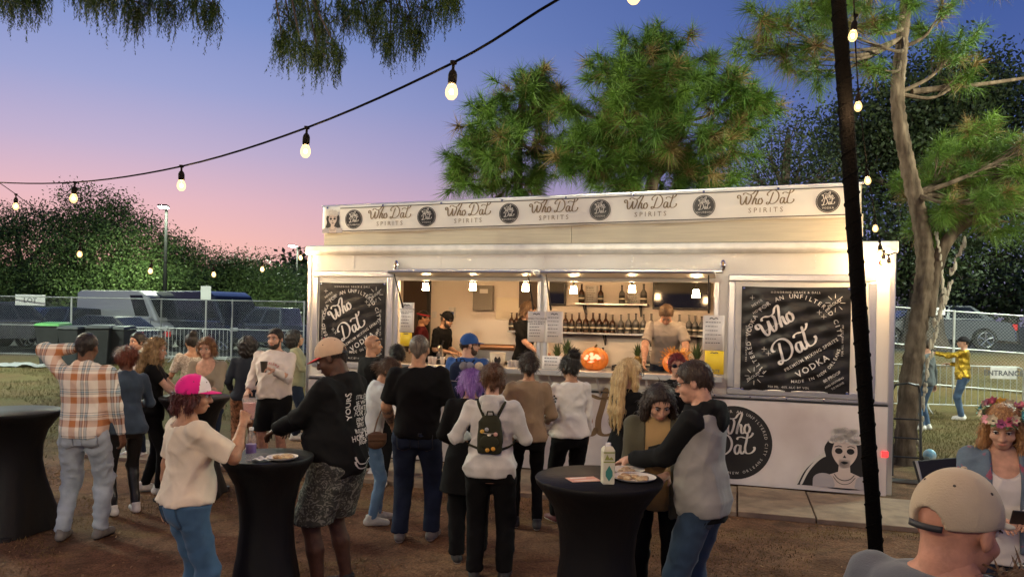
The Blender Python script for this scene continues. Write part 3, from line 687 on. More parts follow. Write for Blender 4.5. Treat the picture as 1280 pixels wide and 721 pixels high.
# papers on the posts and on the wall
paper = mat('paper', (.74, .72, .70), .7); inkg = mat('grey_ink', (.12, .12, .13), .7); yel = mat('yellow_card', (.75, .55, .03), .6)
def sheet(px0, py0, px1, py1, label, lines, m=paper, d=-.03, head=None, foot=None, big=None, name='paper_notice', emblem=True):
    a, zt = face(px0, py0, d); c, _ = face(px1, py0, d); zb = face(px0, py1, d)[1]; w, h = c - a, zt - zb
    E = empty(name, T_at(a, d, zb), TROT, label, 'notice'); r = random.Random(int(px0 * 7 + py0))
    n = 8; V = [(w * i / n, .004 * math.sin(i * 1.1 + px0), z) for i in range(n + 1) for z in (0, h)]; 
    o = link(bpy.data.objects.new('sheet', npmesh('sheet', V, [(2 * i, 2 * i + 2, 2 * i + 3, 2 * i + 1) for i in range(n)], m)), E); sd = o.modifiers.new('s', 'SOLIDIFY'); sd.thickness = .002
    p = Print(); y = h * .88
    if emblem:
        p.line([(w * .3, h * .9), (w * .4, h * .93), (w * .5, h * .9), (w * .6, h * .93), (w * .7, h * .9)], .012); y = h * .82
    for i, (txt, sz) in enumerate(head or []):
        y -= sz * 1.0; p.text(txt, w / 2, y, sz, bold=.006); y -= sz * .25
    y -= .012
    for i in range(lines):
        x = w * .12; end = w * r.uniform(.62, .9)
        while x < end:
            l = min(r.uniform(.012, .035), end - x); p.poly([(x, y), (x + l, y), (x + l, y + .009), (x, y + .009)]); x += l + .008
        y -= max(.02, (y - h * .08) / max(1, lines - i))
    if foot: p.text(foot, w / 2, h * .07, .055, bold=.01)
    l = p.build('print', inkg, E)
    for v in l.data.vertices: v.co.y = -.009
    return E
sheet(500, 378, 518, 415, 'white notice taped to the jamb above the left yellow card', 5, head=[('DRINKS TO DRINK', .027), ('AND TO ENJOY', .027)])
sheet(660, 389, 682, 427, 'white notice with bold heading taped to the window post', 5, head=[('DRINKS TO DRINK', .034), ('AND TO ENJOY', .034)])
sheet(682.5, 389, 704, 428, 'white notice with pale script heading beside the window post', 6, emblem=True)
sheet(879, 394, 906, 437, 'white notice taped above the yellow vote card', 6, d=-.045)
sheet(881, 438, 905, 467, 'yellow card reading VOTE below the notice', 0, m=yel, d=-.046, foot='VOTE', name='vote_card')
sheet(500.5, 415.5, 515, 432, 'small yellow card on the jamb by the bearded barman', 0, m=yel, name='vote_card')
sheet(732, 357, 747, 379, 'white notice between the amber bottles on the back wall', 6, d=BW - .02, emblem=False); sheet(784, 366, 801, 380, 'white notice between the clear bottles on the back wall', 4, d=BW - .02, emblem=False)
st = sheet(678, 441, 702, 458, 'small white sign standing on the counter by the pineapples', 3, d=-.2, emblem=False, name='counter_sign')
a_, zt_ = face(678, 441, -.2); c_, _ = face(702, 441, -.2); zb_ = face(678, 458, -.2)[1]
st.location = T_at(a_, -.2, 1.348); bx('holder_foot', mat('clear_acrylic', (.5, .5, .5), .2), st, 0, c_ - a_, -.02, .06, 0, .006)
# carved pumpkins with a light inside
pumpm = mat('pumpkin_skin', (.72, .20, .025), .45, var=.2, vscale=9, bump=.05); emb = emat('pumpkin_glow', (1., .22, .12), 3.2); stemm = mat('stem', (.16, .13, .05), .8)
def pumpkin(s, d, z, R, label, fringe=False):
    E = empty('carved_pumpkin', T_at(s, d, z), TROT, label, 'pumpkin')
    prof = [(R * math.sin(t), R * .86 * (1 - math.cos(t))) for t in [PI * i / 16 for i in range(17)]]; prof[0] = (.0, R * .05); prof[-1] = (.0, R * 1.62)
    MB().lathe(prof, 48, wob=lambda a, zz: 1 - .06 * abs(math.sin(a * 6)) ** .5).build('shell', pumpm, E, smooth=True)
    MB().tube([(0, 0, R * 1.6), (.01, 0, R * 1.75), (.03, -.01, R * 1.9)], [.022, .014, .012], 8).build('stem', stemm, E, smooth=True)
    g = MB()
    def cut(cx, cz, pts):
        V = []
        for a, b_ in pts:
            xx, zz = cx + a, cz + b_; ph = (zz - R * .86) / R; rr = R * math.sqrt(max(.05, 1 - ph * ph * 1.32)); V.append((xx, -math.sqrt(max(.001, rr * rr - xx * xx)) - .003, zz))
        g.add(V, [tuple(range(len(V)))])
    k = R / .2
    r = random.Random(3)
    for cx, cz in ((-.075, 1.12), (.06, 1.15), (-.01, 1.24), (-.09, .95), (.0, .98), (.085, 1.0), (.03, 1.08)):
        n = 6; cut(cx * k, cz * R, [(.034 * k * r.uniform(.7, 1.2) * math.cos(2 * PI * i / n), .026 * k * r.uniform(.7, 1.2) * math.sin(2 * PI * i / n)) for i in range(n)])
    cut(-.01, .72 * R, [(-.05 * k, .0), (.0, -.012), (.05 * k, .01), (0, .015)])
    g.build('cut_opening', emb, E)
    if fringe:
        f = MB(); r = random.Random(8)
        for i in range(150):
            a = r.uniform(0, 2 * PI); b_ = r.uniform(-.2, 1.2); dd = Vector((math.cos(a) * math.cos(b_), math.sin(a) * math.cos(b_), math.sin(b_))); p0 = dd * R * .9 + Vector((0, 0, R * .86)); p1 = p0 + dd * r.uniform(.03, .09) + Vector((r.uniform(-.03, .03), r.uniform(-.03, .03), r.uniform(-.03, .02)))
            if dd.y < -.55 and .0 < dd.z < .75: continue
            u, w_ = ortho(dd); f.add([p0 + u * .012, p0 - u * .012, p1 - u * .006, p1 + w_ * .01], [(0, 1, 2, 3)])
        tag(f.build('straw_hair', mat('straw_hair', (.75, .38, .08), .7, var=.3), E), kind='stuff')
s, z = face(743, 454, .05); pumpkin(s, .05, 1.328, .185, 'large orange carved pumpkin glowing red on the counter')
s, z = face(845, 462, .05); pumpkin(s, .02, 1.328, .17, 'carved pumpkin with shaggy straw hair on the counter', True)
# pineapples
pm = mat('pineapple_skin', (.16, .10, .03), .7, col2=(.36, .24, .07), vscale=30, bump=.4, bscale=60); lf = mat('pineapple_leaf', (.06, .10, .03), .6)
def pineapple(s, d, z, label, sc=1.):
    E = empty('pineapple', T_at(s, d, z), random.uniform(0, 6), label, 'pineapple'); E.scale = (sc,) * 3
    fr = MB(); r = random.Random(int(s * 100))
    fr.lathe([(.0, 0), (.045, .004), (.062, .05), (.066, .1), (.058, .16), (.035, .195), (.0, .2)], 18, wob=lambda a, zz: 1 + .05 * math.sin(a * 9 + zz * 60) * math.sin(zz * 120)); fr.build('fruit', pm, E, smooth=True)
    l = MB()
    for i in range(34):
        a = i * 2.4; t = i / 34; out = .11 * (1 - t) + .02; h = .08 + .15 * t; b0 = Vector((math.cos(a) * .02, math.sin(a) * .02, .19)); tip = b0 + Vector((math.cos(a) * out, math.sin(a) * out, h)); mid = b0 + Vector((math.cos(a) * out * .4, math.sin(a) * out * .4, h * .65)); u = Vector((-math.sin(a), math.cos(a), 0)) * .011
        l.add([b0 + u, b0 - u, mid - u * .8, mid + u * .8, tip], [(0, 1, 2, 3), (3, 2, 4)])
    l.build('leaf_crown', lf, E)
s, _ = face(696, 447, .12); pineapple(s, .14, 1.328, 'pineapple nearest the window post on the counter', .9); s, _ = face(709, 447, .12); pineapple(s, .1, 1.328, 'taller pineapple next to the glowing pumpkin', 1.05); s, _ = face(871, 460, .1); pineapple(s, .08, 1.328, 'pineapple beside the shaggy-haired pumpkin', 1.05); s, _ = face(797, 440, BW - .3); pineapple(s, BW - .3, 1.262, 'dark pineapple on the back bench behind the barman', 1.0)
# bar ware
def lathe_thing(name, label, cat, prof, m, s, d, z, n=20, part='body', group=None, extra=None):
    E = empty(name, T_at(s, d, z), 0, label, cat, group); MB().lathe(prof, n).build(part, m, E, smooth=True)
    if extra: extra(E)
    return E
pot = [(.0, 0), (.1, 0), (.105, .01), (.108, .16), (.115, .165), (.108, .168), (.1, .16), (.098, .02), (.0, .018)]
s, _ = face(731, 448, .42); lathe_thing('steel_pot', 'deep steel pot behind the glowing pumpkin', 'pot', pot, steel, s - .05, .4, 1.328)
s, _ = face(622, 450, .2); lathe_thing('ice_bucket', 'pale ice bucket with a dark emblem on the left counter', 'bucket', [(.0, 0), (.085, 0), (.09, .01), (.112, .19), (.118, .195), (.11, .198), (.1, .19), (.08, .02), (.0, .018)], mat('warm_bucket', (.62, .55, .45), .4), s, .2, 1.328, extra=lambda E: Print().disc(0, .1, .045, .055, -.103).build('emblem', inkm, E))
glassy = mat('clear_plastic', (.75, .72, .7), .08, alpha=.35)
cupp = [(.0, 0), (.028, 0), (.029, .004), (.040, .1), (.042, .102), (.039, .1), (.027, .006), (.0, .006)]
for i, (px, py) in enumerate(((637, 450), (641, 450), (645, 451), (649, 451), (653, 452))):
    s, _ = face(px, py, .1); lathe_thing('tumbler', 'clear tumbler in the row beside the ice bucket', 'glass', cupp, glassy, s, .12 + .03 * (i % 2), 1.328, 14, group='clear tumblers by the ice bucket')
for i, (px, cm, nm) in enumerate(((548, (.5, .2, .02), 'orange'), (557, (.5, .28, .04), 'amber'), (611, (.55, .6, .05), 'lime-topped'), (540, (.45, .1, .03), 'red'))):
    s, _ = face(px, 452, .05); E = lathe_thing('drink_cup', f'clear cup of {nm} drink on the left counter', 'cup', cupp, glassy, s, -.1 + .03 * i, 1.348, 14); MB().lathe([(.0, .007), (.026, .007), (.035, .075), (.0, .075)], 14).build('drink', mat('drink_' + nm, cm, .2), E, smooth=True)
def tray(s, d, z, w, dp, label, fills):
    E = empty('garnish_tray', T_at(s, d, z), TROT, label, 'tray'); m = MB(); m.box(0, w, 0, dp, 0, .01); m.box(0, .008, 0, dp, .0101, .07); m.box(w - .008, w, 0, dp, .0101, .07); m.box(.0085, w - .0085, 0, .008, .0101, .07); m.box(.0085, w - .0085, dp - .008, dp, .0101, .07); m.build('pan', dark, E)
    k = len(fills)
    for i, c in enumerate(fills): MB().box(.012 + (w - .024) * i / k, .008 + (w - .024) * (i + 1) / k, .012, dp - .012, .0105, .055).build('garnish', mat('garnish%d' % int(sum(c) * 1000), c, .6, var=.4, vscale=60, bump=.5), E)
s, _ = face(545, 455, .05); tray(s, -.02, 1.332, .34, .2, 'black garnish tray with citrus in front of the bearded barman', [(.5, .25, .03), (.2, .3, .05), (.5, .1, .05)])
s, _ = face(765, 450, .3); tray(s, .28, 1.332, .42, .22, 'black garnish tray beside the glowing pumpkin', [(.1, .08, .05), (.25, .2, .1)])
# espresso-like machine and till at the left serving window
E = empty('drinks_mixer', T_at(face(605, 445, .7)[0], .72, 1.262), TROT, 'long steel drinks mixer on the left back bench', 'appliance')
bx('housing', steel, E, -.3, .5, 0, .35, .04, .26, bevel=.02); MB().tube([(-.3, -.02, .27), (.5, -.02, .27)], .05, 12).build('roller', mat('copper_metal', (.35, .2, .12), .35, metal=.8), E, smooth=True)
for q in (-.25, .45): bx('foot', dark, E, q - .03, q + .03, .05, .3, 0, .039)
E.location = T_at(face(605, 445, TD - .6)[0], TD - .55, 1.262)
E = empty('beer_tap', T_at(face(551, 430, .35)[0], .38, 1.328), TROT, 'steel mixer tap beside the bearded barman', 'tap'); MB().tube([(0, 0, 0), (0, 0, .2), (0, -.03, .25), (0, -.1, .25), (0, -.12, .21)], .018, 10).build('spout', steel, E, smooth=True); MB().lathe([(.0, 0), (.05, 0), (.05, .02), (.02, .03), (.0, .03)], 14).build('base', steel, E, smooth=True); MB().tube([(.0, 0, .25), (.03, 0, .33)], .014, 8).build('handle', dark, E)
E = empty('towel', T_at(face(781, 452, .0)[0], -.05, 1.3465), TROT, 'folded white bar towel lying on the counter', 'towel'); bx('cloth', paper, E, 0, .16, -.03, .06, 0, .018, bevel=.008); bx('fold', paper, E, .005, .15, -.025, .05, .019, .03, bevel=.005)
# ================================================================== string lights and lamp posts
filam = emat('filament_glow', (1., .64, .31), BULB)
bulbm = bpy.data.materials.new('bulb_glass'); bulbm.use_nodes = True; N = bulbm.node_tree.nodes; N.clear(); e_ = N.new('ShaderNodeEmission'); e_.inputs[0].default_value = (1., .60, .22, 1); e_.inputs[1].default_value = 2.6; t_ = N.new('ShaderNodeBsdfTransparent'); mx_ = N.new('ShaderNodeMixShader'); mx_.inputs[0].default_value = .5; o_ = N.new('ShaderNodeOutputMaterial')
for a_, b_ in ((t_.outputs[0], mx_.inputs[1]), (e_.outputs[0], mx_.inputs[2]), (mx_.outputs[0], o_.inputs[0])): bulbm.node_tree.links.new(a_, b_)
wirem = mat('black_cable', (.002, .002, .002), .9, spec=.03); sockm = mat('socket', (.008, .006, .005), .7, spec=.1)
bprofile = [(r_ * .95, z_ * .84) for r_, z_ in [(.0, -.118), (.014, -.115), (.026, -.10), (.031, -.082), (.029, -.06), (.02, -.036), (.016, -.03), (.0, -.03)]]
bulb_me = MB().lathe(bprofile[::-1], 10).mesh('bulb', bulbm, True)
fil_me = MB().ball((0, 0, -.062), .0085, 8, 6, (1, 1, 1.5)).mesh('filament', filam, True)
sock_me = MB().lathe([(.0, -.027), (.019, -.027), (.021, -.01), (.021, .016), (.016, .03), (.007, .04), (.007, .06), (.016, .064), (.016, .078), (.0, .08)], 10).mesh('socket', sockm, True)
def string(pts, bulbs, label, r=.006, drop=.05, sag=.0):
    """pts: control points of the cable; bulbs: list of cable parameters (index) where a bulb hangs"""
    E = empty('string_light', pts[0], 0, label, 'string lights'); o0 = Vector(pts[0])
    P = [Vector(p) for p in pts]; Q = [P[0] * 2 - P[1]] + P + [P[-1] * 2 - P[-2]]; path = []
    def ev(i, t):
        a, b_, c, d = Q[i:i + 4]; return .5 * ((2 * b_) + (c - a) * t + (2 * a - 5 * b_ + 4 * c - d) * t * t + (3 * b_ - a - 3 * c + d) * t ** 3)
    for i in range(len(P) - 1):
        for j in range(6): path.append(ev(i, j / 6))
    path.append(P[-1])
    MB().tube([p - o0 for p in path], r, 6).build('cable', wirem, E, smooth=True)
    for u in bulbs:
        i = min(int(u), len(P) - 2); p = ev(i, u - i) - o0
        s_ = link(bpy.data.objects.new('socket', sock_me), E); s_.location = p + Vector((0, 0, -.07 - drop + .05)); s_.rotation_euler = (random.uniform(-.1, .1), random.uniform(-.1, .1), 0)
        b_ = link(bpy.data.objects.new('bulb', bulb_me), s_); link(bpy.data.objects.new('filament', fil_me), s_)
# left string: from high above the camera down to the far left
cab = [at(1010, -175, 2.6), at(860, -85, 2.85), at(697, 0, 3.1), at(566, 79, 3.5), at(383, 160, 4.3), at(227, 208, 5.2), at(93, 228, 6.2), at(-20, 227, 7.2), at(-120, 215, 8.3)]
string(cab, [.3, 1.42, 3, 4, 5, 6, 7, 8], 'string of bulbs rising across the dusk sky in front of the trees')
# far string: from the far left to the trailer corner
far = [at(-60, 190, 7.4), at(20, 243, 8.2), at(100, 304, 9.0), at(189, 326, 9.7), at(267, 331, 10.3), at(328, 325, 10.8), tw(-.02, -.03, 2.98)]
string(far, [0, 1, 2, 3, 4, 5, 5.85], 'sagging string of bulbs tied to the left corner of the trailer', r=.004)
# right string: from the pole down to the trailer's right corner
rt = [at(1066, -60, 4.4), at(1068, 20, 5.0), at(1073, 112, 5.8), at(1084, 208, 6.9), at(1094, 270, 7.9), at(1100, 302, 8.5), at(1108, 318, 8.75), tw(TLEN - .0, -.04, 2.86)]
string(rt, [1, 2, 3, 4, 5, 5.6, 6.3], 'string of bulbs running from the dark pole to the right trailer corner', r=.005)
# extra strings added overhead and behind the viewer to light the crowd
hub = at(1040, -60, 6.0)
def span(a, c, sag, n, label):
    a, c = Vector(a), Vector(c); k = 6; pts = [a.lerp(c, i / k) - Vector((0, 0, sag * 4 * (i / k) * (1 - i / k))) for i in range(k + 1)]
    string(pts, [k * (i + .5) / n for i in range(n)], label)
span(at(1010, -175, 2.6), (-4.5, -2.5, 4.3), .45, 8, 'added string of bulbs above and behind the viewer towards the left')
span(hub, (5.5, -3.5, 4.3), .4, 9, 'added string of bulbs from the dark pole over the right of the crowd')
span((-4.5, -2.5, 4.3), (-7.5, 8.5, 3.9), .5, 11, 'added string of bulbs along the left side of the crowd')
span((-4.5, -2.5, 4.3), (5.5, -3.5, 4.3), .5, 9, 'added string of bulbs across behind the viewer')
# dark wooden pole wrapped in cable
E = empty('light_pole', gnd(1097, 722), 0, 'leaning dark pole wrapped in black mesh beside the crowd', 'pole'); base = Vector(E.location)
top = at(1042, -90, 6.02); mb = MB(); n = 40; r = random.Random(2)
for i in range(n + 1): pass
mb.tube([(top - base) * (i / n) for i in range(n + 1)], [.058 + .002 * math.sin(i * 2.1) for i in range(n + 1)], 14).build('post', mat('pole_wrap', (.0035, .003, .003), .95, bump=.8, bscale=60, spec=.05), E, smooth=True)
d_ = (top - base).normalized(); u, w_ = ortho(d_); k = 420
MB().tube([d_ * ((top - base).length * i / k) + (u * math.cos(i * .42) + w_ * math.sin(i * .42)) * .060 for i in range(k + 1)], .005, 5).build('wrapped_cable', mat('wrap_cable', (.003, .003, .003), .9, spec=.05), E, smooth=True)
# parking lot lamp posts with white LED heads
ledm = emat('led_panel', (.86, 1., .80), LED); postm = mat('lamp_post_paint', (.004, .004, .004), .8, spec=.05)
streetm = emat('street_led', (.86, 1., .74), STREET)
def lamp_post(p, h, label, aim, heads=1, pm=None):
    z0 = float(gh(p[0], p[1])); E = empty('lamp_post', (p[0], p[1], z0), aim, label, 'street lamp')
    MB().tube([(0, 0, 0), (0, 0, h * .5), (0, 0, h)], [.11, .09, .07], 12).build('post', postm, E, smooth=True); MB().lathe([(.2, 0), (.2, .5), (.17, .52), (.12, .52)], 16).build('footing', conc, E)
    for k in range(heads):
        sgn = 1 if k == 0 else -1
        MB().tube([(0, 0, h - .1), (sgn * .5, 0, h)], .04, 8).build('arm', postm, E)
        hd = MB().box(sgn * .45 if sgn > 0 else -1.15, sgn * .45 + .7 if sgn > 0 else -.45, -.22, .22, h + .01, h + .11).build('lamp_head', postm, E, bevel=.02)
        bx('led_panel', pm or ledm, hd, min(sgn * .5, sgn * 1.1), max(sgn * .5, sgn * 1.1), -.18, .18, h - .02, h + .009)
    return E
lp = at(213, 262, 38); lamp_post((lp.x - .2, lp.y), lp.z - float(gh(lp.x, lp.y)), 'lit white lamp post among the oak trees behind the fence', math.radians(-75), 1, streetm)
lp2 = at(372, 309, 58); lamp_post((lp2.x, lp2.y), lp2.z - float(gh(lp2.x, lp2.y)), 'distant lit lamp post beside the trailer corner', math.radians(-100), 1, streetm)
# flood masts added out of view to brighten the pines and trailer
floodm = emat('added_flood_panel', (1., .96, .70), FLOOD)
floodw = emat('added_flood_dim', (1., .92, .66), FLOOD * .3)
def added_flood(p, h, aim, label, pm=None):
    z0 = float(gh(p[0], p[1])); E = empty('added_flood_mast', (p[0], p[1], z0), 0, label, 'floodlight'); MB().tube([(0, 0, 0), (0, 0, h)], [.08, .05], 10).build('mast', postm, E, smooth=True); MB().lathe([(.5, 0), (.5, .08), (.1, .12)], 16).build('footing', conc, E)
    d = (Vector(aim) - Vector((p[0], p[1], z0 + h))).normalized(); u = d.cross(Vector((0, 0, 1))).normalized(); w = u.cross(d)
    for k in (-.45, .45):
        c = Vector((0, 0, h)) + u * k; hd = MB(); hd.add([c + u * a + w * b_ + d * e for e in (-.12, .0) for a, b_ in ((-.3, -.2), (.3, -.2), (.3, .2), (-.3, .2))], [(0, 3, 2, 1), (4, 5, 6, 7), (0, 1, 5, 4), (1, 2, 6, 5), (2, 3, 7, 6), (3, 0, 4, 7)]); ho = hd.build('lamp_head', postm, E)
        MB().add([c + u * a + w * b_ + d * .006 for a, b_ in ((-.27, -.17), (.27, -.17), (.27, .17), (-.27, .17))], [(0, 1, 2, 3)]).build('lens_panel', pm or floodm, ho)
        for a0, a1, b0, b1 in ((-.3, .3, -.21, -.2), (-.31, -.3, -.21, .21), (.3, .31, -.21, .21)):  # visors shaped to keep the added flood off the crowd
            vz = MB(); vz.add([c + u * a + w * b_ + d * e for e in (.0, .42) for a, b_ in ((a0, b0), (a1, b0), (a1, b1), (a0, b1))], [(0, 3, 2, 1), (4, 5, 6, 7), (0, 1, 5, 4), (1, 2, 6, 5), (2, 3, 7, 6), (3, 0, 4, 7)]); vz.build('visor', postm, ho)
    MB().tube([Vector((0, 0, h)) - u * .5 - d * .14, Vector((0, 0, h)) + u * .5 - d * .14], .03, 8).build('cross_arm', postm, E)
added_flood((-7.0, -8.0), 7.0, (2.5, 15, 7.8), 'added floodlight mast behind the viewer', floodw)
added_flood((-14.0, 11.0), 7.5, (1.5, 16., 7.3), 'added floodlight mast beyond the left of the crowd')

lamp_post((14.6, 14.5), 8.5, 'added lamp post on the lawn to the right of the trailer', math.radians(160), 2)  # added out of view to light the right lawn and pine
lamp_post((-16.0, 16.5), 8.5, 'added lamp post over the lawn left of the bins', math.radians(-10), 2)  # added out of view to brighten the left lawn and bins

added_flood((12.5, 5.0), 6.5, (7.6, 11.8, 6.3), 'added floodlight mast on the right facing the leaning pine', emat('added_flood_low', (1., .98, .70), FLOOD * .75))  # third flood, added out of view to brighten the near pine's needles
# ================================================================== fences, vehicles, street furniture
galv = mat('galvanised', (.36, .36, .345), .5, metal=.25, var=.15, vscale=6)
def chain_fence(pts, h, label, post_every=3.0, top_sign=None):
    E = empty('chain_link_fence', (*pts[0][:2], 0), 0, label, 'fence'); O = Vector((pts[0][0], pts[0][1], 0))
    for (a, c) in zip(pts[:-1], pts[1:]):
        a, c = Vector((a[0], a[1], 0)), Vector((c[0], c[1], 0)); L = (c - a).length; n = max(1, round(L / post_every)); u = (c - a) / L
        zz = lambda t: float(gh((a + u * t).x, (a + u * t).y))
        for i in range(n + 1):
            p = a + u * (L * i / n) - O; z = zz(L * i / n); MB().tube([p + Vector((0, 0, z - .05)), p + Vector((0, 0, z + h + .03))], .03, 8).build('post', galv, E, smooth=True)
            if i < n:
                q = a + u * (L * (i + 1) / n) - O; z2 = zz(L * (i + 1) / n); nrm = Vector((-u.y, u.x, 0)) * .012
                for f in (.03, .52, 1.0): MB().tube([p + Vector((0, 0, z + h * f)), q + Vector((0, 0, z2 + h * f))], .02, 6).build('rail', galv, E, smooth=True)
                # woven wire: two sets of slanting wires
                m = MB(); w = (q - p).length; st = .085; k = int((w + h) / st); vs = []; fs = []
                for sgn in (0, 1):
                    for j in range(k):
                        x0 = j * st - h; x1 = x0 + h; za, zb = 0., h
                        if x0 < 0: za = -x0; x0 = 0
                        if x1 > w: zb = h - (x1 - w); x1 = w
                        if zb <= za: continue
                        if sgn: x0, x1 = w - x0, w - x1
                        pa = p + u * x0 + Vector((0, 0, z + (z2 - z) * x0 / w + za)) + nrm * (1 if sgn else -1) * .2; pb = p + u * x1 + Vector((0, 0, z + (z2 - z) * x1 / w + zb)) + nrm * (1 if sgn else -1) * .2
                        d = (pb - pa).normalized(); e1, e2 = ortho(d); r = .0022; o = len(vs)
                        for pp in (pa, pb):
                            for an in (0, 2.1, 4.2): vs.append(pp + (e1 * math.cos(an) + e2 * math.sin(an)) * r)
                        fs += [(o, o + 1, o + 4, o + 3), (o + 1, o + 2, o + 5, o + 4), (o + 2, o, o + 3, o + 5)]
                m.add(vs, fs); me = bpy.data.meshes.new('wire_mesh'); me.from_pydata(m.v, [], m.f); me.materials.append(mat('wire', (.26, .26, .25), .6, metal=.2)); tag(link(bpy.data.objects.new('wire_mesh', me), E), kind='stuff')
    return E
FL = [(-24.5, 27.2), (-18.5, 26.6), (-12.0, 26.0), (-7.0, 25.6)]
chain_fence(FL, 2.05, 'long chain-link fence in front of the parked cars')
chain_fence([(8.2, 19.6), (14.2, 18.9), (20.5, 18.2)], 1.95, 'chain-link fence on the bank behind the gold jacket')
# signs tied to the fences
def fence_sign(px, py, Y, w, h, label, txt, rz=0., m=None):
    p = at(px, py, Y); E = empty('fence_sign', p, rz, label, 'sign'); bx('panel', m or mat('sign_white', (.6, .58, .56), .5, var=.1), E, -w / 2, w / 2, -.012, 0, -h / 2, h / 2, bevel=.004)
    pr = Print(); pr.text(txt, 0, -h * .22, h * .62, bold=.02); l = pr.build('lettering', mat('sign_ink', (.1, .1, .11), .6), E)
    for v in l.data.vertices: v.co.y = -.015
fence_sign(38, 375, 26.75, 1.0, .38, 'white sign tied to the top of the left fence', 'LOT', .1); fence_sign(1173, 389, 18.9, .32, .18, 'small white sign on the bank fence', 'EXIT', -.1); fence_sign(1254, 466, 16.9, .55, .26, 'white sign hanging on the steel barrier', 'ENTRANCE', -.1)
# crowd barriers
def barrier(p0, p1, label):
    p0, p1 = Vector((*p0, 0)), Vector((*p1, 0)); L = (p1 - p0).length; E = empty('steel_barrier', (p0.x, p0.y, float(gh(p0.x, p0.y))), math.atan2(p1.y - p0.y, p1.x - p0.x), label, 'barrier', 'steel crowd barriers')
    h = 1.1; r = .12; pts = [(0, 0, .12), (0, 0, h - r), (.035, 0, h - .035), (r, 0, h), (L - r, 0, h), (L - .035, 0, h - .035), (L, 0, h - r), (L, 0, .12)]
    MB().tube(pts, .019, 8).build('frame', galv, E, smooth=True); MB().tube([(0.02, 0, .2), (L - .02, 0, .2)], .016, 6).build('bottom_rail', galv, E)
    n = int(L / .13)
    for i in range(1, n): MB().tube([(L * i / n, 0, .2), (L * i / n, 0, h)], .008, 5).build('bar', galv, E)
    for x in (.15, L - .15): MB().tube([(x, -.3, 0.01), (x, -.1, .1), (x, 0, .2), (x, .1, .1), (x, .3, 0.01)], .014, 6).build('foot', galv, E)
barrier((7.6, 17.6), (9.3, 17.45), 'steel crowd barrier beside the pine trunk'); barrier((9.45, 17.5), (11.6, 17.2), 'steel crowd barrier behind the gold jacket'); barrier((11.7, 17.2), (13.8, 16.9), 'steel crowd barrier with a hanging sign')
barrier((-13.3, 24.8), (-11.2, 24.6), 'steel crowd barrier in front of the dark saloon'); barrier((-11.1, 24.6), (-9.0, 24.4), 'steel crowd barrier behind the woman in white blouse')
# white slatted rack at the right edge
E = empty('white_rack', (*gnd(1268, 520, .0)[:2], 0), -.1, 'white steel grid rack at the edge of the lawn', 'rack'); wr = mat('rack_white', (.62, .62, .6), .5); E.location = (11.2, 16.2, 0)
for x in (0, .5, 1.0): bx('upright', wr, E, x - .02, x + .02, -.02, .02, 0, 1.62)
for i in range(8): bx('slat', wr, E, .021, .479, -.012, .012, .12 + i * .2, .17 + i * .2); bx('slat', wr, E, .521, .979, -.012, .012, .12 + i * .2, .17 + i * .2)
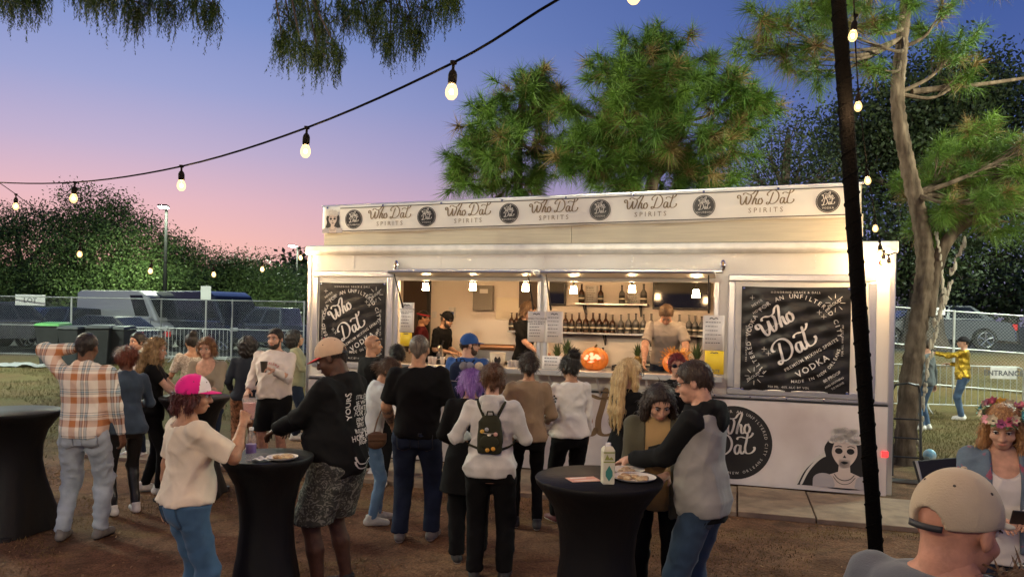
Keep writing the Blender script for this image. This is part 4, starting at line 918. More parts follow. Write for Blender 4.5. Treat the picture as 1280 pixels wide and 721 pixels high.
# ---------------------------------------------------------------- vehicles
glass_c = mat('car_glass', (.012, .014, .018), .07); tyre = mat('tyre', (.015, .015, .015), .85); rimm = mat('alloy', (.45, .45, .46), .25, metal=.9); taill = mat('tail_red', (.35, .01, .01), .2, emit=(1, .05, .03), estr=.25); headl = mat('head_clear', (.75, .75, .72), .1)
def vehicle(kind, p, rz, col, label, name, lit_tail=False):
    z = float(gh(p[0], p[1])); E = empty(name, (p[0], p[1], z), rz, label, 'car' if kind not in ('van',) else 'van', 'vehicles in the car park')
    paint = mat('paint_%d' % int(sum(c * 1000 * (i + 1) for i, c in enumerate(col))), col, .25, coat=.6, metal=.2)
    # half profiles (x along, z): body and glasshouse
    if kind == 'sedan': L, W, body, house, ax_ = 4.7, .92, [(-2.35, .32), (-2.33, .62), (-2.2, .88), (-1.5, .95), (.9, .93), (2.0, .78), (2.32, .62), (2.35, .32)], [(-1.75, .94), (-1.05, 1.40), (.25, 1.43), (1.15, .93)], (-1.42, 1.42)
    elif kind == 'suv': L, W, body, house, ax_ = 4.7, .95, [(-2.35, .38), (-2.36, .8), (-2.28, 1.05), (-1.5, 1.08), (.9, 1.06), (2.0, .98), (2.32, .8), (2.35, .38)], [(-2.2, 1.06), (-1.9, 1.66), (-.2, 1.74), (.5, 1.68), (1.2, 1.05)], (-1.4, 1.42)
    elif kind == 'pickup': L, W, body, house, ax_ = 5.6, 1.0, [(-2.8, .48), (-2.8, 1.12), (-2.6, 1.15), (-.6, 1.15), (.95, 1.13), (2.3, 1.06), (2.72, .95), (2.8, .48)], [(-.75, 1.14), (-.65, 1.85), (.55, 1.88), (1.25, 1.12)], (-1.7, 1.75)
    else: L, W, body, house, ax_ = 5.9, 1.0, [(-2.95, .4), (-2.95, 1.2), (-2.93, 1.25), (1.9, 1.25), (2.5, 1.12), (2.9, .95), (2.95, .4)], [(-2.93, 1.24), (-2.85, 2.4), (-2.6, 2.5), (1.2, 2.5), (1.65, 2.3), (2.35, 1.2)], (-1.75, 1.85)
    R = .36 if kind != 'sedan' else .33
    def hull(poly, w0, w1, zlo, zhi, inset=.0):
        mb = MB(); k = len(poly); n = 6; ys = [-1, -.93, -.5, .5, .93, 1]; vs = []
        for y in ys:
            for x, zz in poly:
                t = (zz - zlo) / (zhi - zlo); w = w0 + (w1 - w0) * max(0, t); sh = .97 if abs(y) == 1 else 1; cx = sum(q[0] for q in poly) / k; vs.append((cx + (x - cx) * sh, y * w, zlo + (zz - zlo) * (1 if abs(y) < 1 else .985)))
        fs = [(i * k + j, i * k + (j + 1) % k, (i + 1) * k + (j + 1) % k, (i + 1) * k + j) for i in range(n - 1) for j in range(k)] + [tuple(range(k)), tuple(range((n - 1) * k + k - 1, (n - 1) * k - 1, -1))]
        return mb.add(vs, fs)
    # wheel arches cut into the body outline
    bot = body[0][1]; arch = []
    for xa in (ax_[1], ax_[0]):
        arch += [(xa + (R + .07) * math.cos(t), max(bot, R + (R + .05) * math.sin(t))) for t in [PI * i / 8 for i in range(9)]]
    bodyp = body + [(body[-1][0] - .05, bot - .02)] + arch + [(body[0][0] + .05, bot - .02)]
    hull(bodyp, W, W * .96, .3, 1.1).build('body', paint, E, smooth=True, sharp=25)
    zl = house[0][1]; zh = max(q[1] for q in house); wi = (.95 if kind == 'van' else .80)
    hs = hull(house, W * .95, W * wi, zl, zh).build('cabin', paint, E, smooth=True, sharp=25)
    # side glazing panes proud of the cabin
    xs = [q[0] for q in house]; hx0, hx1 = house[1][0], house[-2][0]; x0b, x1b = house[0][0], house[-1][0]
    spans = {'sedan': [(.10, .48), (.52, .88)], 'suv': [(.06, .28), (.32, .60), (.64, .92)], 'pickup': [(.08, .48), (.54, .90)], 'van': [(.76, .93)]}[kind]
    for sy in (-1, 1):
        for a, c in spans:
            def pt(f, t):
                xb = x0b + (x1b - x0b) * f; xt = hx0 + (hx1 - hx0) * f; tt = .12 + .72 * t; zz = zl + (zh - zl) * tt; w = (W * .95 + (W * wi - W * .95) * tt) + .006; return (xb + (xt - xb) * tt, sy * w, zz)
            MB().add([pt(a, .0), pt(c, .0), pt(c, 1), pt(a, 1)], [(0, 1, 2, 3)] if sy < 0 else [(3, 2, 1, 0)]).build('side_window', glass_c, hs)
    fz = lambda t, e: (house[-1][0] + (house[-2][0] - house[-1][0]) * t + .01 * e, zl + (house[-2][1] - zl) * t)
    (xa, za), (xc, zc_) = fz(.1, 1), fz(.92, 1); MB().add([(xa + .02, -W * .8, za), (xa + .02, W * .8, za), (xc + .02, W * wi * .86, zc_), (xc + .02, -W * wi * .86, zc_)], [(0, 1, 2, 3)]).build('windscreen', glass_c, hs)
    if kind != 'van':
        (xa, za), (xc, zc_) = [(house[0][0] + (house[1][0] - house[0][0]) * t - .02, zl + (house[1][1] - zl) * t) for t in (.15, .92)]; MB().add([(xa, -W * .78, za), (xa, W * .78, za), (xc, W * wi * .86, zc_), (xc, -W * wi * .86, zc_)], [(3, 2, 1, 0)]).build('rear_window', glass_c, hs)
    if kind == 'pickup': bx('load_bed', mat('bed_liner', (.012, .012, .012), .8), E, -2.68, -.8, -.8, .8, 1.152, 1.158)
    for xx in ax_:
        for sy in (-1, 1):
            wE = MB().lathe([(.17, -.11), (R - .03, -.115), (R, -.08), (R, .08), (R - .03, .115), (.17, .11)], 22, (xx, sy * (W - .13), R), 'Y').build('wheel', tyre, E, smooth=True); rm = MB(); rm.lathe([(.0, -.01), (.05, -.012), (.06, .0), (.0, .0)], 12, (xx, sy * (W - .005), R), 'Y')
            for q in range(5):
                a = 2 * PI * q / 5 + .3; rm.tube([(xx + .03 * math.cos(a), sy * (W - .008), R + .03 * math.sin(a)), (xx + (R * .68) * math.cos(a), sy * (W - .015), R + R * .68 * math.sin(a))], [.035, .04], 6)
            n = 24; rm.tube([(xx + R * .70 * math.cos(2 * PI * q / n), sy * (W - .012), R + R * .70 * math.sin(2 * PI * q / n)) for q in range(n)], .022, 6, closed=True); rm.build('rim', rimm, wE, smooth=True)
    zt = {'sedan': .72, 'suv': .85, 'pickup': .92, 'van': 1.0}[kind]
    for sy in (-1, 1):
        bx('tail_light', taill, E, body[0][0] - .03, body[0][0] + .12, sy * W * .80 - .1, sy * W * .80 + .1, zt - .08, zt + .12, bevel=.015); bx('head_light', headl, E, body[-1][0] - .2, body[-1][0] + .005, sy * W * .74 - .16, sy * W * .74 + .16, zt - .12, zt + .02, bevel=.02)
        MB().ball((house[-1][0] - .25, sy * (W + .09), zl + .1), .09, 10, 8, (.6, 1, .8)).build('mirror', paint, E, smooth=True)
    for sy in (-1, 1):
        for xx in {'sedan': (-.55, .45), 'suv': (-.6, .45), 'pickup': (-.05, .95), 'van': (1.15, 2.0)}[kind]:
            bx('door_seam', black, E, xx - .008, xx + .008, sy * W * .975 - .012, sy * W * .975 + .012, bot + .12, zl - .03); bx('door_handle', chrome if kind == 'pickup' else paint, E, xx - .3, xx - .14, sy * W * .97 - .03, sy * W * .97 + .03, zl - .16, zl - .12, bevel=.008)
        MB().tube([(house[0][0] + .1, sy * W * .965, zl + .005), (house[-1][0] - .15, sy * W * .965, zl + .005)], .012, 6).build('belt_trim', chrome, E)
    for xx in (body[0][0] - .065, body[-1][0] + .058): bx('number_plate', mat('plate_white', (.6, .6, .58), .4), E, xx - .008, xx + .008, -.16, .16, bot + .26, bot + .41)
    bx('bumper', mat('bumper_dark', (.03, .03, .03), .6) if kind != 'pickup' else chrome, E, body[0][0] - .06, body[0][0] + .06, -W * .9, W * .9, bot, bot + .2, bevel=.03); bx('bumper', mat('bumper_dark', (.03, .03, .03), .6), E, body[-1][0] - .06, body[-1][0] + .05, -W * .9, W * .9, bot, bot + .22, bevel=.03)
    return E
R_ = math.radians
vehicle('pickup', (at(5, 420, 29.5).x, 29.5), R_(50), (.03, .03, .035), 'dark pickup truck with chrome bumper behind the bins', 'pickup_truck')
vehicle('suv', (at(62, 415, 33).x, 33), R_(-120), (.012, .02, .045), 'dark blue estate car behind the pickup truck', 'parked_car')
vehicle('sedan', (at(130, 415, 29.5).x, 29.5), R_(165), (.02, .02, .022), 'dark saloon car behind the black bins', 'parked_car')
vehicle('van', (at(172, 410, 34.5).x, 34.5), R_(-25), (.62, .60, .55), 'white cargo van parked under the lit oak', 'cargo_van')
vehicle('van', (at(262, 410, 33).x, 33), R_(-35), (.012, .018, .035), 'dark blue high-roofed van behind the road sign', 'cargo_van')
vehicle('suv', (at(318, 415, 37).x, 37), R_(-20), (.6, .58, .54), 'white car half hidden by the dark cars', 'parked_car')
vehicle('pickup', (at(345, 420, 31.5).x, 31.5), R_(170), (.012, .018, .036), 'dark blue pickup truck behind the white sweatshirt', 'pickup_truck')
vehicle('sedan', (at(1158, 400, 25).x, 25), R_(172), (.09, .095, .10), 'grey hatchback parked on the bank behind the fence', 'parked_car')
# road sign seen from the front, lit
p = at(258, 366, 25); E = empty('road_sign', (p.x, p.y, float(gh(p.x, p.y))), 0, 'rectangular white sign on a thin steel post at the fence', 'sign'); zt = p.z - E.location.z
MB().tube([(0, 0, 0), (0, 0, zt + .25)], .03, 8).build('post', galv, E); bx('plate', mat('sign_white2', (.7, .72, .66), .35), E, -.17, .17, -.05, -.031, zt - .22, zt + .22, bevel=.01)
# wheeled bins and rubbish
binm = mat('bin_black', (.02, .021, .022), .55, var=.2, vscale=5); lidg = mat('bin_green', (.05, .22, .04), .5)
def wheelie(px, Y, rz, label, sc=1., green=False):
    x = at(px, 440, Y).x; E = empty('wheeled_bin', (x, Y, float(gh(x, Y))), rz, label, 'bin', 'wheeled bins by the fence'); E.scale = (sc,) * 3
    mb = MB(); lv = [(.22, .24, .04), (.26, .28, .5), (.30, .34, .98), (.32, .36, 1.02)]; vs = []
    for w, d, z in lv: vs += [(-w, -d, z), (w, -d, z), (w, d, z), (-w, d, z)]
    fs = [(i * 4 + j, i * 4 + (j + 1) % 4, (i + 1) * 4 + (j + 1) % 4, (i + 1) * 4 + j) for i in range(3) for j in range(4)] + [(3, 2, 1, 0), (12, 13, 14, 15)]
    mb.add(vs, fs).build('bin_body', binm, E, bevel=.02)
    lid = MB(); lid.add([(-.33, -.38, 1.03), (.33, -.38, 1.03), (.33, .38, 1.05), (-.33, .38, 1.05), (-.28, -.32, 1.1), (.28, -.32, 1.1), (.28, .3, 1.13), (-.28, .3, 1.13)], [(0, 3, 2, 1), (4, 5, 6, 7), (0, 1, 5, 4), (1, 2, 6, 5), (2, 3, 7, 6), (3, 0, 4, 7)]); lid.build('lid', lidg if green else binm, E, bevel=.015)
    for sx in (-1, 1): MB().lathe([(.05, -.03), (.12, -.03), (.12, .03), (.05, .03)], 16, (sx * .28, .3, .12), 'X').build('wheel', tyre, E, smooth=True)
    MB().tube([(-.28, .42, 1.0), (.28, .42, 1.0)], .018, 8).build('handle', binm, E)
wheelie(66, 22.5, .1, 'tall black bin with a green lid', 1.12, True); wheelie(94, 22.3, -.1, 'black bin between the green-lidded bin and the wide one', 1.05); wheelie(126, 22.6, .2, 'black bin next to the steel barrier', 1.08); wheelie(149, 22.9, .0, 'black bin touching the steel barrier end', 1.05); wheelie(110, 22.8, .0, 'black bin set slightly behind its neighbours', 1.0)
E = empty('plastic_sheet', gnd(22, 458, .3), 0, 'crumpled white plastic sheet lying at the fence foot', 'litter'); n = 26; r = np.random.default_rng(4); u, v = np.meshgrid(np.linspace(-1.3, 1.3, n), np.linspace(-.5, .5, n), indexing='ij'); zz = .09 * np.abs(vnoise(u * 2, v * 2, 3, 5)) * (1 - (u / 1.35) ** 2) + .02 * r.uniform(0, 1, u.shape)
I = np.arange(n * n).reshape(n, n); link(bpy.data.objects.new('sheet', npmesh('sheet', np.stack([u, v, zz + .01], -1).reshape(-1, 3), np.stack([I[:-1, :-1], I[1:, :-1], I[1:, 1:], I[:-1, 1:]], -1).reshape(-1, 4), mat('plastic_white', (.36, .36, .35), .4))), E)
# hand truck against the pine
E = empty('hand_truck', (*gnd(1133, 597)[:2], 0), -.3, 'black hand truck standing against the pine trunk', 'hand truck'); E.location.z = float(ground_z(E.location.x, E.location.y))
for sx in (-.17, .17):
    MB().tube([(sx, 0, .05), (sx, .08, .75), (sx, .16, 1.15), (sx * .8, .1, 1.25), (0, .05, 1.28)], .016, 8).build('rail', dark, E, smooth=True)
    w_ = MB().lathe([(.06, -.04), (.15, -.045), (.165, -.03), (.165, .03), (.15, .045), (.06, .04)], 20, (sx * 1.35, .06, .165), 'X').build('wheel', tyre, E, smooth=True); MB().lathe([(.0, -.03), (.07, -.03), (.07, .03), (.0, .03)], 14, (sx * 1.35, .06, .165), 'X').build('hub', mat('hub_grey', (.3, .3, .3), .5), w_, smooth=True)
for z in (.3, .55, .8): MB().tube([(-.17, .03 + z * .07, z), (.17, .03 + z * .07, z)], .012, 6).build('cross_bar', dark, E)
bx('toe_plate', steel, E, -.2, .2, -.22, 0, .01, .02)
# folding chair
E = empty('folding_chair', (*gnd(1215, 640)[:2], 0), .4, 'black folding chair behind the flower-crown woman', 'chair'); E.location = (wx_ := at(1213, 560, 5.6).x, 5.6, 0)
for sx in (-.25, .25):
    MB().tube([(sx, -.25, 0), (sx, .2, .85), (sx, .25, 1.0)], .012, 8).build('leg', galv, E); MB().tube([(sx, .3, 0), (sx, -.2, .5)], .012, 8).build('leg', galv, E)
bx('seat', BLKC := mat('black_canvas', (.012, .012, .014), .8), E, -.25, .25, -.22, .2, .45, .47, bevel=.008); MB().add([(-.27, .13, .66), (.27, .13, .66), (.27, .25, 1.0), (-.27, .25, 1.0), (-.27, .15, .66), (.27, .15, .66), (.27, .27, 1.0), (-.27, .27, 1.0)], [(0, 3, 2, 1), (4, 5, 6, 7), (0, 1, 5, 4), (1, 2, 6, 5), (2, 3, 7, 6), (3, 0, 4, 7)]).build('backrest', BLKC, E, bevel=.006)
E = empty('ball', (*gnd(1162, 576)[:2], 0), 0, 'small blue and white ball on the lawn', 'ball'); MB().ball((0, 0, .09), .09, 20, 14).build('shell', mat('ball_print', (.05, .3, .5), .4, col2=(.7, .75, .7), vscale=7), E, smooth=True); MB().lathe([(.0, .175), (.012, .178), (.0, .182)], 10).build('valve', dark, E)
# ================================================================== trees
bark = mat('pine_bark', (.05, .036, .026), .95, col2=(.19, .145, .105), vscale=9, stretch=(1, 1, .3), bump=1., bscale=14, spec=.15)
barkd = mat('oak_bark', (.05, .04, .03), .95, col2=(.12, .09, .07), vscale=9, stretch=(1, 1, .3), bump=1., bscale=12, spec=.15)
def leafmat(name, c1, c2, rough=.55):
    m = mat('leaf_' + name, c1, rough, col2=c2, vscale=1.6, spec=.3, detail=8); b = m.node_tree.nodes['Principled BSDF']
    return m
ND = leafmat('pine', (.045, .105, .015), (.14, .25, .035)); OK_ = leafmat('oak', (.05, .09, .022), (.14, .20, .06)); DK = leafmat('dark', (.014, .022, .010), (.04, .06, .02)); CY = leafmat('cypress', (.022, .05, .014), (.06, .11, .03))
def curve(pts, n=5):
    P = [Vector(p) for p in pts]; Q = [P[0] * 2 - P[1]] + P + [P[-1] * 2 - P[-2]]; out = []
    for i in range(1, len(Q) - 2):
        a, b_, c, d = Q[i - 1:i + 3]
        for j in range(n):
            t = j / n; out.append(.5 * ((2 * b_) + (c - a) * t + (2 * a - 5 * b_ + 4 * c - d) * t * t + (3 * b_ - a - 3 * c + d) * t ** 3))
    return out + [P[-1]]
def tri_mesh(name, P, m, par):
    P = np.asarray(P, np.float32).reshape(-1, 3); return link(bpy.data.objects.new(name, npmesh(name, P, np.arange(len(P)).reshape(-1, 3), m, smooth=False)), par)
def needles(C, D, n, L, w, r, spread=.9, droop=.25):
    """tufts of long needles: C centres (k,3), D directions (k,3)"""
    k = len(C); C = np.repeat(C, n, 0); D = np.repeat(D, n, 0); v = r.normal(0, 1, (k * n, 3)); v /= np.linalg.norm(v, axis=1)[:, None]; d = D * r.uniform(.15, 1.0, (k * n, 1)) + v * spread; d /= np.linalg.norm(d, axis=1)[:, None]
    ln = (L * r.uniform(.6, 1.1, k * n))[:, None]; base = C + D * r.uniform(-.10, .06, (k * n, 1)); tip = base + d * ln; tip[:, 2] -= droop * ln[:, 0]
    s_ = np.cross(d, r.normal(0, 1, (k * n, 3))); s_ /= np.linalg.norm(s_, axis=1)[:, None] + 1e-9
    return np.stack([base - s_ * w / 2, base + s_ * w / 2, tip], 1)
def leaves(C, size, r):
    k = len(C); a = r.normal(0, 1, (k, 3)); a /= np.linalg.norm(a, axis=1)[:, None]; b_ = np.cross(a, r.normal(0, 1, (k, 3))); b_ /= np.linalg.norm(b_, axis=1)[:, None]; s_ = (size * r.uniform(.6, 1.3, k))[:, None]
    return np.concatenate([np.stack([C - a * s_, C + b_ * s_ * .5, C + a * s_], 1), np.stack([C + a * s_, C - b_ * s_ * .5, C - a * s_], 1)])
def tree(name, label, base, trunk, trunk_r, clusters, kind, seed, per=26, leaf=None, bm=None, size=.26, lw=.007, limb_r=.05, n_needle=46, group=None):
    """trunk: control points; clusters: (x, y, z, radius[, trunk fraction]) of foliage masses fed by limbs"""
    r = np.random.default_rng(seed); O = Vector(base); E = empty(name, O, 0, label, 'tree', group); bm = bm or bark
    sd_n = 26 if trunk_r[0] < .18 else 14; tp_ = curve(trunk, 22 if sd_n > 14 else 6); k = len(tp_); tr = MB(); rad = [trunk_r[0] + (trunk_r[1] - trunk_r[0]) * (i / (k - 1)) ** .9 for i in range(k)]; rad[0] *= 1.35
    tr.tube([p - O for p in tp_], [q * (1 + .05 * math.sin(i * 1.7)) for i, q in enumerate(rad)], sd_n); to = tr.build('trunk', bm, E, smooth=True)
    if sd_n > 14:                                   # bark plates: uneven ridges along the trunk
        for v in to.data.vertices:
            a_ = hash((round(v.co.x, 3), round(v.co.y, 3), round(v.co.z, 3))) % 1000 / 1000; nn = v.normal; z_ = v.co.z; th = math.atan2(nn.y, nn.x)
            f_ = math.sin(th * 5 + 2.2 * math.sin(z_ * 2.3)) + .8 * math.sin(th * 9 + z_ * 5.5 + 1.5 * math.sin(z_ * 7)) + .7 * math.sin(z_ * 23 + 3 * math.sin(th * 3)) + (a_ - .5) * .9; v.co += nn * .007 * f_
    Tf = []; C = []; D = []
    for cl in clusters:
        c = Vector(cl[:3]); R = cl[3]; f = cl[4] if len(cl) > 4 else None
        i0 = int((f if f is not None else min(.97, max(.35, 1 - (tp_[-1].z - c.z + R) / max(1, tp_[-1].z - tp_[0].z)))) * (k - 1)); s_ = tp_[i0]; L = (c - s_).length
        mid = s_.lerp(c, .5) + Vector((r.normal(0, .06) * L, r.normal(0, .06) * L, -.10 * L + r.normal(0, .05) * L)); lp = curve([s_, mid, c], 5); lr = min(rad[i0] * .6, limb_r * (.5 + R * .6))
        mb = MB(); mb.tube([p - O for p in lp], [lr * (1 - .75 * i / (len(lp) - 1)) for i in range(len(lp))], 7); limb = mb.build('limb', bm, E, smooth=True)
        n = max(4, int(per * R ** 1.6)); tw_ = MB()
        for q in range(n):
            v = Vector(r.normal(0, 1, 3)); v.normalize(); e = c + v * R * (r.uniform(.25, 1.) ** .5); e.z = c.z + (e.z - c.z) * .75
            st = lp[int(r.integers(len(lp) // 2, len(lp)))]; md = st.lerp(e, .5) + Vector(r.normal(0, .08 * R, 3)) - Vector((0, 0, .06 * R)); tw_.tube([p - O for p in (st, md, e)], [lr * .22, lr * .16, lr * .08], 4, cap=False)
            d = (e - md).normalized(); d = (d + Vector((0, 0, .35))).normalized(); Tf.append((e, d))
            if kind == 'pine': Tf.append((md.lerp(e, .45) + Vector(r.normal(0, .05, 3)), d))
        tw_.build('twigs', bm, limb)
    C = np.array([t[0] - O for t in Tf], float); D = np.array([t[1] for t in Tf], float)
    if kind == 'pine': P = needles(C, D, n_needle, size, lw, r)
    else:
        m_ = n_needle; Cc = np.repeat(C, m_, 0) + np.clip(r.normal(0, 1, (len(C) * m_, 3)), -1.9, 1.9) * np.array([size * 2.2, size * 2.2, size * 1.5]) ; P = leaves(Cc, lw, r)
    
    if kind == 'pine':
        sel = (np.arange(len(P)) // n_needle) % 7 == 3; tri_mesh('dry_needles', P[sel], mat('leaf_dry', (.16, .10, .03), .7, col2=(.28, .2, .07), vscale=2), E); P = P[~sel]
    tri_mesh('crown', P, leaf or ND, E); return E
def pc(px, py, Y, R, f=None):
    p = at(px, py, Y); return (p.x, p.y, p.z, R) + ((f,) if f is not None else ())
# pines behind the trailer
Y = 16.5
b0 = at(660, 395, Y + 1); b0.z = .3
tree('pine_tree', 'long-needled pine with rounded crown behind the left part of the signboard', b0, [b0, at(655, 330, Y + 1), at(648, 240, Y + .8), at(650, 150, Y), at(655, 105, Y)], (.17, .05),
     [pc(655, 118, Y, .85), pc(612, 145, Y, .85), pc(685, 130, Y - .3, .7), pc(640, 180, Y - .5, .95), pc(600, 205, Y, .8), pc(685, 190, Y, .7), pc(580, 225, Y, .55), pc(645, 228, Y, .7), pc(668, 95, Y, .45)], 'pine', 3, per=30, size=.44, lw=.014, n_needle=80, group='pines behind the trailer')
Y = 15.5; b0 = at(812, 395, Y); b0.z = .3
tree('pine_tree', 'tall long-needled pine with twin pale stems behind the signboard centre', b0, [b0, at(812, 300, Y), at(815, 230, Y), at(838, 195, Y), at(850, 130, Y), at(845, 60, Y)], (.19, .05),
     [pc(800, 60, Y, .75), pc(770, 90, Y, .75), pc(835, 55, Y, .55), pc(790, 120, Y - .4, .95), pc(760, 155, Y, .75), pc(840, 110, Y - .5, .9), pc(880, 95, Y, .8), pc(915, 120, Y, .75), pc(805, 165, Y - .5, 1.0), pc(860, 165, Y - .4, .95), pc(910, 170, Y, .8), pc(745, 190, Y, .8), pc(775, 210, Y - .2, .8), pc(835, 205, Y, .8), pc(885, 215, Y, .8), pc(940, 135, Y, .55), pc(735, 165, Y, .5), pc(722, 205, Y, .6), pc(715, 140, Y, .4)], 'pine', 5, per=30, size=.44, lw=.014, n_needle=80, group='pines behind the trailer')
sb_ = [(at(800, 250, Y - .1)), at(803, 225, Y - .1), at(790, 195, Y - .2), at(770, 165, Y)]
# near pine at the right
bt = Vector((*gnd(1130, 577)[:2], 0)); Y = bt.y; bt.z = float(ground_z(bt.x, bt.y)) - .03
def A(px, py, dy=0.): return at(px, py, Y + dy)
NP = tree('pine_tree', 'leaning pine with its lit edge put in as pale lumps beside the right end of the trailer', bt, [bt, A(1138, 480), A(1148, 400), A(1157, 330), A(1149, 268), A(1133, 200), A(1122, 130), A(1127, 60), A(1134, -10), A(1140, -120), A(1135, -260)], (.155, .06),
     [pc(1185, 215, Y + .4, .75, .44), pc(1225, 190, Y + .5, .75, .44), pc(1262, 215, Y, .75, .44), pc(1215, 250, Y - .4, .6, .44), pc(1170, 275, Y + .3, .5, .4), pc(1275, 265, Y - .3, .55, .44), pc(1160, 235, Y + .6, .5, .44), pc(1290, 180, Y, .7, .44),
      pc(960, 20, Y - 2.5, .42, .72), pc(985, 55, Y - 2.2, .36, .72), pc(945, 65, Y - 2.2, .3, .72), pc(1010, 90, Y - 1.6, .32, .72), pc(1025, 30, Y - 1.8, .36, .72), pc(1080, 30, Y - 1, .38, .74), pc(1090, 85, Y - .6, .3, .68), pc(1195, 55, Y, .4, .62), pc(1215, 90, Y, .3, .62), pc(1170, 25, Y, .35, .7), pc(1010, 5, Y - 2, .4, .76), pc(1100, -20, Y, .8, .85), pc(1200, -50, Y, .9, .85), pc(1050, -60, Y - 1, .9, .88)], 'pine', 8, per=40, size=.30, lw=.008, n_needle=75)
lb = MB(); lp = curve([A(1158, 395), A(1166, 350), A(1180, 308), A(1205, 280), A(1245, 266), A(1300, 254), A(1380, 230)], 6); lb.tube([p - bt for p in lp], [.115 - .07 * i / (len(lp) - 1) for i in range(len(lp))], 12); lb.build('limb', bark, NP, smooth=True)
lb = MB(); lp = curve([A(1140, 115), A(1180, 110), A(1230, 105), A(1300, 95)], 6); lb.tube([p - bt for p in lp], [.05 - .03 * i / (len(lp) - 1) for i in range(len(lp))], 8); lb.build('limb', bark, NP, smooth=True)
# lit edge of the trunk put in as a strip of pale lumps
fl = MB(); r = random.Random(6)
for pts, n in (([A(1137, 560), A(1146, 480), A(1160, 405), A(1172, 372)], 60), ([A(1168, 378), A(1182, 335), A(1196, 300)], 26), ([A(1168, 378), A(1166, 330), A(1160, 290)], 26)):
    cv = curve(pts, 12)
    for q in range(n):
        p = cv[int(len(cv) * q / n)] + Vector((.085 + r.uniform(-.025, .025), -.085 + r.uniform(-.02, .03), r.uniform(-.04, .04))); s_ = r.uniform(.02, .045); fl.ball(p - bt, s_, 6, 4, (.7, .5, r.uniform(1, 2.2)))
tag(fl.build('lit_edge_lumps', mat('lit_edge_tone', (.42, .38, .30), .9, bump=.6, bscale=40), NP), kind='stuff')
# dark oaks at the right, behind
Y = 27
def oak(label, px, pyb, Y, cl, seed, leaf, per=20, n=60, lw=.11, size=.22, r0=.35, group='oaks behind the car park fence', name='oak_tree'):
    b0 = at(px, pyb, Y); b0.z = float(gh(b0.x, b0.y)); c0 = max(cl, key=lambda q: -q[1]); t1 = at(px, (pyb + c0[1]) / 2 + 20, Y)
    return tree(name, label, b0, [b0, at(px + 3, pyb - (pyb - c0[1]) * .3, Y), at(px - 4, pyb - (pyb - c0[1]) * .6, Y), at(c0[0], c0[1] + 10, Y)], (r0, .08), [pc(*q) for q in cl], 'oak', seed, per=per, leaf=leaf, bm=barkd, size=size, lw=lw, limb_r=.1, n_needle=n, group=group)
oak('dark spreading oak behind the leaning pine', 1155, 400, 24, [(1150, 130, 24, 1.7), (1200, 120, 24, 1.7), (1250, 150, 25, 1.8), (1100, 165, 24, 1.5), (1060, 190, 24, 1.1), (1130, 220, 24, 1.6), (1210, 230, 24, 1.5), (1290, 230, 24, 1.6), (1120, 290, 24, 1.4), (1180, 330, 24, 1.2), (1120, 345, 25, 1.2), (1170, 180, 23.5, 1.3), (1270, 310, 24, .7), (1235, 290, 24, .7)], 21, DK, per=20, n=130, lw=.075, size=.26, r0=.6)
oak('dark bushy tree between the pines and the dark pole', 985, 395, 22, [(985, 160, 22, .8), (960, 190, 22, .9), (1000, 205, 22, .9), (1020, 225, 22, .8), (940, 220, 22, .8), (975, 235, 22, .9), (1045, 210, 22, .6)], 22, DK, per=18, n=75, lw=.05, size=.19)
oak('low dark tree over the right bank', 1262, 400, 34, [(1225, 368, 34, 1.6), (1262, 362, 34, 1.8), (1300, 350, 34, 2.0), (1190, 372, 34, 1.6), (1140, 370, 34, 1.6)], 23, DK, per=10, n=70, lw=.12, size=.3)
# oaks on the left
oak('large dark oak at the far left of the car park', 30, 400, 46, [(20, 278, 46, 1.80), (60, 298, 46, 1.97), (-20, 308, 46, 2.13), (10, 338, 46, 2.13), (60, 348, 46, 1.97), (-10, 353, 46, 2.13), (35, 358, 46, 1.80)], 31, OK_, per=10, n=170, lw=.08, size=.27, r0=.4)
oak('tall oak with lit right side beside the first lamp post', 118, 400, 45, [(120, 268, 45, 1.80), (90, 290, 45, 1.80), (150, 278, 45, 1.56), (175, 308, 44, 1.64), (140, 318, 44, 1.97), (100, 328, 45, 1.97), (190, 343, 43.5, 1.56), (160, 353, 43.5, 1.64), (120, 363, 44, 1.89), (185, 353, 43.5, 1.31), (80, 348, 45, 1.80), (150, 363, 44, 1.31)], 32, OK_, per=10, n=170, lw=.08, size=.27, r0=.42)
oak('oak lit bright green behind the first lamp post', 225, 400, 48, [(215, 318, 47, 1.56), (235, 328, 48, 1.48), (205, 348, 46, 1.56), (240, 358, 48, 1.56), (215, 358, 46.5, 1.31)], 33, OK_, per=12, n=150, lw=.08, size=.30, r0=.35)
oak('round oak half lit between the two lamp posts', 290, 400, 52, [(275, 343, 52, 1.80), (300, 340, 52, 1.64), (255, 363, 52, 1.64), (325, 363, 52, 1.64), (345, 353, 51, 1.56), (290, 353, 52, 1.80), (335, 370, 51, 1.48), (265, 373, 52, 1.64), (350, 376, 51, 0.98)], 34, OK_, per=12, n=170, lw=.085, size=.34, r0=.38)
oak('dark tree row seen beside the trailer corner', 375, 400, 70, [(380, 350, 70, 3.0), (395, 365, 70, 2.6), (360, 370, 70, 2.8), (330, 382, 70, 2.8), (230, 380, 70, 3), (170, 380, 70, 3), (100, 378, 70, 3), (40, 380, 70, 3), (-20, 380, 70, 3)], 35, DK, per=5, n=90, lw=.3, size=.6, r0=.3)
